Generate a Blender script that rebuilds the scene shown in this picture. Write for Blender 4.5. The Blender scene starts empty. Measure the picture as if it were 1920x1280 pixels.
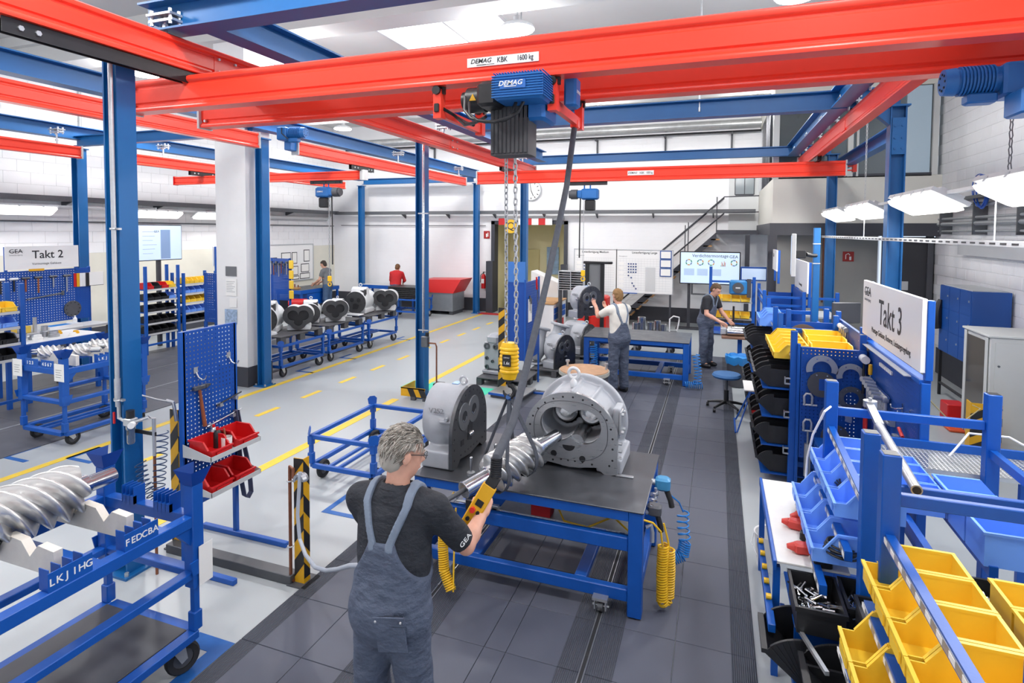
import bpy, math, random
import numpy as np
from mathutils import Matrix, Vector
R=math.radians; rnd=random.Random(7)
SC=bpy.context.scene; COL=SC.collection
# ---------------- camera ----------------
F,PY,PX=1071.3,478.7,960.0
def _cam():
    yaw,pit,rol=R(19.82),R(2.437),R(.358)
    r=np.array([math.cos(yaw),math.sin(yaw),0]);f0=np.array([-math.sin(yaw),math.cos(yaw),0]);u0=np.array([0,0,1.])
    f=f0*math.cos(pit)-u0*math.sin(pit);u=u0*math.cos(pit)+f0*math.sin(pit)
    return r*math.cos(rol)+u*math.sin(rol),u*math.cos(rol)-r*math.sin(rol),f
_r,_u,_f=_cam()
cd=bpy.data.cameras.new('camera');cam=bpy.data.objects.new('camera',cd);COL.objects.link(cam)
cam.matrix_world=Matrix(((_r[0],_u[0],-_f[0],0),(_r[1],_u[1],-_f[1],0),(_r[2],_u[2],-_f[2],2.772),(0,0,0,1)))
cd.sensor_width=36;cd.lens=F/1920*36;cd.shift_y=(PY-640)/1920;cd.clip_start=.05;cd.clip_end=200
SC.camera=cam
SC.view_settings.view_transform='Standard';SC.view_settings.look='None';SC.view_settings.gamma=1;SC.view_settings.use_curve_mapping=False
SC.view_settings.exposure=0.1
w=bpy.data.worlds.new('world');SC.world=w;w.use_nodes=True
w.node_tree.nodes['Background'].inputs[0].default_value=(.75,.85,1,1);w.node_tree.nodes['Background'].inputs[1].default_value=1.0
SC.cycles.max_bounces=7;SC.cycles.diffuse_bounces=4;SC.cycles.glossy_bounces=3;SC.cycles.transmission_bounces=4;SC.cycles.sample_clamp_indirect=6
SC.cycles.caustics_reflective=False;SC.cycles.caustics_refractive=False
# high-bay lamps: positions of the pendant fittings (bodies are built further down)
LAMPS=[(x,y,5.9) for y in (2.0,8.5,15.0) for x in (-11.0,-7.0,-3.0,.9)]
for i,(x,y,z) in enumerate(LAMPS):
    for kind,e in (('SPOT',160),('POINT',112)):   # wide downward beam plus an added point light that brightens ceiling and upper walls
        l=bpy.data.lights.new('high_bay_light',kind);l.shadow_soft_size=.2;l.energy=e;l.color=(1,.98,.96)
        if kind=='SPOT':l.spot_size=R(176);l.spot_blend=.2
        o=bpy.data.objects.new('high_bay_light',l);COL.objects.link(o);o.location=(x,y,z-(.06 if kind=='SPOT' else .28))
# ---------------- materials ----------------
def lin(h):
    if isinstance(h,str):
        h=h.lstrip('#');c=[int(h[i:i+2],16)/255 for i in (0,2,4)]
    else:c=h
    return tuple(((v+.055)/1.055)**2.4 if v>.04045 else v/12.92 for v in c)+(1,)
MATS={}
def mat(name,col,rough=.5,metal=0,var=0.,vs=6.,bump=0.,bs=60.,spec=.5,coat=0.,emit=None,es=1.,alpha=1,trans=0,rv=0.,stretch=None):
    if name in MATS:return MATS[name]
    m=bpy.data.materials.new(name);m.use_nodes=True;nt=m.node_tree;b=nt.nodes['Principled BSDF']
    c=lin(col);b.inputs['Base Color'].default_value=c;b.inputs['Roughness'].default_value=rough;b.inputs['Metallic'].default_value=metal
    b.inputs['Specular IOR Level'].default_value=spec;b.inputs['Coat Weight'].default_value=coat;b.inputs['Coat Roughness'].default_value=.15
    if emit:b.inputs['Emission Color'].default_value=lin(emit);b.inputs['Emission Strength'].default_value=es
    if trans:b.inputs['Transmission Weight'].default_value=trans
    b.inputs['Alpha'].default_value=alpha
    if var or bump or rv:
        tc=nt.nodes.new('ShaderNodeTexCoord');src=tc.outputs['Object']
        if stretch:
            mp=nt.nodes.new('ShaderNodeMapping');mp.inputs['Scale'].default_value=stretch;nt.links.new(src,mp.inputs[0]);src=mp.outputs[0]
        if var or rv:
            n=nt.nodes.new('ShaderNodeTexNoise');n.inputs['Scale'].default_value=vs;n.inputs['Detail'].default_value=6;n.inputs['Roughness'].default_value=.65
            nt.links.new(src,n.inputs[0])
        if var:
            rp=nt.nodes.new('ShaderNodeValToRGB');e=rp.color_ramp.elements
            e[0].position=.3;e[1].position=.7
            e[0].color=tuple(min(1,v*(1-var)) for v in c[:3])+(1,);e[1].color=tuple(min(1,v*(1+var*.7)+.02*var) for v in c[:3])+(1,)
            nt.links.new(n.outputs[0],rp.inputs[0]);nt.links.new(rp.outputs[0],b.inputs['Base Color'])
        if rv:
            mr=nt.nodes.new('ShaderNodeMapRange');mr.inputs[1].default_value=.3;mr.inputs[2].default_value=.7
            mr.inputs[3].default_value=max(.03,rough-rv);mr.inputs[4].default_value=min(1,rough+rv)
            nt.links.new(n.outputs[0],mr.inputs[0]);nt.links.new(mr.outputs[0],b.inputs['Roughness'])
        if bump:
            n2=nt.nodes.new('ShaderNodeTexNoise');n2.inputs['Scale'].default_value=bs;n2.inputs['Detail'].default_value=4
            nt.links.new(src,n2.inputs[0])
            bp=nt.nodes.new('ShaderNodeBump');bp.inputs['Strength'].default_value=bump;bp.inputs['Distance'].default_value=.01 if bs>30 else .03
            nt.links.new(n2.outputs[0],bp.inputs['Height']);nt.links.new(bp.outputs[0],b.inputs['Normal'])
    MATS[name]=m;return m
RED=mat('crane_red','#f4432f',.34,0,.03,2,spec=.45)
BLUE=mat('steel_blue','#0f609f',.42,0,.05,3,.03,90)
BLUE2=mat('cart_blue','#0652ac',.4,0,.09,4,.04,80)
PEG=mat('pegboard_blue','#0448a2',.42,0,.05,3)
HOIST=mat('hoist_blue','#1c66ad',.45,0,.05,5)
ZINC=mat('zinc','#c4c8cc',.38,.75,.08,30)
STEEL=mat('steel','#b9bcc0',.36,.85,.06,20,rv=.08)
DSTEEL=mat('dark_steel','#6f7276',.38,.85,.12,25,rv=.1)
CHROME=mat('polished_steel','#d8dadc',.16,1.,0,20,rv=.06)
MACH=mat('machined_steel','#b0b3b7',.33,.85,.05,9,rv=.1,stretch=(1,1,8))
CAST=mat('cast_grey_paint','#a9adb4',.5,.1,.07,7,.08,70)
CASTW=mat('cast_light_paint','#d3d6d8',.42,.05,.06,7,.08,70)
BLACK=mat('black_plastic','#1b1c20',.42,0,.1,9)
RUBBER=mat('rubber','#232427',.75,0,.12,15)
DGREY=mat('dark_grey','#4a4c52',.55,0,.06,8)
ANTH=mat('anthracite','#3b3d45',.5,0,.05,6)
YEL=mat('bin_yellow','#f8d03e',.42,0,.04,3)
BBLUE=mat('bin_blue','#74a8ff',.42,0,.04,3)
BRED=mat('bin_red','#c8161a',.42,0,.05,4)
HAZY=mat('hazard_yellow','#e0a812',.5,0,.08,6)
HAZK=mat('hazard_black','#1d1d20',.5,0,.08,6)
WHITE=mat('white_paint','#e9eaea',.5,0,.03,3)
PAPER=mat('paper','#f1f1ee',.7)
BOARD=mat('sign_white','#eeefef',.35)
INK=mat('ink_dark','#26282c',.5)
GINK=mat('ink_grey','#8a8d92',.6)
WOOD=mat('wood','#b98d5c',.55,0,.25,5,.05,40,stretch=(1,8,8))
HANDLE=mat('hammer_handle','#8a4a2a',.5,0,.3,12,stretch=(1,1,.2))
COPPER=mat('copper_pipe','#8d5a44',.4,.7,.2,12)
YHOSE=mat('yellow_hose','#efbf25',.38)
BHOSE=mat('blue_hose','#1e7fd0',.35)
GHOSE=mat('grey_hose','#b9c2cf',.35,trans=.2)
GLASS=mat('glass','#dfe8ea',.05,0,trans=.9)
NYLON=mat('nylon_block','#ddd9d0',.5,0,.1,8)
LGREY=mat('light_grey','#c3c6c8',.45,0,.03,4)
SKIN=mat('skin','#d3a08a',.5,0,.08,14,.05,90)
NAVY=mat('navy_cotton','#23272f',.85,0,.1,10,.7,13,stretch=(1,1,1.6))
OVER=mat('grey_overall','#4e586c',.75,0,.12,7,.8,15,stretch=(1,1,1.5));STRP=mat('strap_light','#748193',.8,0,.1,20,.1,160)
# ---------------- mesh helpers ----------------
def T(x=0,y=0,z=0):return Matrix.Translation((x,y,z))
def RX(a):return Matrix.Rotation(a,4,'X')
def RY(a):return Matrix.Rotation(a,4,'Y')
def RZ(a):return Matrix.Rotation(a,4,'Z')
def frame(p,xd,yd):   # matrix with origin p, x along xd, y near yd
    x=Vector(xd).normalized();z=x.cross(Vector(yd)).normalized();y=z.cross(x)
    return Matrix(((x.x,y.x,z.x,p[0]),(x.y,y.y,z.y,p[1]),(x.z,y.z,z.z,p[2]),(0,0,0,1)))
def along(a,b):       # matrix with origin a, z toward b
    a=Vector(a);d=Vector(b)-a;return Matrix.Translation(a)@d.to_track_quat('Z','Y').to_matrix().to_4x4(),d.length
class MB:
    def __init__(s,M=None):s.v=[];s.f=[];s.M=M
    def add(s,vs,fs,M=None):
        n=len(s.v)
        if M is not None and s.M is not None:M=s.M@M
        elif M is None:M=s.M
        if M is not None:vs=[tuple(M@Vector(p)) for p in vs]
        s.v+=[tuple(p) for p in vs];s.f+=[tuple(i+n for i in f) for f in fs];return s
    def box(s,x0,x1,y0,y1,z0,z1,M=None):
        if x0>x1:x0,x1=x1,x0
        if y0>y1:y0,y1=y1,y0
        if z0>z1:z0,z1=z1,z0
        return s.add([(x0,y0,z0),(x1,y0,z0),(x1,y1,z0),(x0,y1,z0),(x0,y0,z1),(x1,y0,z1),(x1,y1,z1),(x0,y1,z1)],
          [(3,2,1,0),(4,5,6,7),(0,1,5,4),(1,2,6,5),(2,3,7,6),(3,0,4,7)],M)
    def cbox(s,c,sz,M=None):
        return s.box(c[0]-sz[0]/2,c[0]+sz[0]/2,c[1]-sz[1]/2,c[1]+sz[1]/2,c[2]-sz[2]/2,c[2]+sz[2]/2,M)
    def bbox(s,x0,x1,y0,y1,z0,z1,b=.01,M=None):   # box with chamfered vertical + top edges
        pl=[(x0+b,y0),(x1-b,y0),(x1,y0+b),(x1,y1-b),(x1-b,y1),(x0+b,y1),(x0,y1-b),(x0,y0+b)]
        pi=[(x0+2*b,y0+b),(x1-2*b,y0+b),(x1-b,y0+2*b),(x1-b,y1-2*b),(x1-2*b,y1-b),(x0+2*b,y1-b),(x0+b,y1-2*b),(x0+b,y0+2*b)]
        vs=[(x,y,z0+b) for x,y in pl]+[(x,y,z1-b) for x,y in pl]+[(x,y,z1) for x,y in pi]+[(x,y,z0) for x,y in pi]
        fs=[]
        for i in range(8):
            j=(i+1)%8;fs+=[(i,j,8+j,8+i),(8+i,8+j,16+j,16+i),(24+i,24+j,j,i)]
        fs+=[tuple(range(16,24)),tuple(reversed(range(24,32)))]
        return s.add(vs,fs,M)
    def prism(s,poly,z0,z1,M=None):
        n=len(poly);A=sum(poly[i][0]*poly[(i+1)%n][1]-poly[(i+1)%n][0]*poly[i][1] for i in range(n))
        if A<0:poly=poly[::-1]
        return s.add([(x,y,z0) for x,y in poly]+[(x,y,z1) for x,y in poly],
          [tuple(reversed(range(n))),tuple(range(n,2*n))]+[(i,(i+1)%n,n+(i+1)%n,n+i) for i in range(n)],M)
    def ring(s,outer,inner,z0,z1,M=None):   # plate between two loops of equal count
        n=len(outer)
        vs=[(x,y,z0) for x,y in outer]+[(x,y,z0) for x,y in inner]+[(x,y,z1) for x,y in outer]+[(x,y,z1) for x,y in inner]
        fs=[]
        for i in range(n):
            j=(i+1)%n;fs+=[(i,n+i,n+j,j),(2*n+i,2*n+j,3*n+j,3*n+i),(i,j,2*n+j,2*n+i),(n+i,3*n+i,3*n+j,n+j)]
        return s.add(vs,fs,M)
    def cyl(s,a,b,r,n=12,r2=None,caps=True):
        M,L=along(a,b);r2=r if r2 is None else r2
        vs=[(r*math.cos(2*math.pi*i/n),r*math.sin(2*math.pi*i/n),0) for i in range(n)]+[(r2*math.cos(2*math.pi*i/n),r2*math.sin(2*math.pi*i/n),L) for i in range(n)]
        fs=[(i,(i+1)%n,n+(i+1)%n,n+i) for i in range(n)]
        if caps:fs+=[tuple(reversed(range(n))),tuple(range(n,2*n))]
        return s.add(vs,fs,M)
    def lathe(s,prof,n=24,M=None,closed=False,a0=0,a1=2*math.pi):  # prof: (r,z)
        k=len(prof);full=abs(a1-a0-2*math.pi)<1e-6;m=n if full else n+1
        vs=[];fs=[]
        for i in range(m):
            a=a0+(a1-a0)*i/n
            vs+=[(r*math.cos(a),r*math.sin(a),z) for r,z in prof]
        for i in range(n):
            j=(i+1)%m
            for q in range(k if closed else k-1):
                q2=(q+1)%k;fs.append((i*k+q,j*k+q,j*k+q2,i*k+q2))
        if not closed and full:
            if prof[0][0]>1e-6:fs.append(tuple(reversed([i*k for i in range(m)])))
            if prof[-1][0]>1e-6:fs.append(tuple(i*k+k-1 for i in range(m)))
        return s.add(vs,fs,M)
    def tube(s,pts,r,n=8,closed=False,caps=True):
        P=[Vector(p) for p in pts];k=len(P);rs=r if isinstance(r,(list,tuple)) else [r]*k
        vs=[];fs=[];up=None
        for i in range(k):
            d=(P[(i+1)%k]-P[i-1]) if closed else (P[min(i+1,k-1)]-P[max(i-1,0)])
            d=d.normalized() if d.length>1e-9 else Vector((0,0,1))
            if up is None:
                up=Vector((0,0,1)) if abs(d.z)<.9 else Vector((1,0,0))
            x=up.cross(d)
            if x.length<1e-6:x=Vector((1,0,0)).cross(d)
            x.normalize();y=d.cross(x);up=y
            for q in range(n):
                a=2*math.pi*q/n;vs.append(P[i]+x*(rs[i]*math.cos(a))+y*(rs[i]*math.sin(a)))
        for i in range(k if closed else k-1):
            j=(i+1)%k
            for q in range(n):
                q2=(q+1)%n;fs.append((i*n+q,i*n+q2,j*n+q2,j*n+q))
        if caps and not closed:fs+=[tuple(reversed(range(n))),tuple(range((k-1)*n,k*n))]
        return s.add(vs,fs)
    def bar(s,a,b,w,h=None,up=(0,0,1)):  # rectangular bar from a to b
        h=w if h is None else h;a=Vector(a);b=Vector(b);d=b-a
        u=Vector(up)
        if abs(d.normalized().dot(u))>.99:u=Vector((0,1,0))
        M=frame(a,d,u);
        # frame: x along, y ~ up , z side
        return s.box(0,d.length,-h/2,h/2,-w/2,w/2,M)
    def sph(s,c,r,n=12,m=8,sc=(1,1,1),M=None):
        vs=[];fs=[]
        for i in range(m+1):
            t=math.pi*i/m
            for j in range(n):
                a=2*math.pi*j/n;vs.append((c[0]+sc[0]*r*math.sin(t)*math.cos(a),c[1]+sc[1]*r*math.sin(t)*math.sin(a),c[2]+sc[2]*r*math.cos(t)))
        for i in range(m):
            for j in range(n):fs.append((i*n+j,(i+1)*n+j,(i+1)*n+(j+1)%n,i*n+(j+1)%n))
        return s.add(vs,fs,M)
    def torus(s,c,R_,r,n=24,m=8,M=None):
        return s.lathe([(R_+r*math.cos(2*math.pi*q/m),r*math.sin(2*math.pi*q/m)) for q in range(m)],n,(T(*c)@M) if M is not None else T(*c),True)
def mesh(mb,name,mt,smooth=32):
    me=bpy.data.meshes.new(name);me.from_pydata(mb.v,[],mb.f);me.update()
    if mt is not None:
        for q in (mt if isinstance(mt,(list,tuple)) else [mt]):me.materials.append(q)
    if smooth:
        me.shade_smooth();me.set_sharp_from_angle(angle=R(smooth))
    return me
MULTI={'bolt','clip','fan_slot','cooling_fins','anchor_bolt','divider','print_line','side_bolt','comb_rack','bend_relief','stripe','slot'}
def ob(name,mb,mt=None,parent=None,M=None,smooth=32):
    me=mb if isinstance(mb,bpy.types.Mesh) else mesh(mb,name,mt,smooth)
    o=bpy.data.objects.new(name,me);COL.objects.link(o)
    if parent is not None:o.parent=parent
    if M is not None:o.matrix_local=M
    if name in MULTI and parent is not None and name!='stripe':o['kind']='stuff'
    return o
def tag(o,label,cat,group=None):
    o['label']=label;o['category']=cat
    if group:o['group']=group
    return o
def thing(name,label,cat,loc=(0,0,0),rz=0,group=None):
    o=bpy.data.objects.new(name,None);COL.objects.link(o);o.location=loc;o.rotation_euler=(0,0,rz);o.empty_display_size=.1
    return tag(o,label,cat,group)
def struct(o):o['kind']='structure';return o
def dup(src,loc=None,rz=None,label=None,group=None):
    r=src.copy();COL.objects.link(r)
    if loc is not None:r.location=loc
    if rz is not None:r.rotation_euler=(0,0,rz)
    if label:r['label']=label
    if group:r['group']=group
    for ch in list(src.children):
        c=ch.copy();COL.objects.link(c);c.parent=r
        for g in list(ch.children):
            d=g.copy();COL.objects.link(d);d.parent=c
    return r
TXT={}
def text(body,size,mt,parent,M,name='lettering',ext=.0006,bold=0,align='CENTER',sx=1.,shear=0):
    k=(body,bold,align,shear,ext/size,mt.name)
    if k not in TXT:
        c=bpy.data.curves.new('t','FONT');c.body=body;c.size=1;c.align_x=align;c.align_y='CENTER';c.extrude=ext/size;c.offset=bold;c.shear=shear;c.resolution_u=3
        o=bpy.data.objects.new('t',c);COL.objects.link(o);dg=bpy.context.evaluated_depsgraph_get()
        me=bpy.data.meshes.new_from_object(o.evaluated_get(dg));me.materials.clear();me.materials.append(mt)
        bpy.data.objects.remove(o);bpy.data.curves.remove(c);TXT[k]=me
    o=bpy.data.objects.new(name,TXT[k]);COL.objects.link(o);o.parent=parent
    o.matrix_local=M@Matrix.Diagonal((size*sx,size,size,1));return o
# implicit surfaces (smooth blends of capsules / ellipsoids) meshed with surface nets
def nets(fn,lo,hi,h):
    lo=np.array(lo,float);hi=np.array(hi,float);n=np.maximum(np.ceil((hi-lo)/h).astype(int)+1,3)
    ax=[lo[i]+h*np.arange(n[i]) for i in range(3)]
    G=np.stack(np.meshgrid(*ax,indexing='ij'),-1);V=fn(G)
    V[0]=V[-1]=1;V[:,0]=V[:,-1]=1;V[:,:,0]=V[:,:,-1]=1
    s=V<0;c=n-1
    acc=np.zeros(tuple(c)+(3,));cnt=np.zeros(tuple(c))
    sl=lambda o:tuple(slice(o[i],o[i]+c[i]) for i in range(3))
    for a in range(3):
        o1,o2=[i for i in range(3) if i!=a]
        for p in (0,1):
            for q in (0,1):
                off=[0,0,0];off[o1]=p;off[o2]=q;of2=list(off);of2[a]=1
                v0=V[sl(off)];v1=V[sl(of2)];m=(v0<0)!=(v1<0)
                t=np.where(m,v0/np.where(m,v0-v1,1),0)
                for d in range(3):acc[...,d]+=np.where(m,(t if d==a else off[d]),0)
                cnt+=m
    act=cnt>0;idx=-np.ones(tuple(c),int);idx[act]=np.arange(act.sum())
    base=np.argwhere(act);vs=lo+h*(base+acc[act]/cnt[act][:,None])
    fs=[]
    for a in range(3):
        o1,o2=(a+1)%3,(a+2)%3
        sa=[slice(1,c[i]) for i in range(3)];sb=[slice(1,c[i]) for i in range(3)]
        sa[a]=slice(0,c[a]);sb[a]=slice(1,c[a]+1)
        A=s[tuple(sa)];B=s[tuple(sb)];m=A!=B
        e=np.argwhere(m)
        if len(e)==0:continue
        g=e.copy();g[:,o1]+=1;g[:,o2]+=1
        def cell(d1,d2):
            k=g.copy();k[:,o1]-=d1;k[:,o2]-=d2;return idx[k[:,0],k[:,1],k[:,2]]
        q=np.stack([cell(1,1),cell(0,1),cell(0,0),cell(1,0)],1)
        fl=~A[m];q[fl]=q[fl][:,::-1];fs.append(q)
    return vs,np.concatenate(fs)
def smin(a,b,k):
    h=np.clip(.5+.5*(b-a)/k,0,1);return b*(1-h)+a*h-k*h*(1-h)
def cap(P,a,b,ra,rb=None):
    rb=ra if rb is None else rb;a=np.array(a,float);b=np.array(b,float);ba=b-a;pa=P-a
    t=np.clip(pa@ba/max(ba@ba,1e-9),0,1);return np.linalg.norm(pa-t[...,None]*ba,axis=-1)-(ra+(rb-ra)*t)
def ell(P,c,r,M=None):
    q=P-np.array(c,float)
    if M is not None:q=q@np.array(M)
    r=np.array(r,float);k0=np.linalg.norm(q/r,axis=-1);k1=np.linalg.norm(q/r**2,axis=-1);return k0*(k0-1)/np.maximum(k1,1e-6)
def sbox(P,c,r,rad=.01,M=None):
    q=P-np.array(c,float)
    if M is not None:q=q@np.array(M)
    q=np.abs(q)-(np.array(r,float)-rad)
    return np.linalg.norm(np.maximum(q,0),axis=-1)+np.minimum(q.max(-1),0)-rad
def scyl(P,a,b,r):
    a=np.array(a,float);b=np.array(b,float);ba=b-a;L=np.linalg.norm(ba);u=ba/L;pa=P-a;h=pa@u
    d=np.linalg.norm(pa-h[...,None]*u,axis=-1)-r;e=np.abs(h-L/2)-L/2
    return np.minimum(np.maximum(d,e),0)+np.sqrt(np.maximum(d,0)**2+np.maximum(e,0)**2)
def netmesh(name,fn,lo,hi,h,mt,sm=2):
    vs,fs=nets(fn,lo,hi,h)
    for _ in range(sm):   # light Laplacian smoothing
        e=np.concatenate([fs[:,[0,1]],fs[:,[1,2]],fs[:,[2,3]],fs[:,[3,0]]]);ac=np.zeros_like(vs);ct=np.zeros(len(vs))
        np.add.at(ac,e[:,0],vs[e[:,1]]);np.add.at(ac,e[:,1],vs[e[:,0]]);np.add.at(ct,e[:,0],1);np.add.at(ct,e[:,1],1)
        vs=vs*.5+.5*ac/np.maximum(ct,1)[:,None]
    me=bpy.data.meshes.new(name);me.from_pydata(vs.tolist(),[],fs.tolist());me.update()
    for q in (mt if isinstance(mt,(list,tuple)) else [mt]):me.materials.append(q)
    me.shade_smooth();return me
# ---------------- setting ----------------
XL,XR,YB,YF,ZC=-13.77,4.17,18.2,-1.5,6.6
FLOOR=mat('floor_epoxy','#aeb4b7',.34,0,.025,.9,.01,40,spec=.4,rv=.05)
LINE=mat('floor_line_yellow','#ecc93f',.5,0,.1,9)
BLINE=mat('floor_line_blue','#1f5ea8',.5,0,.12,9)
GREENM=mat('floor_green','#3fcfa8',.55,0,.06,5)
fl=struct(ob('floor',MB().box(XL-.2,XR+.2,YF,YB+2.2,-.2,0),FLOOR))
def decal(name,poly,m,z=.003):return ob(name,MB().prism(poly,.0004,z),m,fl,smooth=0)
def rect(x0,x1,y0,y1):return [(x0,y0),(x1,y0),(x1,y1),(x0,y1)]
decal('lane_line',rect(-7.42,-7.31,1,17.9),LINE)
decal('lane_line',rect(-5.0,-4.87,1,8.1),LINE);decal('lane_line',rect(-5.0,-4.87,8.75,12.9),LINE)
for k in range(24):
    y=3.6+k*1.0;
    if y<16:decal('lane_dash',rect(-6.45,-6.36,y,y+.46),LINE)
decal('green_floor_patch',rect(-5.25,-3.65,8.75,9.25),GREENM,.002)
for a in ((-3.1,2.3,-2.99,2.75),(-3.3,2.75,-2.99,2.87)):
    decal('corner_mark',rect(a[0],a[2],a[1],a[3]),BLINE)
for x,y in ((-3.62,4.55),(-8.1,4.3),(-7.35,4.55),(-7.75,9.0),(-7.7,10.3),(-7.7,12.6),(-3.5,10.1),(-3.75,9.75)):
    decal('corner_mark',rect(x,x+.42,y,y+.06),BLINE);decal('corner_mark',rect(x,x+.06,y+.06,y+.4),BLINE)
decal('lane_mark',rect(0.0,.25,11.0,11.1),LINE)
decal('doorway_mat',rect(-7.5,-6.75,17.45,17.8),mat('red_mat','#b6282c',.7),.012)
# tiled walkway: rubber tiles with two slotted steel rails
def tile_mat(name,bands):
    m=mat(name,'#525663',.5,0,.1,2.2,spec=.35,rv=.1)
    nt=m.node_tree;b=nt.nodes['Principled BSDF'];g=nt.nodes.new('ShaderNodeNewGeometry');sx=nt.nodes.new('ShaderNodeSeparateXYZ');nt.links.new(g.outputs['Position'],sx.inputs[0])
    tot=None
    for lo,hi in bands:
        a=nt.nodes.new('ShaderNodeMath');a.operation='COMPARE';a.inputs[1].default_value=(lo+hi)/2;a.inputs[2].default_value=(hi-lo)/2;nt.links.new(sx.outputs[0],a.inputs[0])
        if tot is None:tot=a
        else:
            s=nt.nodes.new('ShaderNodeMath');s.operation='ADD';nt.links.new(tot.outputs[0],s.inputs[0]);nt.links.new(a.outputs[0],s.inputs[1]);tot=s
    w=nt.nodes.new('ShaderNodeMath');w.operation='MULTIPLY';w.inputs[1].default_value=2*math.pi/.0125;nt.links.new(sx.outputs[0],w.inputs[0])
    sn=nt.nodes.new('ShaderNodeMath');sn.operation='SINE';nt.links.new(w.outputs[0],sn.inputs[0])
    mu=nt.nodes.new('ShaderNodeMath');mu.operation='MULTIPLY';nt.links.new(sn.outputs[0],mu.inputs[0]);nt.links.new(tot.outputs[0],mu.inputs[1])
    bp=nt.nodes.new('ShaderNodeBump');bp.inputs['Strength'].default_value=.7;bp.inputs['Distance'].default_value=.004;nt.links.new(mu.outputs[0],bp.inputs['Height']);nt.links.new(bp.outputs[0],b.inputs['Normal'])
    rp=[n for n in nt.nodes if n.type=='VALTORGB'][0]
    mx=nt.nodes.new('ShaderNodeMix');mx.data_type='RGBA';mx.inputs[7].default_value=lin('#474b55');nt.links.new(tot.outputs[0],mx.inputs[0]);nt.links.new(rp.outputs[0],mx.inputs[6]);nt.links.new(mx.outputs[2],b.inputs['Base Color'])
    return m
TILE=tile_mat('rubber_tile',((-2.98,-2.83),(-2.16,-1.775),(-.91,-.56),(.135,.3)))
TX=[-2.98,-2.48,-1.985,-1.41,-1.257,-.75,-.218,.285];g_=.0035
tms=[mesh(MB().bbox(TX[i]+g_/2,TX[i+1]-g_/2,g_/2,.5-g_/2,0,.012,.0025),'floor_tile',TILE,0) for i in range(7)]
for j in range(24):
    y=1.41+j*.5
    for i in range(7):
        if i<2 and y>9.3:continue
        ob('floor_tile',tms[i],None,fl,T(0,y,0))
for x in (-1.985,-.75):
    for dx in (-.018,.012):ob('track_rail',MB().box(x+dx,x+dx+.007,1.4,13.3,.0,.0145),STEEL,fl,smooth=0)
    ob('track_slot',MB().box(x-.011,x+.012,1.4,13.3,.011,.0132),RUBBER,fl,smooth=0)
MATL=mat('mat_left','#55575f',.5,0,.12,1.5,spec=.35)
mls=mesh(MB().bbox(.002,1.0-.002,.002,1.0-.002,0,.01,.002),'floor_tile',MATL,0)
for i in range(4):
    for j in range(10):ob('floor_tile',mls,None,fl,T(-12.05+i,2.2+j,0))
for x in (-10.45,-9.2):ob('track_rail',MB().box(x-.02,x+.02,2.2,12.2,0,.0135),STEEL,fl,smooth=0)
# walls
WB=mat('wall_block_white','#edeef0',.6,0,.03,2,.08,30)
def brick_mat(name,col,bw,bh,axis):
    m=mat(name,col,.6,0,.025,1.2);nt=m.node_tree;b=nt.nodes['Principled BSDF']
    g=nt.nodes.new('ShaderNodeNewGeometry');sx=nt.nodes.new('ShaderNodeSeparateXYZ');cx=nt.nodes.new('ShaderNodeCombineXYZ')
    nt.links.new(g.outputs['Position'],sx.inputs[0]);nt.links.new(sx.outputs[axis],cx.inputs[0]);nt.links.new(sx.outputs[2],cx.inputs[1])
    br=nt.nodes.new('ShaderNodeTexBrick');br.inputs['Scale'].default_value=1;br.inputs['Brick Width'].default_value=bw;br.inputs['Row Height'].default_value=bh;br.inputs['Mortar Size'].default_value=.006
    br.inputs['Color1'].default_value=(1,1,1,1);br.inputs['Color2'].default_value=(1,1,1,1);br.inputs['Mortar'].default_value=(0,0,0,1);nt.links.new(cx.outputs[0],br.inputs[0])
    bp=nt.nodes.new('ShaderNodeBump');bp.inputs['Strength'].default_value=.45;bp.inputs['Distance'].default_value=.006;nt.links.new(br.outputs[0],bp.inputs['Height']);nt.links.new(bp.outputs[0],b.inputs['Normal']);return m
BRK=brick_mat('brick_white','#eff0f3',.25,.125,0)
bw=MB()   # back wall with doorway and upper door cut-out
bw.box(XL,-7.2,YB,YB+.25,0,ZC).box(-7.2,-4.7,YB,YB+.25,3.03,ZC).box(-4.7,XR,YB,YB+.25,0,ZC)
wb=struct(ob('wall_back',bw,BRK,smooth=0))
BAND=mat('wall_band','#3e4048',.6,0,.05,4)
struct(ob('baseboard_back',MB().box(XL,-7.32,YB-.012,YB,0,.45).box(-4.6,1.1,YB-.012,YB,0,.45),BAND,smooth=0))
# corridor behind the doorway
CREAM=mat('corridor_cream','#e8dfb4',.6,0,.03,3)
struct(ob('wall_corridor',MB().box(-7.5,-4.4,YB+2.0,YB+2.2,0,3.3).box(-7.5,-7.35,YB+.25,YB+2.2,0,3.3).box(-4.55,-4.4,YB+.25,YB+2.2,0,3.3).box(-7.5,-4.4,YB+.25,YB+2.2,3.1,3.3),CREAM,smooth=0))
dr=ob('door_1',MB().box(-7.3,-7.17,YB-.06,YB+.27,0,3.1).box(-4.74,-4.62,YB-.06,YB+.27,0,3.1).box(-7.3,-4.62,YB-.06,YB+.27,3.0,3.12),ANTH,smooth=0);struct(dr)
ob('door_guard',MB().box(-7.38,-7.14,YB-.32,YB-.05,0,1.75),ANTH,dr);ob('door_guard',MB().box(-4.78,-4.6,YB-.3,YB-.05,0,1.7),ANTH,dr)
ob('door_leaf',MB().box(-6.95,-6.2,YB+1.94,YB+2.0,0,2.1),mat('door_cream','#d6cb95',.5),dr)
ob('door_closer',MB().box(-7.0,-4.75,YB-.1,YB-.02,3.14,3.28),LGREY,dr)
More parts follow.
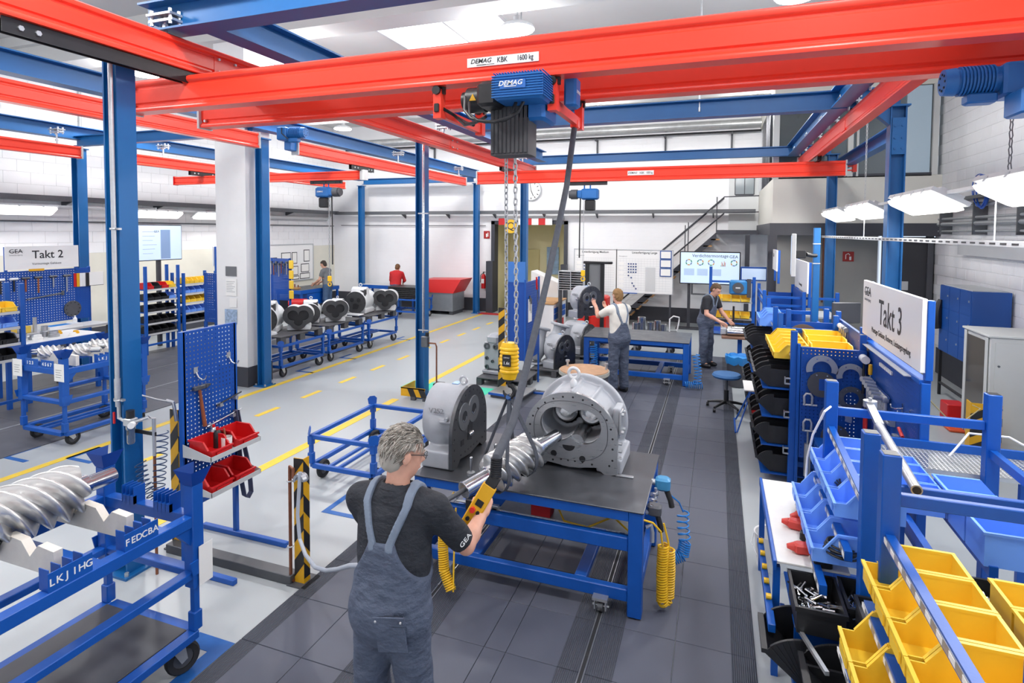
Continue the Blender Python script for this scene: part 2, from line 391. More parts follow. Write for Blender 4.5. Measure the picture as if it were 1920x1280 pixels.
# left wall of large blocks, right wall of smaller blocks: joints are real gaps over a recessed core
def blockwall(name,x,sgn,y0,y1,z0,z1,bl,bh,m,near,skip=None):
    core=struct(ob(name,MB().box(x,x+.25*sgn,y0-.3,y1+.3,0,ZC),mat('wall_joint','#d6d7d8',.7),smooth=0))
    th=.006;g=.006;bm=mesh(MB().bbox(-th,.004,g/2,bl-g/2,g/2,bh-g/2,.003,M=None if sgn>0 else RZ(math.pi)@T(0,-bl,0)),name+'_block',m,0)
    L=[]
    nz=int((z1-z0)/bh)
    for k in range(nz):
        y=y0-(bl/2 if k%2 else 0)
        while y<y1:
            L.append((x,y,z0+k*bh));y+=bl
    L.sort(key=lambda p:(p[1]+bl/2-near[0])**2+(p[2]-near[1])**2)
    for p in L[:300]:ob('brick',bm,None,core,T(*p))
    rest=MB()
    for p in L[300:]:rest.bbox(p[0]-th*sgn,p[0]+.004*sgn,p[1]+g/2,p[1]+bl-g/2,p[2]+g/2,p[2]+bh-g/2,.003) if sgn>0 else rest.box(p[0]-.004,p[0]+th,p[1]+g/2,p[1]+bl-g/2,p[2]+g/2,p[2]+bh-g/2)
    if rest.v:
        r=ob('brick_field',rest,m,core,smooth=0);r['kind']='stuff'
    return core
blockwall('wall_left',XL,-1,5.0,YB,2.2,ZC,.5,.25,WB,(8.5,4.2))
blockwall('wall_right',XR,1,6.9,13.6,.55,5.9,.4,.2,WB,(9.5,3.3))
struct(ob('baseboard_left',MB().box(XL,XL+.014,0,YB,0,.45),BAND,smooth=0))
struct(ob('baseboard_right',MB().box(XR-.014,XR,4,13.6,0,.5),BAND,smooth=0))
struct(ob('wall_front',MB().box(XL,XR,YF-.2,YF,0,ZC),WB,smooth=0))
struct(ob('trim_left_dado',MB().box(XL,XL+.01,0,YB,.45,2.2),mat('wall_cream','#dedccf',.6,0,.04,2),smooth=0))
# ceiling: slab with skylight openings, girders across
CEIL=mat('ceiling_white','#cbcdcc',.75,0,.03,1)
SKY=[(-6.25,-3.7,9.35,11.6),(-11.3,-8.8,9.35,11.6),(-6.25,-3.7,2.9,5.1),(-11.3,-8.8,2.9,5.1),(-1.2,1.3,2.9,5.1)]  # the near row of skylights is out of view, added for its light
cb=MB();ys=[YF,2.9,5.1,9.35,11.6,YB+.3]
for a,b in zip(ys,ys[1:]):
    if a in (2.9,9.35):
        xs=[XL-.3,-11.3,-8.8,-6.25,-3.7,-1.2,1.3,XR+.3] if a==2.9 else [XL-.3,-11.3,-8.8,-6.25,-3.7,XR+.3]
        for i in range(0,len(xs),2):cb.box(xs[i],xs[i+1],a,b,ZC,ZC+.25)
    else:cb.box(XL-.3,XR+.3,a,b,ZC,ZC+.25)
struct(ob('ceiling',cb,CEIL,smooth=0))
OPAL=mat('skylight_opal','#f4f8ff',.6,emit='#eef5ff',es=3.2)
for i,(a,b,c,d) in enumerate(SKY):
    s=struct(ob('window_%d'%(i+1),MB().box(a,b,c,d,ZC+.2,ZC+.22),OPAL,smooth=0))
    ob('window_frame',MB().box(a,a+.05,c,d,ZC-.03,ZC+.2).box(b-.05,b,c,d,ZC-.03,ZC+.2).box(a+.05,b-.05,c,c+.05,ZC-.03,ZC+.2).box(a+.05,b-.05,d-.05,d,ZC-.03,ZC+.2).box((a+b)/2-.02,(a+b)/2+.02,c+.05,d-.05,ZC+.1,ZC+.19),LGREY,s,smooth=0)
for i,y in enumerate((1.0,7.65,14.2)):
    struct(ob('trim_girder_%d'%(i+1),MB().box(XL,XR,y,y+.5,6.02,ZC).box(XL,XR,y-.12,y+.62,6.4,ZC),CEIL,smooth=0))
# upper floor office block on the right, back corner
PANEL=mat('office_panel','#d9d8cf',.5,0,.02,2);PFR=mat('office_frame','#c8cac8',.45)
OY=13.62
of=struct(ob('wall_office',MB().box(1.1,XR,OY,OY+.12,2.98,3.95).box(1.1,1.2,OY+.12,YB,2.98,3.95).box(1.1,XR,OY,OY+.12,5.75,ZC).box(1.1,1.2,OY+.12,YB,5.75,ZC),PANEL,smooth=0))
struct(ob('trim_office_fascia',MB().box(1.05,XR,OY-.03,OY+.1,2.72,2.98).box(1.05,1.15,OY+.1,YB,2.72,2.98),ANTH,smooth=0))
struct(ob('trim_office_floor',MB().box(1.15,XR,OY+.1,YB,2.75,2.95),DGREY,smooth=0))
wo=struct(ob('window_6',MB().box(1.2,XR-.1,OY+.05,OY+.06,4.0,5.75).box(1.14,1.15,OY+.1,YB-.1,4.0,5.75),mat('office_glass','#aab4b8',.06,0,trans=.85,spec=.6),smooth=0))
for x0,x1 in ((1.08,1.2),(2.5,2.6),(2.66,2.7),(3.98,4.08)):ob('window_frame',MB().box(x0,x1,OY-.01,OY+.13,3.95,5.76),PFR,wo,smooth=0)
ob('window_frame',MB().box(1.2,3.98,OY,OY+.1,3.93,4.0),ANTH,wo,smooth=0)
for y in (14.8,16.0,17.1):ob('window_frame',MB().box(1.1,1.18,y,y+.08,3.95,5.76),ANTH,wo,smooth=0)
struct(ob('wall_office_rear',MB().box(2.6,XR,OY+2.5,OY+2.6,2.98,ZC).box(1.3,2.6,OY+3.5,OY+3.6,2.98,ZC),mat('office_inner','#9aa0a2',.6),smooth=0))
tag(ob('office_lamp',MB().bbox(1.75,2.0,14.4,15.6,5.55,5.62,.02),mat('office_lamp_m','#dddcd0',.4)),'long pale ceiling lamp seen inside the upper office windows','lamp')
struct(ob('wall_under_office',MB().box(1.1,3.32,14.6,14.8,0,2.75),mat('wall_grey','#a9a9a4',.65,0,.04,2,.06,25),smooth=0))
d2=struct(ob('door_2',MB().box(3.32,XR,13.9,14.0,0,2.7),mat('door_dark','#35363b',.5),smooth=0))
ob('door_frame',MB().box(3.25,3.34,13.84,14.0,0,2.72).box(4.03,4.13,13.84,14.0,0,2.72),DGREY,d2,smooth=0)
ob('door_handle',MB().cyl((3.5,13.87,1.05),(3.5,13.8,1.05),.012).cyl((3.5,13.8,1.05),(3.63,13.8,1.05),.012),ZINC,d2)
ob('notice',MB().box(3.6,3.72,13.885,13.898,1.6,1.78),LGREY,d2,smooth=0)
struct(ob('trim_office_post',MB().box(1.02,1.2,13.55,13.73,0,2.72),ANTH,smooth=0));struct(ob('trim_landing_post',MB().box(.72,.84,17.3,17.42,0,2.7),ANTH,smooth=0))
# ---------------- steelwork ----------------
def isec(h,b,tf=.016,tw=.012):
    H,B=h/2,b/2
    return [(-B,-H),(B,-H),(B,-H+tf),(tw/2,-H+tf),(tw/2,H-tf),(B,H-tf),(B,H),(-B,H),(-B,H-tf),(-tw/2,H-tf),(-tw/2,-H+tf),(-B,-H+tf)]
def secbar(poly,a,b,up=(0,0,1)):   # section (u sideways, v up) swept from a to b
    a=Vector(a);b=Vector(b);d=(b-a);z=d.normalized();u=Vector(up);x=u.cross(z).normalized();y=z.cross(x)
    M=Matrix(((x.x,y.x,z.x,a.x),(x.y,y.y,z.y,a.y),(x.z,y.z,z.z,a.z),(0,0,0,1)))
    return MB().prism(poly,0,d.length,M)
def bolts(mb,pts,r=.012,h=.012,d=(0,0,1)):
    for p in pts:
        p=Vector(p);mb.cyl(p,p+Vector(d)*h,r,6)
    return mb
def column(x,y,a,label,h=4.34,head=True):
    t=thing('steel_column',label,'column',(x,y,0),0,'blue crane columns')
    # flanges face +x / -x: section u along y, v along x
    ob('shaft',secbar(isec(2*a,2*a),(0,0,.02),(0,0,h),(1,0,0)),BLUE,t,smooth=0)
    p=ob('base_plate',MB().box(-a-.05,a+.05,-a-.05,a+.05,0,.02),BLUE,t,smooth=0)
    ob('anchor_bolt',bolts(MB(),[(sx*(a+.02),sy*(a+.02),.02) for sx in (-1,1) for sy in (-1,1)],.016,.03),ZINC,p)
    if head:ob('head_plate',MB().box(-a-.03,a+.03,-a-.03,a+.03,h-.001,h+.02),BLUE,t,smooth=0)
    return t
column(-4.45,3.22,.077,'thick blue steel column in the foreground left, beside the pegboard')
column(-4.6,8.38,.08,'blue steel column standing in the green floor patch, in mid hall')
column(-4.58,13.6,.08,'blue steel column rising behind the standing tool pegboard and the hook chain')
column(-7.54,7.98,.08,'blue steel column right beside the white square pillar')
column(-7.62,17.62,.085,'far blue steel column beside the fire extinguisher')
column(-12.06,17.5,.085,'far blue steel column left of the red tilted container')
column(-12.02,7.85,.09,'blue steel column behind the Takt 2 pegboard on the left')
c=column(2.07,8.4,.088,'blue steel column behind the Takt 3 sign with a bolted bracket head')
ob('bracket',MB().prism([(-.088,4.12),(-.28,4.3),(-.28,4.34),(-.088,4.34)],-.06,.06,RX(R(90))),BLUE,c,smooth=0)
ob('splice_plate',bolts(MB().box(-.07,.07,-.1,-.089,3.75,4.2),[(sx*.04,-.1,z) for sx in(-1,1) for z in (3.82,3.95,4.1)],.014,.012,(0,-1,0)),BLUE,c,smooth=0)
column(2.14,13.1,.085,'far right blue steel column below the bridge crane end')
def beam(a,b,label,h=.24,bw=.2,cat='beam'):
    return tag(ob('steel_beam',secbar(isec(h,bw),a,b),BLUE,smooth=0),label,cat,'blue overhead beams')
beam((-4.47,3.5,4.48),(2.3,3.5,4.48),'nearest blue cross beam at the top above the big red bridge')
beam((-3.75,8.4,4.47),(2.1,8.4,4.47),'blue cross beam spanning behind the hoist, with two thin hanger rods')
beam((-4.6,13.3,4.48),(2.14,13.3,4.48),'far blue cross beam just above the small red bridge',.2,.16)
beam((-3.85,3.6,4.48),(-3.85,12.7,4.48),'blue lengthwise beam running from the nearest cross beam into the hall')
beam((1.42,3.6,4.48),(1.42,13.25,4.48),'blue lengthwise beam carrying the right red runway on clamps')
beam((2.1,8.5,4.05),(2.14,13.0,4.05),'blue brace beam between the two right columns',.2,.14)
beam((-7.62,1.0,4.65),(-7.62,17.6,4.65),'long blue beam over the white pillar between both bays',.26,.22)
beam((-12.06,2.0,4.66),(-12.06,17.5,4.66),'long blue beam along the left wall above the left runway',.26,.22)
beam((-12.06,7.85,4.5),(-7.62,7.85,4.5),'blue cross beam joining both long beams in the left bay',.2,.14)
beam((-12.0,17.55,4.5),(-7.7,17.55,4.5),'far blue cross beam close to the back wall in the left bay',.2,.16)
for x,lb in ((-2.9,'left'),(-.28,'right')):
    tag(ob('hanger_rod',MB().cyl((x,8.4,4.5),(x,8.4,ZC),.012,6).cyl((x,8.4,4.44),(x,8.4,4.5),.02,6),ZINC),'thin zinc hanger rod on the middle cross beam, %s of the two'%lb,'rod')
# red hollow crane profile
KP=[(.25,0),(1,0),(1.05,.05),(1.0,.11),(.8,.16),(.62,.19),(.62,.25),(.8,.29),(.8,.68),(.62,.72),(.62,.78),(.9,.83),(.95,.88),(.9,.95),(.6,1.0)]
def kprof(h,b):
    r=[(u*b,v*h) for u,v in KP];return r+[(-u,v) for u,v in reversed(r)]
def krail(a,b,h,bw):return secbar(kprof(h,bw),a,b)
def endcap(mb,p,ax,h,b,th=.012):
    if ax=='x':return mb.box(p[0]-th,p[0]+th,p[1]-b*1.25,p[1]+b*1.25,p[2]-.01,p[2]+h+.01)
    return mb.box(p[0]-b*1.25,p[0]+b*1.25,p[1]-th,p[1]+th,p[2]-.01,p[2]+h+.01)
def runway(x,y0,y1,z,h,label,b=.062,caps=(0,1),joints=()):
    t=thing('crane_runway',label,'crane rail',(x,0,z),0,'red crane runways')
    ob('rail_profile',krail((0,y0,0),(0,y1,0),h,b),RED,t,smooth=40)
    for k,y in enumerate((y0,y1)):
        if k in caps:ob('end_cap',endcap(MB(),(0,y,0),'y',h,b),LGREY,t)
    for y in joints:
        j=ob('joint_clamp',MB().box(-b*.86,b*.86,y-.13,y+.13,h*.2,h*.72),RED,t,smooth=0)
        ob('bolt',bolts(MB(),[(b*.86,y+d,h*q) for d in (-.09,.09) for q in (.24,.68)],.012,.018,(1,0,0)),ZINC,j)
    return t
def hangers(x,ys,zb,zt,label):
    for i,y in enumerate(ys):
        t=thing('rail_hanger',label%(i+1) if '%' in label else label,'hanger',(x,y,zb),0,'zinc rail hangers')
        H=zt-zb
        ob('rod',MB().cyl((0,0,-.01),(0,0,H-.01),.014,8).cyl((0,0,.05),(0,0,.085),.024,6),ZINC,t)
        ob('clamp_plate',MB().box(-.13,.13,-.07,.07,H-.03,H-.012).box(-.13,.13,-.05,.05,H-.075,H-.055),ZINC,t,smooth=0)
        ob('bolt',bolts(MB(),[(sx*.1,sy*.04,H-.1) for sx in(-1,1) for sy in(-1,1)],.014,.12),ZINC,t)
runway(-4.22,.6,13.2,4.09,.25,'left red runway rail of the main bay, above the bridge end',caps=(1,),joints=(4.0,8.7))
runway(1.6,.6,13.35,4.09,.25,'right red runway rail of the main bay, seen at upper right',caps=(1,),joints=(8.8,))
runway(-7.1,1.0,7.4,4.1,.24,'red runway rail at upper left ending at the white pillar')
runway(-7.05,8.25,15.4,4.1,.23,'red runway rail behind the small blue motor, in the left bay')
runway(-11.45,2.0,7.5,4.1,.22,'red runway rail along the left wall ending at the far left column')
runway(-11.4,8.3,15.6,4.1,.22,'red runway rail along the left wall behind the white pillar')
for i,(x,y) in enumerate(((-4.22,3.45),(-4.22,8.4),(-4.22,12.4))):hangers(x,[y],4.33,4.5,('zinc hanger of the left runway, near the nearest cross beam','zinc hanger of the left runway, at the middle cross beam','zinc hanger of the left runway, at the far cross beam')[i])
for i,y in enumerate((7.2,8.3,9.7,11.2,12.9)):hangers(1.52,[y],4.33,4.5,('nearest','second','third','fourth','farthest')[i]+' zinc hanger along the right runway')
for i,(x,y) in enumerate(((-7.1,6.9),(-7.05,11.7),(-7.05,15.0),(-11.45,7.1),(-11.4,9.2),(-11.4,15.2))):
    hangers(x,[y],4.32,4.6,('zinc hanger over the runway end at the white pillar','zinc hanger in the middle of the left bay runway','zinc hanger at the far end of the left bay runway','zinc hanger at the far left column','zinc hanger on the wall side runway behind the white pillar','farthest zinc hanger on the wall side runway')[i])
# end carriages
def carriage(x,y0,y1,z,label,n=2):
    t=thing('end_carriage',label,'carriage',(x,0,z),0,'black end carriages')
    ob('side_plate',MB().box(-.035,-.025,y0,y1,-.045,.05).box(.025,.035,y0,y1,-.045,.05).box(-.025,.025,y0+.05,y1-.05,-.03,.02),BLACK,t,smooth=0)
    ps=[y0+.1,y0+.2,y1-.2,y1-.1]
    ob('bolt',bolts(MB(),[(.035,y,0) for y in ps]+[(-.035,y,0) for y in ps],.018,.012,(1,0,0)),ZINC,t)
carriage(-4.22,2.3,4.62,4.035,'black end carriage under the left runway above the bridge end')
carriage(1.6,2.9,5.2,4.035,'black end carriage under the right runway above the big bridge')
carriage(-4.22,11.0,11.75,4.055,'black trolley on the left runway carrying the far bridge')
carriage(1.6,11.0,11.75,4.055,'black trolley on the right runway carrying the far bridge')
carriage(-7.05,9.85,10.65,4.055,'black trolley above the right end of the left bay bridge')
carriage(-11.4,9.85,10.65,4.055,'black trolley above the left end of the left bay bridge')
# big double-girder bridge
br=thing('bridge_crane','big red double girder bridge crane crossing the top of the picture','crane',(0,0,3.78),0)
for y in (3.66,4.4):
    ob('girder',krail((-4.87,y,0),(3.4,y,0),.275,.066),RED,br,smooth=40)
    e=ob('end_cap',endcap(MB(),(-4.875,y,0),'x',.275,.066),LGREY,br)
    ob('bolt',bolts(MB(),[(-4.8,y-.05,.275*q) for q in (.22,.74)],.014,.024,(0,-1,0)),ZINC,e)
pl=ob('capacity_plate',MB().box(-1.63,-1.122,3.6,3.606,.1,.16),BOARD,br,smooth=0)
fm=lambda x,y,z:frame((x,y,z),(1,0,0),(0,0,1))
text('DEMAG',.042,INK,pl,fm(-1.53,3.598,.135),bold=.01,shear=.25,sx=1.05)
text('KBK',.05,INK,pl,fm(-1.375,3.598,.131),bold=.006,sx=.8);text('1600 kg',.05,INK,pl,fm(-1.215,3.598,.131),bold=.004,sx=.72)
ob('logo_bar',MB().box(-1.56,-1.49,3.597,3.6,.108,.112),INK,pl,smooth=0)
for k in range(7):ob('logo_tick',MB().box(-1.485+k*.008,-1.481+k*.008,3.597,3.6,.108,.112),INK,pl,smooth=0)
# small bridge
b2=thing('bridge_crane','slim red bridge crane farther back with a small capacity plate','crane',(0,11.35,3.77),0)
ob('girder',krail((-4.87,0,0),(2.05,0,0),.26,.06),RED,b2,smooth=40)
ob('end_cap',endcap(MB(),(-4.88,0,0),'x',.26,.06),LGREY,b2);ob('end_cap',endcap(MB(),(2.06,0,0),'x',.26,.06),LGREY,b2)
ob('end_stop',MB().box(2.07,2.2,-.04,.04,.08,.1).box(2.07,2.2,-.04,.04,.15,.17).box(2.16,2.22,-.05,.05,.06,.19),RED,b2,smooth=0)
pl=ob('capacity_plate',MB().box(-1.685,-1.187,-.062,-.056,.1,.185),BOARD,b2,smooth=0)
text('DEMAG',.05,INK,pl,fm(-1.59,-.064,.145),bold=.01,shear=.25);text('KBK',.06,INK,pl,fm(-1.41,-.064,.142),sx=.8);text('1000 kg',.06,INK,pl,fm(-1.27,-.064,.142),sx=.62)
b3=thing('bridge_crane','short red bridge crane in the left bay behind the white pillar','crane',(0,10.25,3.83),0)
ob('girder',krail((-12.3,0,0),(-7.05,0,0),.19,.05),RED,b3,smooth=40)
ob('end_cap',endcap(MB(),(-12.31,0,0),'x',.19,.05),BRED,b3);ob('end_cap',endcap(MB(),(-7.0,0,0),'x',.19,.06,.05),WHITE,b3)
# chain helper
def chain(mb,p,q,pitch=.034,r=.0055,w=.011,n=8,m=4):
    p=Vector(p);q=Vector(q);d=q-p;k=max(2,int(d.length/pitch));M0,_=along(p,q)
    st=[]
    for j in range(n):
        a=2*math.pi*j/n;st.append((w*math.cos(a),0,(pitch*.42+0)*math.sin(a)+ (pitch*.2 if math.sin(a)>0 else -pitch*.2)))
    for i in range(k):
        M=M0@T(0,0,(i+.5)*d.length/k)@RZ(R(90)*(i%2)+R(30))
        mb.M=M;mb.tube(st,r,m,True);mb.M=None
    return mb
# main hoist
h=thing('chain_hoist','blue electric chain hoist on red trolley frames under the big bridge','hoist',(0,0,0),0)
cv=ob('motor_cover',MB().bbox(-1.365,-1.035,3.4,3.78,3.6,3.765,.018),HOIST,h)
fins=MB()
for k in range(9):fins.bbox(-1.37,-1.03,3.392,3.41,3.612+k*.016,3.621+k*.016,.002)
for k in range(18):fins.bbox(-1.362+k*.019,-1.354+k*.019,3.4,3.78,3.762,3.77,.002)
for k in range(9):fins.bbox(-1.034,-1.026,3.42,3.76,3.612+k*.016,3.621+k*.016,.002)
ob('cooling_fins',fins,HOIST,cv)
ob('name_plate',MB().box(-1.31,-1.14,3.386,3.393,3.662,3.715),mat('plate_blue','#2a66b4',.4),cv,smooth=0)
text('DEMAG',.042,BOARD,cv,fm(-1.24,3.384,3.694),bold=.012,shear=.25,sx=1.1);ob('logo_bar',MB().box(-1.28,-1.2,3.382,3.386,3.672,3.676),BOARD,cv,smooth=0)
ob('gearbox',MB().bbox(-1.5,-1.36,3.45,3.8,3.58,3.74,.02).cyl((-1.62,3.62,3.66),(-1.5,3.62,3.66),.085,20).cyl((-1.66,3.62,3.66),(-1.62,3.62,3.66),.06,20),BLACK,h)
ob('warning_label',MB().prism([(-1.585,3.685),(-1.535,3.685),(-1.56,3.735)],-3.45,-3.535,RX(R(90))) if False else MB().add([(-1.585,3.532,3.64),(-1.535,3.532,3.64),(-1.56,3.532,3.685),(-1.585,3.536,3.64),(-1.535,3.536,3.64),(-1.56,3.536,3.685)],[(0,1,2),(5,4,3),(0,3,4,1),(1,4,5,2),(2,5,3,0)]),HAZY,h,smooth=0)
ob('brake_housing',MB().bbox(-1.3,-1.08,3.6,3.9,3.5,3.62,.02),HOIST,h)
bk=MB()
bk.prism([(-1.455,3.6),(-1.19,3.6),(-1.18,3.66),(-1.19,3.78),(-1.455,3.78)],3.28,3.61)
for k in range(9):bk.bbox(-1.452+k*.029,-1.43+k*.029,3.594,3.61,3.29,3.6,.003)
ob('chain_bucket',bk,mat('bucket_grey','#3a3b3f',.55,0,.05,20),h)
for x in (-1.87,-1.035):
    f=ob('trolley_frame',MB().box(x-.03,x+.03,3.62,3.69,3.56,3.76).box(x-.03,x+.03,4.36,4.43,3.56,3.76).box(x-.02,x+.02,3.69,4.36,3.575,3.64),RED,h,smooth=0)
    ob('trolley_wheel',MB().box(x-.045,x+.045,3.64,3.67,3.73,3.80).cyl((x,3.6,3.75),(x,3.7,3.75),.03,14).box(x-.045,x+.045,4.38,4.41,3.73,3.8).cyl((x,4.34,3.75),(x,4.46,3.75),.03,14),BLACK,f)
    ob('buffer',MB().bbox(x-.018,x+.018,3.605,3.62,3.6,3.66,.004),RUBBER,f)
ob('drive_unit',MB().bbox(-.985,-.9,3.72,3.86,3.6,3.8,.015),HOIST,h)
text('DEMAG',.03,BOARD,h,frame((-.899,3.79,3.7),(0,1,0),(0,0,1)),bold=.01,shear=.2)
cb=MB()
cb.tube([(-1.6,3.5,3.66),(-1.58,3.45,3.56),(-1.52,3.42,3.5),(-1.42,3.42,3.47),(-1.3,3.45,3.48),(-1.22,3.48,3.53),(-1.19,3.5,3.6)],.011,8)
cb.tube([(-1.57,3.5,3.62),(-1.54,3.44,3.53),(-1.47,3.41,3.48),(-1.36,3.42,3.465),(-1.27,3.46,3.5),(-1.24,3.5,3.6)],.011,8)
cb.tube([(-1.84,3.66,3.63),(-1.8,3.75,3.6),(-1.7,3.72,3.52),(-1.55,3.56,3.5),(-1.45,3.5,3.52)],.012,8)
cb.tube([(-1.84,3.9,3.61),(-1.75,3.85,3.56),(-1.6,3.64,3.5)],.012,8)
ob('cable',cb,BLACK,h)
ch=MB();chain(ch,(-1.455,3.9,3.3),(-1.457,3.93,1.95),.042,.0062,.013);chain(ch,(-1.386,3.9,3.3),(-1.377,3.93,1.95),.042,.0062,.013)
o=ob('chain',ch,STEEL,h);o['kind']='stuff'
# hook block
hb=thing('hook_block','yellow ribbed hook block marked 1.6t hanging on the two chains','hook block',(-1.44,3.95,1.72))
hp=MB()
prof=[(.03,-.05),(.05,-.045),(.062,-.01)]
for k in range(7):prof+=[(.066,.0+k*.028),(.074,.008+k*.028),(.074,.018+k*.028),(.066,.026+k*.028)]
prof+=[(.066,.2),(.055,.228),(.0,.235)]
hp.lathe(prof,20,Matrix.Diagonal((1,.75,1,1)))
ob('housing',hp,mat('hook_yellow','#f2c01c',.4),hb)
lp=ob('rating_label',MB().box(-.032,.032,-.062,-.052,.06,.145),BLACK,hb,smooth=0)
text('1.6t',.032,BOARD,lp,fm(0,-.063,.085),bold=.01);text('DEMAG',.013,BOARD,lp,fm(0,-.063,.125),shear=.2)
hk=[(0,0,-.03),(0,0,-.09)]+[(.045*math.sin(a),0,-.135+.045*math.cos(a)) for a in [R(x) for x in range(0,271,30)]]
ob('hook',MB().tube(hk,[.016]*2+[.02]*7+[.015,.01,.006],8).cyl((0,0,-.06),(0,0,-.03),.035,14),BLACK,hb)
# small hoists
def mini(loc,rz,label,zc):
    t=thing('chain_hoist',label,'hoist',loc,rz)
    ob('trolley',bolts(MB().box(-.4,.4,-.03,.03,-.07,.015),[(x,-.03,-.035) for x in(-.33,0,.25,.36)],.016,.01,(0,-1,0)),BLACK,t,smooth=0)
    ob('body',MB().bbox(-.23,.12,-.1,.1,-.36,-.14,.03).bbox(.0,.2,-.08,.08,-.33,-.17,.02),HOIST,t)
    mo=MB();
    mo.cyl((.2,0,-.25),(.33,0,-.25),.1,18).cyl((.33,0,-.25),(.37,0,-.25),.08,18)
    ob('motor',mo,DGREY,t)
    ob('suspension',MB().tube([(-.06,0,-.07),(-.06,0,-.15)],.016,6).tube([(.06,0,-.07),(.06,0,-.15)],.016,6),HOIST,t)
    ob('chain_bucket',MB().bbox(-.16,.04,-.07,.07,-.58,-.36,.02),BLACK,t)
    text('DEMAG',.045,BOARD,t,fm(-.09,-.104,-.24),bold=.01,shear=.2)
    m=chain(MB(),(.07,0,-.36),(.07,0,zc),.05,.005,.012,6,4);o=ob('chain',m,STEEL,t);o['kind']='stuff'
    ob('control_cable',MB().tube([(.14,0,-.3),(.15,0,-1.0),(.15,0,zc+.25)],.014,6),BLACK,t)
    ob('hook',MB().bbox(.03,.11,-.03,.03,zc-.12,zc,.01).torus((.07,0,zc-.18),.04,.012,12,6,RX(R(90))),mat('hook_yellow','#f2c01c',.4),t)
    return t
mini((-2.49,11.35,3.77),math.pi,'small dark motor chain hoist under the slim far bridge',-1.78)
mini((-7.95,10.25,3.83),0,'small blue chain hoist in the left bay near the white pillar',-2.05)
# travel drive motors
def drive(loc,rz,label,s=1):
    t=thing('travel_motor',label,'motor',loc,rz)
    ob('gear_case',MB().bbox(-.16*s,.02*s,-.11*s,.11*s,-.1*s,.12*s,.015),HOIST,t)
    m=MB().cyl((.02*s,0,.03*s),(.26*s,0,.03*s),.085*s,20)
    for k in range(10):m.cyl((.05*s+k*.02*s,0,.03*s),(.06*s+k*.02*s,0,.03*s),.1*s,20)
    ob('motor',m,HOIST,t);f=ob('fan_cover',MB().cyl((.26*s,0,.03*s),(.33*s,0,.03*s),.095*s,20,.088*s),HOIST,t)
    fn=MB()
    for k in range(8):
        a=k*math.pi/4;fn.cbox((.332*s,.055*s*math.cos(a),.03*s+.055*s*math.sin(a)),(.006,.012,.012))
    ob('fan_slot',fn,BLACK,f)
    ob('terminal_box',MB().bbox(.03*s,.2*s,-.06*s,.06*s,-.13*s,-.06*s,.01),HOIST,t)
    ob('mount',MB().bbox(-.12*s,.0,.05*s,.3*s,-.25*s,-.09*s,.01),HOIST,t)
    ob('cable',MB().tube([(-.05*s,-.12*s,.1*s),(-.03*s,-.15*s,0),(.06*s,-.1*s,-.09*s)],.009,6),BLACK,t)
drive((-6.98,8.0,4.4),R(8),'blue travel motor right of the white pillar at the runway end',1.0)
drive((1.5,4.05,3.63),math.pi,'blue travel motor at the upper right edge below the red bridge',.85)
tag(ob('mounting_bracket',MB().box(1.66,2.7,3.85,4.3,3.6,3.77).box(1.64,1.68,3.85,4.3,3.56,3.77),HOIST,smooth=0),'wide blue bracket beam beside the upper right travel motor','bracket')
# pendant lamps
SHADE=mat('lamp_white','#e9ecef',.4);GLOW=mat('lamp_glow','#ffffff',.5,emit='#fffaf0',es=14)
lp0=None
POS={(-3.0,8.5):'pendant lamp just above the capacity plate of the big bridge',(-11.0,15.0):'far pendant lamp over the left bay runway',(-3.0,15.0):'far pendant lamp right of the hoist, above the cross beam',(.9,8.5):'pendant lamp at the top edge of the picture, right of the skylight',(-11.0,8.5):'pendant lamp peeking out left above the bridge end'}
for x,y,z in LAMPS:
    if lp0 is None:
        t=thing('pendant_lamp','x','lamp',(x,y,z),0,'high bay pendant lamps')
        ob('shade',MB().lathe([(.27,0),(.275,.01),(.24,.06),(.15,.1),(.06,.12),(.06,.2),(.02,.22),(.0,.22)],24),SHADE,t)
        ob('diffuser',MB().lathe([(.0,-.022),(.25,-.02),(.262,0.004),(.0,.004)],24),GLOW,t)
        ob('rod',MB().cyl((0,0,.2),(0,0,.7),.008,6),ZINC,t);lp0=t
    else:t=dup(lp0,(x,y,z))
    t['label']=POS.get((x,y),'pendant high bay lamp hidden above or outside the picture')
# fluorescent fittings
FGLOW=mat('tube_glow','#ffffff',.4,emit='#fffaf2',es=2.6)
def fluo(x,y0,y1,z,label,w=.1,e=30):
    t=thing('fluorescent_lamp',label,'lamp',(x,(y0+y1)/2,z),0,'fluorescent lamps');t.rotation_euler=(0,R(28 if x>0 else -32),0)
    L=(y1-y0)/2;pr=[(-w,.0),(-w*.6,-.07),(w*.6,-.07),(w,.0)]
    ob('diffuser',MB().bbox(-w*.95,w*.95,-L,L,-.07,.0,.03),FGLOW,t)
    ob('housing',MB().box(-w,w,-L-.02,L+.02,.001,.04).box(-w*.6,w*.6,-L,L,.04,.07),LGREY,t,smooth=0)
    cl=MB()
    for k in (-.7,-.25,.25,.7):cl.box(-w-.006,-w,k*L-.02,k*L+.02,-.025,.02).box(w,w+.006,k*L-.02,k*L+.02,-.025,.02)
    ob('clip',cl,ZINC,t,smooth=0)
    l=bpy.data.lights.new('tube_light','AREA');l.shape='RECTANGLE';l.size=w*2;l.size_y=y1-y0;l.energy=e;l.color=(1,.98,.95)
    o=bpy.data.objects.new('tube_light',l);COL.objects.link(o);o.parent=t;o.location=(0,0,-.09)
for y0,y1,n in ((10.8,12.3,'farthest'),(8.75,10.2,'third nearest'),(6.35,7.75,'second nearest'),(3.9,5.4,'nearest')):fluo(2.0,y0,y1,3.1,'%s fluorescent lamp over the right benches'%n,.17,38)
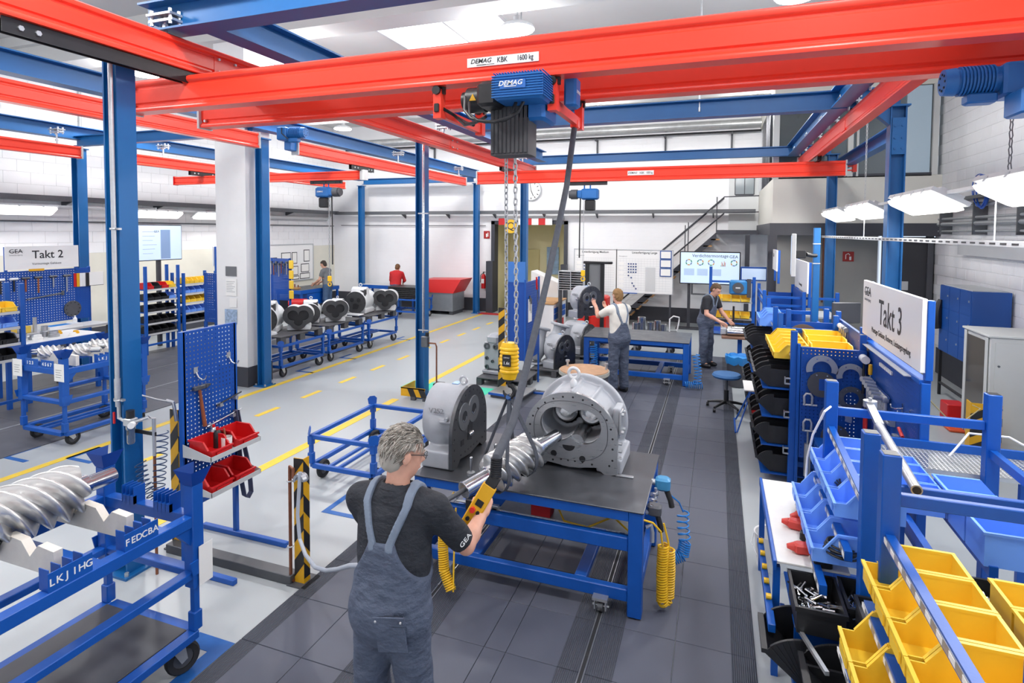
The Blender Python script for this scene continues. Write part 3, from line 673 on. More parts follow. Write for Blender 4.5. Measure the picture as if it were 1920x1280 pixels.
for y0,y1,n in ((6.2,8.1,'over the Takt 2 sign'),(9.9,11.1,'left of the wall pillar, above the screen'),(11.55,13.3,'cut off by the white pillar')):fluo(-13.2,y0,y1,3.15,'long fluorescent lamp on the left wall %s'%n,.14)
# ---------------- people ----------------
class Field:
    def __init__(s,lo,hi,h):
        s.lo=np.array(lo,np.float32);s.h=h;n=np.ceil((np.array(hi)-np.array(lo))/h).astype(int)+1;s.n=n
        s.V=np.full(tuple(n),.1,np.float32)
    def sub(s,lo,hi):
        a=np.clip(np.floor((np.array(lo)-s.lo)/s.h).astype(int),0,s.n);b=np.clip(np.ceil((np.array(hi)-s.lo)/s.h).astype(int)+1,0,s.n)
        sl=tuple(slice(int(a[i]),int(b[i])) for i in range(3))
        ax=[s.lo[i]+s.h*np.arange(a[i],b[i],dtype=np.float32) for i in range(3)]
        return sl,np.stack(np.meshgrid(*ax,indexing='ij'),-1)
    def put(s,fn,lo,hi,k=.02,op='add',m=.05):
        sl,P=s.sub(np.array(lo)-m,np.array(hi)+m)
        if P.size==0:return s
        d=fn(P).astype(np.float32);v=s.V[sl]
        if op=='add':s.V[sl]=smin(v,d,k) if k>0 else np.minimum(v,d)
        elif op=='cut':s.V[sl]=np.maximum(v,-d)
        return s
    def cap(s,a,b,ra,rb=None,k=.02,op='add'):
        rb=ra if rb is None else rb;r=max(ra,rb);a=np.array(a,float);b=np.array(b,float)
        return s.put(lambda P:cap(P,a,b,ra,rb),np.minimum(a,b)-r,np.maximum(a,b)+r,k,op)
    def ell(s,c,r,k=.02,M=None,op='add'):
        q=max(r);c=np.array(c,float);return s.put(lambda P:ell(P,c,r,M),c-q,c+q,k,op)
    def box(s,c,r,rad=.006,k=.01,M=None,op='add'):
        q=np.linalg.norm(r);c=np.array(c,float);return s.put(lambda P:sbox(P,c,r,rad,M),c-q,c+q,k,op)
    def cyl(s,a,b,r,k=.01,op='add'):
        a=np.array(a,float);b=np.array(b,float);return s.put(lambda P:scyl(P,a,b,r),np.minimum(a,b)-r,np.maximum(a,b)+r,k,op)
    def mask(s,fn):
        ax=[s.lo[i]+s.h*np.arange(s.n[i],dtype=np.float32) for i in range(3)]
        P=np.stack(np.meshgrid(*ax,indexing='ij'),-1);s.V=np.maximum(s.V,fn(P).astype(np.float32));return s
    def warp(s,amp,f):
        ax=[s.lo[i]+s.h*np.arange(s.n[i],dtype=np.float32) for i in range(3)]
        X,Y,Z=np.meshgrid(*ax,indexing='ij')
        s.V=s.V+amp*(np.sin(f*Z+2.1*np.sin(f*.37*X+1)+.6*f*X)*.6+np.sin(f*1.7*Z-f*.8*Y+2*np.sin(f*.5*X+.7*f*Y))*.4);return s
    def mesh(s,name,mt,sm=1):
        V=s.V.astype(float);hi=s.lo+s.h*(s.n-1)
        return netmesh(name,lambda G:V.copy(),s.lo.astype(float),hi-s.h*.01,s.h,mt,sm)
def nrm(v):v=np.array(v,float);return v/np.linalg.norm(v)
def hand(Fd,w,xd,zd,side,curl,r=.0085,sc=1.0):
    x=nrm(xd);z=nrm(np.array(zd)-np.dot(zd,x)*x);y=np.cross(z,x)*side   # y toward thumb, palm faces -z
    A=lambda p:np.array(w)+sc*(p[0]*x+p[1]*y+p[2]*z)
    M=np.stack([x,y,z],1)
    Fd.box(A((.052,0,0)),(.046*sc,.042*sc,.0145*sc),.012,.015,M)
    Fd.cap(A((-.03,0,0)),A((.03,0,0)),.027*sc,.026*sc,.02)
    for i,(yy,L) in enumerate(((-.034,.060),(-.0115,.074),(.0115,.080),(.034,.072))):
        p=np.array((.092,yy,0));a=0
        for j,f in enumerate((.42,.32,.26)):
            a+=R(curl[j] if not isinstance(curl[0],(tuple,list)) else curl[i][j])
            q=p+L*f*1.25*np.array((math.cos(a),0,-math.sin(a)))
            Fd.cap(A(p),A(q),r*(1.08-.1*j)*sc,r*(1.0-.1*j)*sc,.004);p=q
    Fd.cap(A((.02,.03,-.008)),A((.055,.058,-.022)),.014*sc,.012*sc,.012);Fd.cap(A((.055,.058,-.022)),A((.085,.055,-.04)),.0115*sc,.0095*sc,.005)
def human(name,label,loc,rz,J,wear,h=.008,hair='#8d8a86',sc=1.0,skin=SKIN,glasses=False,beard=None):
    t=thing(name,label,'person',loc,rz)
    g=lambda k:np.array(J[k],float)
    allp=np.array([J[k] for k in J if not k.startswith('_')],float)
    lo=allp.min(0)-.22;hi=allp.max(0)+.22;lo[2]=-.0
    hc=g('head');hy,hp,hr=J.get('_headrot',(0,0,0))
    HM=np.array((RZ(-R(hy))@RX(-R(hp))@RY(R(hr))).to_3x3())     # head local -> body, y forward
    HP=lambda p:hc+HM@np.array(p,float)
    def torso(Fd,o=0.,k=.05):
        pel,che,nec=g('pelvis'),g('chest'),g('neck');sl,sr=g('sl'),g('sr');mid=(pel+che)/2
        ax=sr-sl;yaw=math.atan2(ax[1],ax[0]);TM=np.array(RZ(yaw).to_3x3())
        b=J.get('_belly',0)
        Fd.ell(pel+(0,0,-.02),(.172+o,.135+o,.17+o),k,TM);Fd.ell(mid+(0,.01+b*.5,0),(.165+o+b*.4,.125+o+b,.2+o),k,TM)
        Fd.ell(che,(.175+o,.118+o,.2+o),k,TM);Fd.cap(sl*.8+sr*.2,sr*.8+sl*.2,.075+o,None,k)
        Fd.cap(nec+(0,-.01,-.03),sl*.75+sr*.25,.06+o,.055+o,k);Fd.cap(nec+(0,-.01,-.03),sr*.75+sl*.25,.06+o,.055+o,k)
    def legs(Fd,o=0.,end=0.,k=.03,taper=1.):
        for s in 'lr':
            hp_,kn,an=g('h'+s),g('k'+s),g('a'+s)
            Fd.cap(hp_,kn,.088+o,.062+o,k);Fd.cap(kn,an+(kn-an)*end,.060+o,.042+o*taper,k)
    # body
    B=Field(lo,hi,h);torso(B,-.012);legs(B,-.006)
    for s,sg in (('l',-1),('r',1)):
        S,E,W=g('s'+s),g('e'+s),g('w'+s)
        B.cap(S,E,.052,.043,.03);fm_=E+(W-E)*.35;B.cap(E,fm_,.043,.044,.015);B.cap(fm_,W,.044,.028,.015)
        hd=J.get('_hand'+s)
        if hd:hand(B,W,hd[0],hd[1],hd[2],hd[3],.0085 if h<.009 else .010,1.0)
        else:
            d=nrm(W-E);hand(B,W,d,(-sg,0,0.2),1 if sg<0 else 1,(18,22,18),.0085 if h<.009 else .010)
        a=g('a'+s);B.cap(a,a+np.array((0,.12,-.03)),.038,.03,.02)
    B.cap(g('neck')+(0,-.01,-.05),HP((0,-.015,-.05)),.058,.056,.025)
    B.ell(HP((0,-.012,.025)),(.074,.094,.092),.02,HM);B.ell(HP((0,.028,-.045)),(.056,.066,.07),.03,HM);B.ell(HP((0,.05,-.088)),(.03,.03,.026),.025,HM)
    B.cap(HP((0,.088,.012)),HP((0,.104,-.022)),.009,.014,.012);B.cap(HP((-.012,.094,-.03)),HP((.012,.094,-.03)),.008,None,.008)
    B.cap(HP((-.045,.072,.022)),HP((.045,.072,.022)),.012,None,.012)
    for s in (-1,1):
        B.ell(HP((s*.082,-.014,-.008)),(.012,.022,.034),.006,HM);B.ell(HP((s*.032,.084,.006)),(.013,.008,.007),.004,HM)
    B.cap(HP((-.02,.088,-.058)),HP((.02,.088,-.058)),.007,None,.008)
    ob('body',B.mesh('body',skin,2 if h<.009 else 1),None,t)
    # face details
    dark=mat('eye_dark','#2b2522',.3)
    for s in (-1,1):
        ob('eye',MB().sph(HP((s*.032,.0885,.007)),.0075,8,6),dark,t)
        ob('eyebrow',MB().tube([HP((s*.018,.09,.026)),HP((s*.034,.092,.03)),HP((s*.05,.08,.025))],.0035,5),mat('hair_'+hair,hair,.8),t)
    ob('mouth',MB().tube([HP((-.022,.0925,-.058)),HP((0,.0975,-.059)),HP((.022,.0925,-.058))],.0022,5),mat('lip','#a85f55',.5),t)
    HAIR=mat('hair_'+hair,hair,.7,0,.35,9,.5,45,stretch=(6,1.2,1.2))
    lo2,hi2=hc-.17,hc+.17;hh=min(h,.007);Hf=Field(lo2,hi2,hh)
    Hf.ell(HP((0,-.02,.03)),(.086,.103,.1),.02,HM);Hf.ell(HP((0,-.055,-.035)),(.07,.06,.07),.03,HM)
    MT=HM.T
    def hm(P):
        q=(P-hc)@HM   # to head local
        x,y,z=q[...,0],q[...,1],q[...,2]
        face=np.minimum(np.minimum(y-(-.03+.0*z),.068-z),1)   # >0: forward of the ears and below the hairline
        face2=y-(.058+.25*(z-.06))
        d=np.maximum(np.where(z<.062,np.where(z<.028,y+.03,y-.018),y-(.085-.4*(z-.062))),-.095-z)
        wob=.0035*np.sin(95*x+40*z+3*np.sin(60*y))+.003*np.sin(70*y+55*z+2*np.sin(80*x))
        return np.maximum(d+wob,-1)
    def wv(P):
        q=(P-hc)@HM;x,y,z=q[...,0],q[...,1],q[...,2];return .0028*np.sin(120*x+2.5*np.sin(38*z+20*y))+.0022*np.sin(75*(z-y)+3*np.sin(50*x))
    ax=[Hf.lo[i]+Hf.h*np.arange(Hf.n[i],dtype=np.float32) for i in range(3)];P=np.stack(np.meshgrid(*ax,indexing='ij'),-1)
    Hf.V=np.maximum(Hf.V+wv(P),hm(P)).astype(np.float32)
    hob=ob('hair',Hf.mesh('hair',HAIR,1),None,t)
    if h<.008:   # loose strands on top
        rg=random.Random(5);sts=[MB(),MB(),MB()]
        for _ in range(2400):
            st=sts[rg.randrange(3)]
            th=rg.uniform(0,2*math.pi);ph=math.acos(rg.uniform(-.75,1));d=np.array((math.sin(ph)*math.cos(th),math.sin(ph)*math.sin(th),math.cos(ph)))
            p=np.array((0,-.02,.03))+d*np.array((.085,.102,.099))
            if p[2]<.05 and p[1]>.0:continue
            if p[1]>.075 or p[2]<-.08:continue
            fl=nrm(np.array((.25*p[0]/.08+rg.uniform(-.3,.3),-.55+rg.uniform(-.25,.25),-.7 if p[2]<.07 else -.1)));fl=nrm(fl-.9*np.dot(fl,d)*d)
            L=rg.uniform(.025,.05);lift=rg.uniform(.001,.009)
            st.tube([HP(p),HP(p+fl*L*.5+d*lift),HP(p+fl*L+d*lift*.9)],[.0017,.0016,.0005],3,caps=False)
        for st,cc in zip(sts,('#c6c1b8','#968f85','#5f5a53')):
            q=ob('strands',st,mat('strand_'+cc,cc,.6),hob);q['kind']='stuff'
    if glasses:
        gl=MB()
        for s in (-1,1):
            gl.tube([HP((s*.078,-.005,.012)),HP((s*.074,.06,.016)),HP((s*.06,.098,.014))],.0022,6)
            gl.tube([HP((s*.034+.023*math.cos(a),.104-.01*abs(math.cos(a)) ,.008+.017*math.sin(a))) for a in np.linspace(0,2*math.pi,14)[:-1]],.0016,5,True)
        gl.tube([HP((-.011,.105,.012)),HP((.011,.105,.012))],.0018,5)
        ob('glasses',gl,BLACK,t)
    # shirt
    shm,slv=wear['shirt'],wear.get('sleeve',.62)
    o=.012;S_=Field(lo,hi,h);torso(S_,o)
    for s in 'lr':
        S,E,W=g('s'+s),g('e'+s),g('w'+s);en=S+(E-S)*slv if slv<=1 else E+(W-E)*(slv-1)
        if slv<=1:S_.cap(S,en,.074,.062,.035)
        else:S_.cap(S,E,.07,.058,.035);S_.cap(E,en,.058,.042,.02)
        d=nrm(en-(S if slv<=1 else E));S_.put(lambda P,c=en,d=d:np.maximum(.012-np.abs((P-c)@d-.09)+.075,np.linalg.norm((P-c)-((P-c)@d)[...,None]*d,axis=-1)-.12)*-1 if False else np.maximum(-((P-c)@d),np.linalg.norm(P-c,axis=-1)-.13),en-.13,en+.13,0,'cut')
    nc=g('neck');S_.cap(nc+(0,0,-.005),HP((0,-.012,-.06)),.066,.08,0,'cut')
    zb=g('pelvis')[2]-(.0 if wear.get('dung') else .09)
    S_.warp(.0035 if h<.009 else .003,26);S_.mask(lambda P:zb-P[...,2])
    so=ob('shirt',S_.mesh('shirt',shm,2 if h<.009 else 1),None,t)
    if wear.get('collar'):
        c=MB();pts=[]
        for i in range(17):
            a=R(-250+ i*20);pts.append(nc+np.array((.074*math.cos(a),-.012+.074*math.sin(a)*.95,.004+.016*(-math.sin(a)))))
        c.tube(pts,[.011]*17,6);ob('collar',c,shm,so)
    # trousers / dungarees
    T_=Field(lo,hi,h);legs(T_,.022,.06,.05,1.9);pel=g('pelvis');T_.ell(pel+(0,-.01,-.03),(.174,.145,.17),.05)
    if wear.get('dung'):torso(T_,o+.013)
    trm=wear['trousers']
    T_.warp(.004,22)
    zt=pel[2]+.05
    if wear.get('dung'):
        zb0=wear.get('bib',1.2);ax_=g('sr')-g('sl');ax_=nrm((ax_[0],ax_[1],0));cx=g('chest')
        def bm(P):
            q=P-cx;x=q@ax_;z=P[...,2]
            w_=.066+.95*np.clip(zb0-z,0,1)**1.3
            bib=np.maximum(np.abs(x)-w_,z-zb0)
            xs=.045+.06*np.clip((z-zb0)/.16,0,1)
            return np.minimum(bib,z-zt)
        def sm_(P):
            q=P-cx;x=q@ax_;z=P[...,2];xs=.045+.06*np.clip((z-zb0)/.16,0,1)
            return np.maximum(np.abs(np.abs(x)-xs)-.019,zb0-.035-z)
        Sf=Field(lo,hi,h);torso(Sf,o+.017);Sf.mask(sm_);Sf.cap(nc+(0,0,-.005),HP((0,-.012,-.06)),.078,.085,0,'cut')
        strap_me=Sf.mesh('straps',STRP,1)
        T_.mask(bm);T_.cap(nc+(0,0,-.005),HP((0,-.012,-.06)),.078,.085,0,'cut')
    else:T_.mask(lambda P:P[...,2]-zt)
    to=ob('dungarees' if wear.get('dung') else 'trousers',T_.mesh('trousers',trm,2 if h<.009 else 1),None,t)
    if wear.get('dung'):ob('straps',strap_me,None,to)
    for s in 'lr':
        a=g('a'+s);fd=J.get('_foot'+s,(0,1,0));fd=nrm(fd);sd=np.array((fd[1],-fd[0],0))
        Fs=Field(a-np.array((.2,.2,.16)),a+np.array((.2,.2,.12)),.01);M=np.stack([sd,fd,(0,0,1)],1)
        b=np.array((a[0],a[1],0));Fs.ell(b+fd*.06+(0,0,.045),(.05,.145,.05),.03,M);Fs.ell(b-fd*.02+(0,0,.07),(.045,.065,.07),.03,M);Fs.mask(lambda P:.004-P[...,2])
        ob('shoe',Fs.mesh('shoe',BLACK,1),None,t)
    return t,HP
STAND=dict(pelvis=(0,0,.98),chest=(0,.01,1.3),neck=(0,.0,1.5),head=(0,.03,1.655),sl=(-.19,0,1.43),sr=(.19,0,1.43),el=(-.25,.0,1.14),er=(.25,0,1.14),wl=(-.26,.1,.9),wr=(.26,.1,.9),hl=(-.09,0,.9),hr=(.09,0,.9),kl=(-.11,.02,.5),kr=(.11,.02,.5),al=(-.12,0,.09),ar=(.12,0,.09))
def pose(**k):d=dict(STAND);d.update(k);return d
# foreground man with the pendant control (local axes equal world axes)
MX,MY=-1.46,2.36
L_=lambda x,y,z:(x-MX,y-MY,z)
main,HPm=human('person','grey haired man from behind in navy polo and grey dungarees holding the yellow crane control',(MX,MY,0),0,
  pose(pelvis=(0,-.02,1.0),chest=(.0,.02,1.31),neck=(.0,.05,1.51),head=(.02,.085,1.675),_headrot=(42,16,0),sl=(-.2,.03,1.44),sr=(.2,.06,1.43),
   el=(-.24,.2,1.18),wl=(-.08,.43,1.1),er=L_(-1.175,2.6,1.17),wr=L_(-1.165,2.775,1.255),hl=(-.09,-.01,.92),hr=(.09,-.01,.92),kl=(-.12,.0,.5),kr=(.12,.02,.5),al=(-.14,-.02,.09),ar=(.15,.0,.09),
   _handr=((-.05,.85,.5),(.55,-.35,.6),1,(38,58,45)),_handl=((.2,.95,0),(-.2,.1,1),-1,(55,65,50)),_belly=.02),
  dict(shirt=NAVY,sleeve=.86,trousers=OVER,dung=True,bib=1.315,collar=True),.0065,hair='#a9a49b',glasses=True)
_n=Vector((.74,-.62,.25)).normalized();_u=-Vector((.085,.18,-.26)).normalized()
text('GEA',.04,BOARD,main,frame(Vector(L_(-1.193,2.56,1.23))+_n*.07,_u.cross(_n),_u),'sleeve_logo',bold=.01)
pk=MB().bbox(-.078,.078,-.007,.007,-.03,.02,.005,M=T(.085,-.171,1.0)@RX(R(4))@RZ(R(10))@RY(R(-5))).bbox(-.072,.072,-.004,.004,-.16,-.03,.003,M=T(.085,-.168,1.0)@RX(R(4))@RZ(R(10))@RY(R(-5)))
pko=ob('back_pocket_flap',pk,OVER,main);ob('snap',MB().sph((.025,-.187,.99),.007,8,6),STEEL,pko);ob('snap',MB().sph((.145,-.168,1.0),.007,8,6),STEEL,pko)
# ---------------- main bench and the compressor parts on it ----------------
PLATE=mat('bench_steel_plate','#62656b',.38,.75,.25,5,.03,50,rv=.12)
def coil(mb,path,R_,r,turns,n=6,per=14):
    P=[Vector(p) for p in path];k=int(turns*per);pts=[]
    seg=[(P[i+1]-P[i]).length for i in range(len(P)-1)];tot=sum(seg)
    for i in range(k+1):
        s=tot*i/k;j=0
        while j<len(seg)-1 and s>seg[j]:s-=seg[j];j+=1
        q=P[j].lerp(P[j+1],s/max(seg[j],1e-6));d=(P[j+1]-P[j]).normalized()
        if 0<j or j<len(seg)-1:
            d2=(P[min(j+2,len(P)-1)]-P[max(j-1,0)]);d=(d+d2.normalized()).normalized() if d2.length>0 else d
        u=Vector((0,0,1)) if abs(d.z)<.9 else Vector((1,0,0));x=u.cross(d).normalized();y=d.cross(x)
        a=2*math.pi*turns*i/k;pts.append(q+x*(R_*math.cos(a))+y*(R_*math.sin(a)))
    return mb.tube(pts,r,n)
def bench(loc,label,w=1.82,d=1.11,H=.8):
    t=thing('workbench',label,'workbench',loc,0,'blue assembly benches on floor rails')
    ob('top_plate',MB().bbox(-.01,w+.01,-.01,d+.01,H-.012,H,.003),PLATE,t)
    for y in (0,d-.06):ob('apron',MB().box(.1,w-.1,y,y+.06,H-.082,H-.013),BLUE2,t,smooth=0)
    for x in (0,w-.06):ob('apron',MB().box(x,x+.06,.1,d-.1,H-.082,H-.013),BLUE2,t,smooth=0)
    for x in (0,w-.1):
        for y in (0,d-.1):
            l=ob('leg',MB().bbox(x,x+.1,y,y+.1,.02,H-.013,.006),BLUE2,t);ob('foot_pad',MB().box(x+.02,x+.08,y+.02,y+.08,.012,.03),RUBBER,l)
    for y in (.02,d-.08):
        ob('middle_rail',MB().bbox(.1,w-.1,y,y+.06,.485,.585,.006),BLUE2,t);ob('lower_rail',MB().bbox(.1,w-.1,y,y+.06,.115,.205,.006),BLUE2,t)
    for x in (.02,w-.08):ob('side_rail',MB().bbox(x,x+.06,.1,d-.1,.115,.205,.006),BLUE2,t)
    for x in (.5,1.36):ob('cross_member',MB().bbox(x-.045,x+.045,.08,d-.08,.15,.204,.006),BLUE2,t)
    for x in (-1.985+2.28,-.75+2.28):
        for y in (-.03,d-.12):
            if abs(loc[0]+2.28)>.3:x2=x-(loc[0]+2.28)
            else:x2=x
            c=ob('caster',MB().box(x2-.055,x2+.055,y-.01,y+.1,.115,.135).box(x2-.045,x2-.035,y+.01,y+.08,.04,.116).box(x2+.035,x2+.045,y+.01,y+.08,.04,.116),ZINC,t,smooth=0)
            ob('wheel',MB().cyl((x2-.02,y+.045,.055),(x2+.02,y+.045,.055),.04,18),DSTEEL,c);ob('axle',MB().cyl((x2-.06,y+.045,.055),(x2+.06,y+.045,.055),.008,8),ZINC,c)
    ob('shelf_sheet',MB().box(.62,w-.08,.3,.62,.47,.478),ZINC,t,smooth=0)
    return t
bench((-2.28,4.02,0),'near blue workbench with dark steel top holding the two open casings')
bench((-2.35,10.55,0),'farther blue workbench in front of the man in the white shirt',1.9,1.1)
# star-shaped loops sampled by angle
def loop(fn,n=72):return [fn(2*math.pi*i/n) for i in range(n)]
def flange_outline(a,hw=.37,top=.62,cz=.27,foot=.0):
    # arched plate with two feet; centre (0,cz), bottom between the feet is a shallow arc
    c,s=math.cos(a),math.sin(a)
    best=9
    r1=.355
    # arch (upper), sides, feet corners, bottom arc
    if s>=0:return (hw*c*1.0,cz+ (top-cz)*s)
    # lower half: walk to box with rounded belly
    tx=hw/abs(c) if abs(c)>1e-6 else 9;tz=cz/abs(s)
    t=min(tx,tz);x,z=c*t,cz+s*t
    if abs(x)<hw*.66 and z<.08:   # belly raised above the bench
        x=c*(cz-.02)/abs(s);z=.02+.03*(abs(x)/(hw*.66))
    return (x,z)
def two_circles(a,r=.137,d=.106,cz=.355,sc=1.0):
    c,s=math.cos(a),math.sin(a);best=0
    for q in (-d,d):
        b=-q*c;disc=b*b-(q*q-r*r)
        if disc>=0:best=max(best,-b+math.sqrt(disc))
    return (c*best*sc,cz+s*best*sc)
def casing_flange(t,M,th=.035,front=MACH,hole=True):
    o=loop(lambda a:flange_outline(a));i=loop(lambda a:(two_circles(a)[0],two_circles(a)[1]))
    fl=ob('flange',MB().ring(o,i,-th,0,M),front,t,smooth=50)
    bh=MB()
    for k in range(26):
        a=2*math.pi*k/26+.06;x,z=flange_outline(a);x*=.9;z=.27+(z-.27)*.9
        if z<.06:z=.075
        p=M@Vector((x,z,.0012));q=M@Vector((x,z,-.006));bh.cyl(q,p,.0085,8)
    b=ob('bolt_hole_shade',bh,BLACK,fl);b['kind']='stuff'  # black discs on the face stand in for the shade in the holes
    return fl
# big casing: flange plane faces -y
bc=thing('compressor_casing','large grey compressor casing with open twin bore on the near bench','casing',(-1.12,4.55,.8))
MF=Matrix(((1,0,0,0),(0,0,-1,0),(0,1,0,0),(0,0,0,1)))   # (u,v,w)->(u,-w,v): w toward viewer
bc.scale=(1.06,1.0,1.04);casing_flange(bc,MF)
Fb=Field((-.44,.02,-.01),(.44,.56,.74),.011)
Fb.put(lambda P:np.maximum(np.maximum(np.linalg.norm((P-np.array((0,0,.3)))[...,[0,2]]*np.array((1,1.02)),axis=-1)-.315,np.abs(P[...,1]-.28)-.23),-.0-P[...,2]),(-.4,.03,0),(.4,.52,.7),0)
Fb.put(lambda P:np.maximum(np.maximum(np.linalg.norm((P-np.array((0,0,.285)))[...,[0,2]],axis=-1)-.385,np.abs(P[...,1]-.46)-.03),-P[...,2]),(-.42,.4,0),(.42,.53,.7),.015)
for x in (-.3,.3):Fb.box((x,.27,.06),(.1,.24,.062),.012,.03)
for x in (-.16,0,.16):Fb.box((x,.25,.575 if x==0 else .53),(.012,.22,.055),.006,.015)
Fb.box((.345,.2,.38),(.03,.1,.12),.01,.02)
tb=lambda P:np.minimum(np.hypot(P[...,0]+.106,P[...,2]-.355),np.hypot(P[...,0]-.106,P[...,2]-.355))-.134
Fb.put(lambda P:np.maximum(tb(P),P[...,1]-.36),(-.3,0,.15),(.3,.37,.55),0,'cut')
ob('cast_body',Fb.mesh('cast_body',CAST,1),None,bc)
bk=ob('bore_wall',MB().prism([(p[0],p[1]) for p in loop(lambda a:two_circles(a,.135),48)],-.37,-.36,MF),DSTEEL,bc)
for x,z in ((-.106,.385),(.106,.385)):
    ob('bearing_seat',MB().lathe([(.062,-.36),(.062,-.3),(.085,-.29),(.1,-.3),(.1,-.36)],24,MF@T(x,z,0)),MACH,bc)
    ob('bearing_bore',MB().lathe([(.0,-.345),(.045,-.345),(.045,-.285),(.06,-.285),(.06,-.36)],24,MF@T(x,z,0)),CHROME,bc)
ob('slide_bore',MB().cyl(MF@Vector((.05,.23,-.34)),MF@Vector((.05,.23,-.02)),.055,20),MACH,bc)
for x,z in ((-.13,.115),(.1,.1)):ob('oil_port',MB().cyl(MF@Vector((x,z,-.01)),MF@Vector((x,z,.0015)),.025,18),BLACK,bc)
ob('seal_groove',MB().tube([MF@Vector((math.copysign(abs(math.cos(a))**.8,math.cos(a))*.295,.315+math.copysign(abs(math.sin(a))**.8,math.sin(a))*.235,.0005)) for a in [2*math.pi*i/60 for i in range(60)]],.003,4,True),DGREY,bc)
ob('oil_slot',MB().prism([(.05*math.cos(a)-.01,.195+.045*math.sin(a)) for a in [R(180+i*15) for i in range(13)]],-.01,.0015,MF),BLACK,bc)
eb=ob('lifting_eye',MB().torus((-.02,.2,.73),.042,.014,20,8,RX(R(90))).lathe([(.03,.62),(.032,.655),(.018,.68),(.015,.69)],16,T(-.02,.2,0)),mat('eye_white','#dcdfe2',.4,.3),bc)
cvp=ob('side_cover',MB().box(.37,.385,.08,.2,.3,.48),ZINC,bc,smooth=0);ob('bolt',bolts(MB(),[(.385,y,z) for y in(.095,.185) for z in(.32,.46)],.014,.02,(1,0,0)),ZINC,cvp)
ob('side_bolt',bolts(MB(),[(.37,.06,z) for z in(.12,.18,.24)],.014,.025,(1,0,0)),ZINC,bc)
tag(ob('steel_strip',MB().bbox(-.74,-.6,4.55,4.585,.801,.812,.002),STEEL),'small flat steel strip lying at the foot of the large casing','strip')
# smaller casing, flange faces +x
sc_=thing('compressor_casing','light grey bearing casing with dark flange at the left of the near bench','casing',(-2.04,4.53,.8))
MS=Matrix(((0,0,1,0),(1,0,0,0),(0,1,0,0),(0,0,0,1)))     # (u,v,w)->(w,u,v)
DFL=mat('dark_machined','#5d5f62',.36,.8,.15,12,rv=.1)
fo=loop(lambda a:flange_outline(a));fl=ob('flange',MB().prism(fo,-.0,.03,MS),DFL,sc_,smooth=50)
bh=MB()
for k in range(24):
    a=2*math.pi*k/24+.06;x,z=flange_outline(a);x*=.88;z=max(.27+(z-.27)*.88,.075);bh.cyl(MS@Vector((x,z,.02)),MS@Vector((x,z,.0315)),.009,8)
b=ob('bolt_hole_shade',bh,BLACK,fl);b['kind']='stuff'  # hole shade painted as black discs, no real recess
for x,z in ((-.13,.385),(.065,.4)):
    ob('boss_ring',MB().lathe([(.05,.02),(.05,.036),(.115,.036),(.118,.03)],28,MS@T(x,z,0)),mat('boss_grey','#717478',.4,.6),fl)
    ob('bore',MB().lathe([(.0,.012),(.05,.012),(.05,.034)],24,MS@T(x,z,0)),BLACK,fl)
    ob('bore_liner',MB().lathe([(.034,.02),(.047,.02),(.047,.0365),(.034,.0365)],20,MS@T(x,z,0),True,R(200),R(350)),CHROME,fl)
ob('port_slot',MB().prism([(-.06,.16),(.02,.14),(.05,.3),(-.05,.31)],.02,.0325,MS),BLACK,fl);ob('slot_liner',MB().cyl(MS@Vector((-.05,.2,.033)),MS@Vector((.03,.2,.033)),.02,12),CHROME,fl)
ob('square_port',MB().box(-.2,-.14,.15,.2,.02,.0325,MS),BLACK,fl,smooth=0)
Fc=Field((-.36,-.4,-.005),(.03,.4,.66),.011)
Fc.put(lambda P:np.maximum(np.hypot(P[...,1]*1.02,P[...,2]-.35)-.262,np.abs(P[...,0]+.15)-.16),(-.33,-.28,.05),(.0,.28,.64),.0)
Fc.ell((-.2,-.12,.3),(.11,.16,.15),.05);Fc.ell((-.2,.12,.3),(.11,.16,.15),.05);Fc.ell((-.17,0,.2),(.12,.24,.1),.05)
for y in (-.27,.27):Fc.box((-.13,y,.07),(.13,.09,.075),.012,.03)
Fc.box((-.06,-.24,.37),(.07,.06,.012),.005,.01)
ob('cast_body',Fc.mesh('cast_body',CAST,1),None,sc_)
ob('lifting_eye',MB().torus((-.05,.03,.655),.032,.011,18,8,RX(R(90))),ZINC,sc_)
ob('grease_nipple',MB().cyl((-.06,-.27,.4),(-.06,-.31,.4),.016,8),ZINC,sc_)
ob('type_plate',MB().box(-.16,-.1,.02,.11,.612,.618),mat('plate_lightblue','#8fb4e0',.4),sc_,smooth=0)
text('V252',.06,GINK,sc_,frame((-.17,-.262,.45),(1,0,0),(0,0,1)),'chalk_mark',sx=1.1,ext=.004)
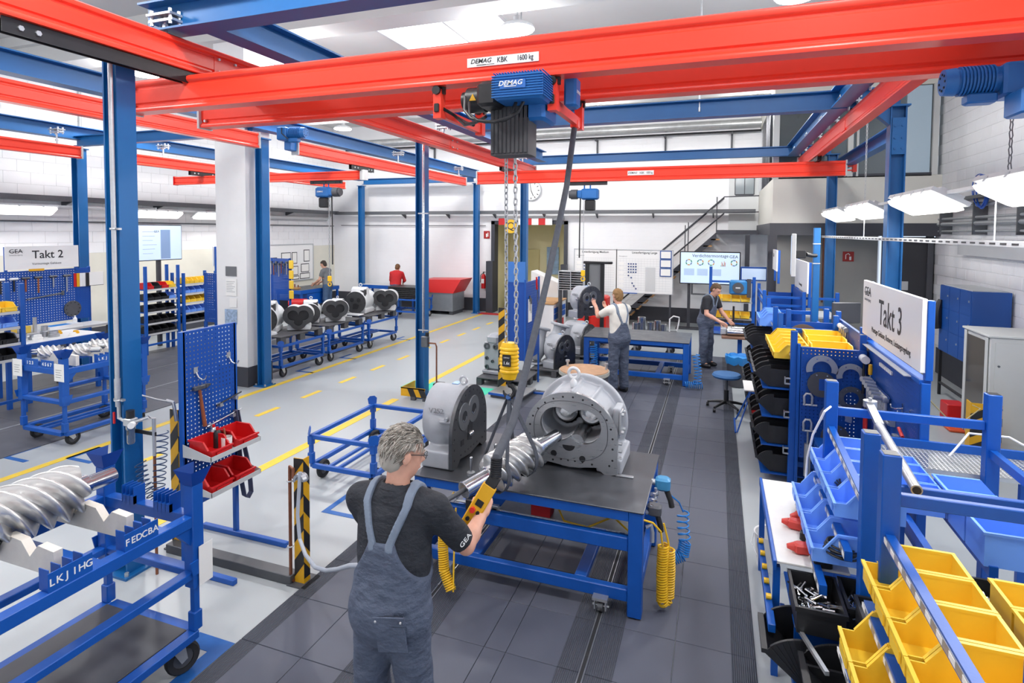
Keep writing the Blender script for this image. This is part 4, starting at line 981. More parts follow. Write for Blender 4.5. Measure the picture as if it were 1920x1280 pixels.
# screw rotors: lobed helix about local z, centred
ROTM=mat('rotor_steel','#d6d6d5',.33,.88,.05,14,rv=.05)
def rotor_mesh(L,Ro,Ri,lobes,turn,ns=72,nl=64):
    mb=MB();vs=[];fs=[]
    for i in range(ns+1):
        z=-L/2+L*i/ns;tw=turn*2*math.pi*i/ns
        for j in range(nl):
            a=2*math.pi*j/nl;w=(.5+.5*math.cos(lobes*a))**.62;r=Ri+(Ro-Ri)*w;vs.append((r*math.cos(a+tw),r*math.sin(a+tw),z))
    for i in range(ns):
        for j in range(nl):
            k=(j+1)%nl;fs.append((i*nl+j,i*nl+k,(i+1)*nl+k,(i+1)*nl+j))
    fs+=[tuple(reversed(range(nl))),tuple(range(ns*nl,(ns+1)*nl))]
    return mesh(mb.add(vs,fs),'rotor_screw',ROTM,60)
def rotor(loc,axis,label,L,Ro,Ri,lobes,turn,s1,s2,group=None):
    t=thing('screw_rotor',label,'rotor',loc,0,group);M=Vector(axis).to_track_quat('Z','Y').to_matrix().to_4x4()
    ob('screw_body',rotor_mesh(L,Ro,Ri,lobes,turn),None,t,M)
    for nm,sg,st in (('drive_shaft',1,s1),('rear_shaft',-1,s2)):
        pr=[(0,0)];z=L/2
        for r,l in st:pr+=[(r,z),(r,z+l-.004),(r-.004,z+l)];z+=l
        pr+=[(0,z)];pr[0]=(st[0][0],L/2-.01)
        ob(nm,MB().lathe([(r,q*sg) for r,q in pr],26),CHROME,t,M if sg>0 else M)
    return t
rotor((-1.455,4.07,1.0),(.45,.87,.16),'hoisted steel screw rotor being guided into the large casing',.42,.15,.105,5,1.0,[(.075,.08),(.06,.05),(.052,.18)],[(.075,.05),(.062,.22)])
st=thing('lifting_sling','grey lifting sling looped from the hook around the hoisted rotor','sling',(0,0,0))
def ribbon(mb,pts,w,th,side):
    s=Vector(side).normalized()*w/2;vs=[];fs=[]
    n=len(pts)
    for i,p in enumerate(pts):
        p=Vector(p);d=(Vector(pts[min(i+1,n-1)])-Vector(pts[max(i-1,0)])).normalized();u=d.cross(s).normalized()*th/2
        vs+=[p-s-u,p+s-u,p+s+u,p-s+u]
    for i in range(n-1):
        for k in range(4):fs.append((i*4+k,i*4+(k+1)%4,i*4+4+(k+1)%4,i*4+4+k))
    fs+=[(3,2,1,0),(4*n-4,4*n-3,4*n-2,4*n-1)]
    return mb.add(vs,fs)
STRAP=mat('strap_grey','#4b4f58',.8,0,.15,30,.1,120)
ax=Vector((.45,.87,.16)).normalized();px=Vector((ax.y,-ax.x,0))
for off,nm in ((-.17,'rear'),(.12,'front')):
    c0=Vector((-1.455,4.07,1.0))+ax*off;pts=[(-1.44,3.95,1.56)]
    pts+=[c0+px*(.155*math.cos(a))+Vector((0,0,.155*math.sin(a))) for a in [R(35-i*25) for i in range(11)]];pts+=[(-1.44,3.95,1.56)]
    ob('sling_leg',ribbon(MB(),pts,.032,.007,ax),STRAP,st)
ob('sling_eye',MB().tube([(-1.44,3.93,1.545),(-1.44,3.95,1.53),(-1.44,3.97,1.545)],.02,8),mat('strap_blue','#27508a',.8),st)
# guide rod in the rotor's near end
tag(ob('guide_rod',MB().cyl((-1.673,3.65,.923),(-1.9,3.21,.84),.017,12),DGREY),'dark round bar stuck into the near end of the hoisted rotor','bar')
# yellow pendant control and its hose
a=Vector((-1.263,2.715,1.14));b=Vector((-1.108,2.815,1.44))
pc=thing('pendant_control','yellow crane control with black buttons and red stop in the man\'s hand','remote control',a)
nf=Vector((.3,-.85,.42));Mc=frame((0,0,0),b-a,nf.cross(b-a));Lc=(b-a).length   # x along the box, z = button side
ob('case',MB().bbox(0,Lc-.04,-.04,.04,-.02,.022,.006,Mc),HAZY,pc)
ob('collar',MB().bbox(Lc-.045,Lc+.015,-.032,.032,-.02,.02,.004,Mc),BLACK,pc)
for k in range(3):
    for s in (-1,1):ob('button',MB().cyl(Mc@Vector((.03+k*.04,s*.015,.02)),Mc@Vector((.03+k*.04,s*.015,.033)),.011,12),BLACK,pc)
ob('stop_button',MB().cyl(Mc@Vector((.162,.015,.02)),Mc@Vector((.162,.015,.042)),.015,14),mat('stop_red','#d8332c',.4),pc)
ob('button',MB().cyl(Mc@Vector((.162,-.017,.02)),Mc@Vector((.162,-.017,.032)),.010,12),BLACK,pc)
ob('display',MB().box(.19,.225,-.02,.02,.0205,.0235,Mc),BLACK,pc,smooth=0)
hs=thing('control_hose','dark grey fabric control hose hanging from the trolley to the yellow control','hose',(0,0,0))
e=b+(b-a).normalized()*.012
ob('hose',MB().tube([(-1.04,4.28,3.6),(-1.055,4.1,3.1),(-1.08,3.75,2.5),(-1.1,3.35,1.95),(-1.105,3.1,1.66),e+Vector((0,.02,.1)),e],[.022,.022,.022,.023,.024,.026,.028],12),STRAP,hs)
rb=MB()
for k in range(9):
    p=Vector(e)+Vector((0,.02,.1))*(k/9);rb.cyl(p,p+Vector((0,.001,.007)),.032,14)
ob('bend_relief',rb,BLACK,hs)
ob('clamp',MB().bbox(-1.07,-1.01,4.24,4.32,3.55,3.62,.01),RED,hs)
# air tools and hoses on the near bench
yh=thing('coil_hose','yellow coiled air hose hanging at the right front corner of the near bench','hose',(0,0,0))
c=coil(MB(),[(-.33,4.2,.50),(-.335,4.19,.3),(-.33,4.18,.1),(-.318,4.2,.07),(-.29,4.22,.1),(-.285,4.23,.3),(-.29,4.24,.46)],.036,.0075,46)
ob('coil',c,YHOSE,yh);ob('lead',MB().tube([(-.33,4.16,.5),(-.345,4.15,.62),(-.4,4.12,.69),(-.48,4.1,.71)],.0075,6).tube([(-.285,4.21,.46),(-.3,4.2,.55),(-.33,4.2,.66)],.0075,6),YHOSE,yh)
bhs=thing('coil_hose','blue coiled air hose dangling beside the near bench under the impact driver','hose',(0,0,0))
c=coil(MB(),[(-.22,4.72,.52),(-.22,4.7,.42),(-.2,4.68,.3)],.045,.006,5);coil(c,[(-.2,4.68,.3),(-.215,4.66,.2),(-.28,4.64,.17),(-.36,4.62,.24)],.045,.006,16)
ob('coil',c,BHOSE,bhs);ob('lead',MB().tube([(-.22,4.72,.52),(-.25,4.66,.62),(-.32,4.6,.7)],.006,6),BHOSE,bhs)
ig=thing('impact_driver','blue air impact driver hanging at the right side of the near bench','tool',(-.385,4.6,.78))
ob('housing',MB().bbox(-.045,.07,-.05,.05,-.05,.05,.016),mat('tool_blue','#3c87b5',.4,0,.1,20),ig)
ob('handle',MB().tube([(.04,-.01,-.04),(.075,-.02,-.12),(.085,-.02,-.17)],.022,10),RUBBER,ig);ob('nozzle',MB().cyl((-.075,0,0),(-.045,0,0),.025,14),ZINC,ig)
tg=thing('air_tool','black pistol air tool hanging below the impact driver at the bench corner','tool',(-.4,4.24,.72))
ob('housing',MB().bbox(-.05,.05,-.04,.05,-.03,.05,.014),DGREY,tg);ob('handle',MB().tube([(.02,0,-.02),(.045,-.01,-.1),(.05,-.01,-.14)],.02,10),BLACK,tg)
ob('fitting',MB().cyl((.05,-.01,-.14),(.055,-.01,-.18),.009,8),ZINC,tg)
va=thing('air_manifold','zinc pipe fittings fixed along the right side of the near bench','fittings',(-.46,4.1,.68))
ob('pipe',MB().tube([(.02,.0,-.02),(.05,-.0,.0),(.06,0,-.05),(.06,0,-.12)],.016,8),ZINC,va)
for k in range(4):ob('valve',MB().cyl((.0,.12+k*.1,.03),(.06,.12+k*.1,.05),.018,8).cyl((.04,.12+k*.1,.02),(.04,.12+k*.1,.09),.012,8),ZINC,va)
rbx=thing('small_parts_box','small red open box on the lower shelf of the near bench','box',(-1.3,4.38,.5))
ob('wall',MB().box(-.08,.08,-.06,-.055,-.02,.07).box(-.08,.08,.055,.06,-.02,.09).box(-.08,-.075,-.055,.055,-.02,.09).box(.075,.08,-.055,.055,-.02,.09).box(-.075,.075,-.055,.055,-.022,-.015),BRED,rbx,smooth=0)
tag(ob('air_hose',MB().tube([(-1.22,4.42,.6),(-1.18,4.4,.55),(-1.1,4.3,.49),(-.9,4.25,.5),(-.7,4.4,.56),(-.5,4.3,.6)],.008,6).tube([(-.95,4.62,.66),(-.75,4.4,.56),(-.5,4.2,.49)],.008,6),YHOSE),'yellow air hose crossing over the lower shelf of the near bench','hose')
lh=thing('coil_hose','yellow spring hose hanging between the man and the near bench','hose',(0,0,0))
ob('coil',coil(MB(),[(-1.93,3.86,.62),(-1.93,3.84,.35),(-1.9,3.8,.2),(-1.82,3.76,.09)],.035,.0065,36),YHOSE,lh);ob('lead',MB().tube([(-1.8,3.75,.09),(-1.83,3.83,.4),(-1.84,3.88,.66)],.0065,6).tube([(-1.93,3.86,.62),(-1.93,3.95,.68),(-1.93,4.03,.7)],.0065,6),YHOSE,lh)
lv=thing('air_regulator','black air regulator under the left front edge of the near bench','regulator',(-1.75,4.0,.66))
ob('block',MB().bbox(-.05,.05,-.04,.04,-.05,.04,.008),BLACK,lv);ob('pipe',MB().tube([(-.05,0,0),(-.14,0,.0),(-.14,0,.06)],.013,8).tube([(.05,0,0),(.13,0,0),(.13,0,.07)],.013,8),ZINC,lv)
for i,(x,y,h_,lb) in enumerate(((-1.84,4.16,.1,'short steel pin on a base near the bench front edge'),(-1.73,4.42,.13,'taller steel pin on a base beside the dark casing flange'))):
    t=thing('locating_pin',lb,'pin',(x,y,.801));ob('base',MB().cyl((0,0,0),(0,0,.025),.033,18),STEEL,t);ob('pin',MB().cyl((0,0,.025),(0,0,h_+.04),.011,12).sph((0,0,h_+.04),.014,10,6),CHROME,t)
tag(ob('spanner',MB().bar((-1.77,4.2,.808),(-1.64,4.22,.808),.014,.008).cyl((-1.78,4.198,.8015),(-1.78,4.198,.814),.018,10),STEEL),'small spanner lying beside the pins on the near bench','spanner')
tag(ob('conical_bush',MB().lathe([(.0,0),(.06,.0),(.06,.01),(.012,.085),(0,.085)],24,T(-1.72,4.45,.861)@RX(R(-90))@T(0,0,-.03)),STEEL),'steel cone bush lying behind the hoisted rotor','bush')
# ---------------- carts, pegboards and left foreground ----------------
def wheel_caster(t,x,y,z,r=.1,rot=0):
    M=T(x,y,0)@RZ(rot)
    c=ob('caster',MB().box(-.05,.05,-.05,.05,z-.012,z,M).prism([(-.04,z-.012),(.04,z-.012),(.055,r),(.02,r-.02)],-.036,-.03,M@RX(R(90))).prism([(-.04,z-.012),(.04,z-.012),(.055,r),(.02,r-.02)],.03,.036,M@RX(R(90))),ZINC,t,smooth=0)
    W=MB();W.lathe([(.06,-.022),(r-.01,-.024),(r,-.012),(r,.012),(r-.01,.024),(.06,.022)],24,M@T(.035,0,r)@RX(R(90)),True);w_=ob('tyre',W,RUBBER,c)
    H=MB().lathe([(.0,-.026),(.02,-.026),(.022,-.014),(.06,-.014),(.06,.014),(.022,.014),(.02,.026),(0,.026)],16,M@T(.035,0,r)@RX(R(90)))
    ob('hub',H,DGREY,c)
def cart(loc,label,zt=.52,zb=.2,W=.8,D=1.2,r=.1,ears=True,deck=False,tall=0,group='blue pallet carts',mid=0,rot=0):
    t=thing('pallet_cart',label,'cart',loc,rot,group)
    s=.022 if not tall else .034
    for x in (0,W):
        ob('lower_rail',MB().bbox(x-s,x+s,0,D,zb-.05,zb,.004),BLUE2,t);ob('upper_rail',MB().bbox(x-s,x+s,0,D,zt-s*2.05,zt,.004),BLUE2,t)
        if mid:ob('middle_rail',MB().bbox(x-s,x+s,0,D,mid-.045,mid,.004),BLUE2,t)
    for y in (0,D):
        ob('lower_rail',MB().bbox(s,W-s,y-s,y+s,zb-.05,zb,.004),BLUE2,t);ob('upper_rail',MB().bbox(s,W-s,y-s,y+s,zt-s*2.05,zt,.004),BLUE2,t)
        if mid:ob('middle_rail',MB().bbox(s,W-s,y-s,y+s,mid-.045,mid,.004),BLUE2,t)
    for x,sx in ((0,-1),(W,1)):
        for y,sy in ((0,-1),(D,1)):
            p=ob('post',MB().bbox(x-.02,x+.02,y-.02,y+.02,zb,zt+.0,.004).bbox(x-.03,x+.03,y-.03,y+.03,zb,zb+.12,.005).bbox(x-.03,x+.03,y-.03,y+.03,zt-.11,zt-.01,.005),BLUE2,t)
            if ears and not tall:
                ob('corner_ear',MB().prism([(-.05,0),(.05,0),(.06,.07),(.03,.1),(-.03,.1),(-.06,.07)],-.004,.004,T(x+sx*.02,y+sy*.02,zt-.01)@RZ(R(45) if sx*sy<0 else R(-45))@RX(R(90))@RX(R(-12))),BLUE2,p,smooth=0)
            if tall:
                ob('upright',MB().bbox(x-.04,x+.04,y-.04,y+.04,zt-.46,tall,.005),BLUE2,t)
                f=MB();a=.04;b=.075;hh=.1
                vs=[(x-a,y-a,tall),(x+a,y-a,tall),(x+a,y+a,tall),(x-a,y+a,tall),(x-b,y-b,tall+hh),(x+b,y-b,tall+hh),(x+b,y+b,tall+hh),(x-b,y+b,tall+hh)]
                fq=[(0,1,5,4),(1,2,6,5),(2,3,7,6),(3,0,4,7)]
                open_=0 if sy<0 else 2
                fq=[q for i,q in enumerate(fq) if i!=open_]
                f.add(vs,fq+[tuple(reversed(q)) for q in fq]+[(0,1,2,3)]);ob('stacking_cup',f,BLUE2,t,smooth=0)
                ob('gusset',MB().prism([(0,0),(.12,0),(0,.14)],-.02,.02,Matrix.Translation((x,y-sy*.04,zt-.045))@RZ(R(-90) if sy>0 else R(90))@RX(R(-90))),BLUE2,t,smooth=0)
                ob('corner_ear',MB().prism([(-.05,0),(.05,0),(.07,.09),(-.07,.09)],-.004,.004,T(x+sx*.045,y,mid-.02)@RZ(R(90))@RX(R(90))),BLUE2,t,smooth=0)
            wheel_caster(t,x-sx*.06,y-sy*.09,zb-.05,r*.0+min(r,(zb-.06)/1.3),R(90) if sy<0 else R(70))
    if deck:ob('deck',MB().bbox(s,W-s,s,D-s,zb-.012,zb+.006,.003),mat('deck_dark','#3d3f45',.45,0,.15,4),t)
    for x in (.2,.32):
        if not deck:ob('floor_bar',MB().bbox(x,x+.035,s,D-s,zb-.04,zb-.005,.004),BLUE2,t)
    return t
cart((-4.18,5.1,0),'empty low blue cart frame standing behind the man\'s left shoulder')
# tall rotor cart in the left foreground
ca=cart((-3.83,1.42,0),'tall blue rotor cart cut off at the lower left corner',1.0,.26,.78,1.2,.1,False,True,1.19,'tall blue rotor carts',.65)
cb=cart((-8.5,4.78,0),'tall blue rotor cart on the dark mat at the left, with paper tags',1.0,.2,.8,1.05,.09,False,False,1.14,'tall blue rotor carts',.6)
def letters(par,x,y0,y1,z,s,xd=1):
    w=(y1-y0);p=ob('letter_plate',MB().box(x,x+.006,y0,y1,z,z+.095),BLUE2,par,smooth=0)
    tt=MB()
    for i in range(4):tt.box(x-.07,x,y0+w*(i+.1)/4,y0+w*(i+.1)/4+.004,z,z+.11)
    ob('divider',tt,BLUE2,p,smooth=0)
    for i,ch in enumerate(s):text(ch,.052,BOARD,p,frame((x+.0065,y0+w*(i+.5)/len(s),z+.045),(0,1,0),(0,0,1)),bold=.012)
letters(ca,.802,.74,.94,1.0,'FEDCBA');letters(ca,.802,.36,.57,1.0,'LKJIHG')
for x0,n in ((.22,4),(.5,5)):
    cm=MB()
    for i in range(n):cm.box(x0+i*.034,x0+i*.034+.004,1.15,1.23,1.0,1.11)
    cm.box(x0,x0+(n-1)*.034+.004,1.15,1.17,1.0,1.05);ob('comb_rack',cm,BLUE2,ca,smooth=0)
for y in (.62,.98):ob('cross_channel',MB().bbox(.02,.76,y-.035,y+.035,.955,.998,.004),BLUE2,ca)
def vblock(loc,label,L=.6,gr=None):
    o=ob('rotor_cradle',MB().prism([(-L/2,0),(L/2,0),(L/2,.13),(L*.3,.14),(L*.19,.07),(L*.08,.14),(-L*.12,.15),(-L*.22,.07),(-L*.33,.15),(-L/2,.15)],-.022,.022,RX(R(90))),NYLON);o.location=loc;return tag(o,label,'cradle',gr)
vblock((-3.44,2.28,1.0),'white plastic rotor cradle behind the letters F to A');vblock((-3.44,1.9,1.0),'white plastic rotor cradle behind the letters L to G')
rotor((-3.62,2.06,1.2),(.02,1,0),'big shiny screw rotor lying on the cart at the left edge',.44,.165,.1,6,.8,[(.062,.08),(.05,.16)],[(.062,.1),(.05,.2)])
# rotors on the farther cart
for i,(x,y) in enumerate(((-8.3,5.0),(-8.05,5.2),(-8.15,5.55),(-7.9,5.6))):
    rotor((x,y,1.14),(.85,.5,.0),'small screw rotor on the far rotor cart, %s from the left'%('first','second','third','fourth')[i],.24,.085,.055,5,.7,[(.035,.14)],[(.035,.1)])
vblock((-8.1,4.98,1.0),'white cradle under the front rotors of the far rotor cart',.7);vblock((-8.1,5.45,1.0),'white cradle under the rear rotors of the far rotor cart',.7)
letters(cb,.822,.4,.68,1.0,'LKJIHG')
for x0,s in ((.12,'123'),(.42,'4567')):
    p=ob('letter_plate',MB().box(x0,x0+.24,-.03,-.024,1.0,1.1),BLUE2,cb,smooth=0)
    for i,ch in enumerate(s):text(ch,.06,BOARD,p,fm(x0+.04+i*.05,-.031,1.045),bold=.03)
for x in (0,.8):
    p=ob('paper_tag',MB().box(x-.09,x+.09,-.056,-.053,.86,1.08),PAPER,cb,smooth=0)
    for k in range(4):ob('print_line',MB().box(x-.06,x+.05-.02*(k%2),-.0575,-.056,1.0-k*.03,1.006-k*.03),GINK,p,smooth=0)
p=ob('paper_tag',MB().box(.83,.832,1.19,1.29,.55,.8),PAPER,ca,smooth=0)
tag(ob('rotor_shelf_label',MB().box(-8.2,-8.0,4.753,4.757,.57,.6),PAPER),'white sticker on the middle rail of the far rotor cart','label')
# pegboard stand with red bins
def pegpanel(w,h,pitch=.038,hole=.0095,th=.002):
    nx=int(w/pitch);ny=int(h/pitch);ox=(w-nx*pitch)/2;oy=(h-ny*pitch)/2;mb=MB();vs=[];fs=[]
    for z in (0,-th):
        for i in range(nx):
            for j in range(ny):
                x0,y0=ox+i*pitch,oy+j*pitch;c=(x0+pitch/2,y0+pitch/2);n=len(vs)
                vs+=[(x0,y0,z),(x0+pitch,y0,z),(x0+pitch,y0+pitch,z),(x0,y0+pitch,z)]+[(c[0]+a*hole/2,c[1]+b*hole/2,z) for a,b in((-1,-1),(1,-1),(1,1),(-1,1))]
                for q in range(4):
                    r_=(q+1)%4;f=(n+q,n+r_,n+4+r_,n+4+q);fs.append(f if z==0 else f[::-1])
    mb.add(vs,fs)
    mb.box(0,w,0,oy,-th,0).box(0,w,h-oy,h,-th,0).box(0,ox,oy,h-oy,-th,0).box(w-ox,w,oy,h-oy,-th,0)
    mb.box(0,.004,0,h,-.03,0).box(w-.004,w,0,h,-.03,0).box(.004,w-.004,0,.004,-.03,-th).box(.004,w-.004,h-.004,h,-.03,-th)
    return mb
def binmesh(name,w,d,h,m,front=.45,wall=.004,rim=.006):
    # local: x across (0..w), y depth (0 front .. d back), z up; open front cut-out
    mb=MB();cut=d*.38
    side=[(0,0),(d,0),(d,h),(cut,h),(cut*.45,h*front+.0),(0,h*front)]
    MS2=lambda x:Matrix(((0,0,1,x),(1,0,0,0),(0,1,0,0),(0,0,0,1)))
    mb.prism(side,0,wall,MS2(0)).prism(side,0,wall,MS2(w-wall))
    mb.box(wall,w-wall,d-wall,d,0,h).box(wall,w-wall,0,wall,0,h*front).box(wall,w-wall,wall,d-wall,0,wall)
    mb.box(-rim,wall+.001,cut+.002,d+rim,h-rim*1.2,h+.002).box(w-wall-.001,w+rim,cut+.002,d+rim,h-rim*1.2,h+.002).box(wall+.001,w-wall-.001,d-wall-.001,d+rim-.001,h-rim*1.2,h+.0015)
    mb.box(-rim,w+rim,-rim,wall+.001,h*front-rim*1.2,h*front+.0015)
    # sloping rim along the cut-out
    for x in (-rim,w-wall):mb.bar((x+(wall+rim)/2,cut,h-rim*.6),(x+(wall+rim)/2,cut*.45,h*front),wall+rim,rim*1.2)
    # front scoop chamfer
    mb.box(w*.2,w*.8,-rim*1.1,-rim*.2,h*front*.2,h*front*.75)
    return mesh(mb,name,m,0)
BM={}
def bin_(kind,loc,rz,label,group,w=.1,d=.16,h=.075,front=.45,name='storage_bin',lab=False,tilt=0):
    k=(kind.name,w,d,h,front)
    if k not in BM:BM[k]=binmesh('bin_shell',w,d,h,kind,front,.004 if w<.16 else .006,.005 if w<.16 else .009)
    o=ob(name,BM[k],None);o.location=loc;o.rotation_euler=(tilt,0,rz);tag(o,label,'bin',group)
    if lab:ob('bin_label',MB().box(w*.2,w*.7,-.009,-.0075,h*front*.2,h*front*.65),PAPER,o,smooth=0)
    return o
PX_=-4.05
pg=thing('pegboard_stand','free standing blue pegboard with hammer and red bins beside the foreground column','pegboard',(PX_,3.41,0))
ob('panel',pegpanel(.53,1.42,.036,.011),PEG,pg,Matrix(((0,0,1,.0),(1,0,0,0),(0,1,0,.52),(0,0,0,1))),smooth=0)
for y in (.0,.53):ob('upright',MB().bbox(-.04,.0,y-.02,y+.02,.04,1.94 if y==0 else 1.94,.004),BLUE2,pg)
for y in (-.07,.5):ob('floor_bar',MB().bbox(-.4,.56,y,y+.045,0,.045,.004),BLUE2,pg)
ob('cross_bar',MB().bbox(-.035,-.005,.02,.51,.46,.5,.004),BLUE2,pg)
for k,(zz,lb) in enumerate(((.93,'upper'),(.64,'lower'))):
    s=thing('bin_tray','light grey tray with red bins on the pegboard, the %s one'%lb,'tray',(PX_+.012,3.38,zz))
    ob('pan',MB().box(0,.3,0,.52,-.004,0).box(.296,.3,0,.52,0,.035).prism([(0,0),(.3,0),(.3,.035),(0,.1)],0,.004,RX(R(90))@T(0,0,-.004)).prism([(0,0),(.3,0),(.3,.035),(0,.1)],0,.004,RX(R(90))@T(0,0,-.52)),LGREY,s,smooth=0)
    for j,y in enumerate((.03,.27) if k else (.03,.31)):
        bin_(BRED,(PX_+.29,3.38+y,zz+.003),R(90),'red bin on the %s pegboard tray, %s'%(lb,'nearer one' if j==0 else 'farther one'),'red bins on the pegboard trays',.2,.24,.13,.5,lab=bool(k))
sp=thing('spray_can','black and silver spray can with red cap on the upper pegboard tray','can',(PX_+.12,3.62,.933));ob('can',MB().lathe([(.0,0),(.03,0),(.031,.01),(.031,.13),(.02,.15),(.012,.155),(0,.155)],16),BLACK,sp);ob('cap',MB().cyl((0,0,.155),(0,0,.18),.012,12),BRED,sp)
sp=thing('spray_can','silver spray can behind the black one on the upper pegboard tray','can',(PX_+.06,3.64,.933));ob('can',MB().lathe([(.0,0),(.03,0),(.031,.01),(.031,.14),(.02,.16),(.012,.165),(0,.165)],16),STEEL,sp);ob('cap',MB().cyl((0,0,.165),(0,0,.185),.012,12),BRED,sp)
pt=thing('paint_tin','open paint tin with a brush between the red bins on the upper tray','tin',(PX_+.2,3.64,.933));ob('tin',MB().lathe([(.0,.002),(.042,.0),(.043,.1),(.04,.1),(.039,.02),(0,.02)],20),PAPER,pt);ob('brush',MB().cyl((.0,0,.03),(-.05,.02,.16),.008,8),HANDLE,pt)
hm=thing('hammer','wooden handled machinist hammer hanging on the pegboard stand','hammer',(PX_+.02,3.54,1.44))
ob('head',MB().bbox(-.015,.02,-.06,.05,.0,.035,.005).prism([(.05,0),(.1,.022),(.1,.03),(.05,.035)],-.015,.02,Matrix(((0,0,1,0),(1,0,0,0),(0,1,0,0),(0,0,0,1)))),DSTEEL,hm)
ob('handle',MB().tube([(.002,.0,.0),(.004,.02,-.15),(.004,.045,-.32)],[.012,.014,.017],8),HANDLE,hm)
for i,(y,z) in enumerate(((3.49,1.6),(3.83,1.66))):
    o=thing('hook','chrome pegboard hook near the top of the stand, %s one'%('nearer','farther')[i],'hook',(PX_,y+.03,z));ob('plate',MB().box(.0005,.008,-.018,.018,-.02,.03),ZINC,o,smooth=0);ob('prong',MB().tube([(.008,0,-.01),(.02,.01,-.05),(.05,.02,-.075),(.08,.025,-.065),(.09,.028,-.04)],.007,8),CHROME,o)
for i,(y,z,L) in enumerate(((3.73,1.27,.24),(3.63,1.12,.34))):
    o=thing('rod','%s rod clipped to the pegboard stand'%('dark','bright long')[i],'rod',(PX_+.03,y,z));ob('bar',MB().cyl((0,-.03,-.01),(0,L,.04),.007,8),(BLACK,CHROME)[i],o);ob('clip',MB().box(-.0295,.01,.0,.03,-.03,.0).box(-.0295,.01,L*.7,L*.7+.03,-.01,.02),ZINC,o,smooth=0)
tag(ob('sling_loop',ribbon(MB(),[(PX_+.03,3.9,1.16),(PX_+.035,3.93,.9),(PX_+.04,3.95,.5),(PX_+.05,3.97,.36),(PX_+.06,4.0,.33),(PX_+.06,4.04,.37),(PX_+.05,4.03,.6),(PX_+.035,3.97,.9),(PX_+.03,3.92,1.16)],.05,.008,(1,0,0)),mat('sling_navy','#454a63',.85)),'dark fabric sling loop hanging at the far edge of the pegboard','sling')
# floor channel, hazard posts
tag(ob('floor_channel',MB().bbox(-4.4,-3.08,3.5,3.6,0,.075,.004),mat('channel_grey','#54565a',.4,.4,.1,8)),'dark steel cable channel lying on the floor by the pegboard stand','channel')
def stripes(par,w,z0,z1,mf,pitch=.27,slant=.12,face=True):
    # diagonal black bands as thin plates on the front face of a post (local u across, v up)
    z=z0;k=0
    while z<z1:
        a=[(0,z),(w,z+slant),(w,z+slant+pitch*.5),(0,z+pitch*.5)]
        a=[(u,min(max(v,z0),z1)) for u,v in a];b=[]
        for q in a:
            if not b or q!=b[-1]:b.append(q)
        if len(b)>=3 and abs(b[0][1]-b[-1][1])+abs(b[1][1]-b[-2][1])>.005:
            ob('stripe',MB().prism(b,0,.0012,mf),HAZK,par,smooth=0)
        z+=pitch;k+=1
def hpost(x,y,h,label,w=.09,d=.07):
    t=thing('hazard_post',label,'post',(x,y,0))
    ob('post',MB().box(-w/2,w/2,-d/2,-d/2+.006,.01,h).box(w/2-.006,w/2,-d/2+.006,d/2,.01,h),HAZY,t,smooth=0);ob('foot',MB().box(-.08,.1,-.09,.1,.001,.012),DGREY,t,smooth=0)
    stripes(t,w,.05,h,Matrix(((1,0,0,-w/2),(0,0,-1,-d/2),(0,1,0,0),(0,0,0,1))));stripes(t,d,.05,h,Matrix(((0,0,1,w/2),(1,0,0,-d/2),(0,1,0,.0),(0,0,0,1))),.27,-.09)
    return t
hpost(-3.03,3.58,1.0,'yellow black hazard post with copper pipe at the floor channel end')
hpost(-4.38,3.62,1.22,'yellow black hazard post between the foreground column and the pegboard')
pp=thing('air_pipe','copper air pipe climbing the near hazard post','pipe',(-3.1,3.53,0));ob('pipe',MB().tube([(.03,0,.03),(0,0,.03),(0,0,.9),(.0,0,.93),(.05,-.02,.93),(.06,-.03,.86)],.013,10),COPPER,pp);ob('clamp',MB().torus((0,0,.3),.02,.006,12,6).torus((0,0,.82),.02,.006,12,6),ZINC,pp)
hr=thing('hose_hook','cast grey hose hook on top of the near hazard post','hook',(-2.97,3.5,.86));ob('saddle',MB().lathe([(.03,-.03),(.05,-.03),(.06,.0),(.05,.03),(.03,.03)],18,RX(R(90)),False,R(0),R(200)),STEEL,hr)
tag(ob('grey_hose',MB().tube([(-2.96,3.48,.93),(-2.953,3.46,.8),(-2.952,3.44,.62),(-2.9,3.4,.46),(-2.79,3.33,.4),(-2.6,3.2,.42),(-2.43,3.1,.49),(-2.2,2.92,.65),(-1.98,2.74,.82),(-1.75,2.6,.95)],.014,10),GHOSE),'translucent grey hose looping from the near hazard post to the man','hose')
# air service unit on the foreground column
cd_=thing('conduit','galvanised conduit pipe running down the foreground column','pipe',(-4.4,3.118,0))
ob('pipe',MB().cyl((0,-.0,1.38),(0,0,4.3),.018,12).cyl((0,0,1.45),(0,0,1.6),.023,12),ZINC,cd_)
for z in (2.77,1.43):ob('clamp',MB().torus((0,0,z),.022,.007,12,6).box(-.05,.05,.0,.026,z-.008,z+.008),ZINC,cd_)
av=thing('air_service_unit','air filter regulator with gauge and red valve on the foreground column','regulator',(-4.36,3.15,1.2))
ob('filter_bowl',MB().lathe([(0,-.12),(.022,-.115),(.028,-.1),(.028,0.),(.034,.0),(.034,.03),(0,.03)],16,T(.05,0,0)),GLASS,av)
ob('block',MB().bbox(.01,.09,-.035,.035,.03,.09,.006).bbox(-.01,.03,-.02,.02,.04,.08,.006),ZINC,av);ob('knob',MB().cyl((.05,0,.09),(.05,0,.15),.03,14),BLACK,av)
ob('gauge',MB().cyl((.1,-.02,.05),(.12,-.05,.05),.025,16),BOARD,av);ob('valve_handle',MB().box(-.09,-.075,-.04,-.03,.04,.13),BRED,av,smooth=0)
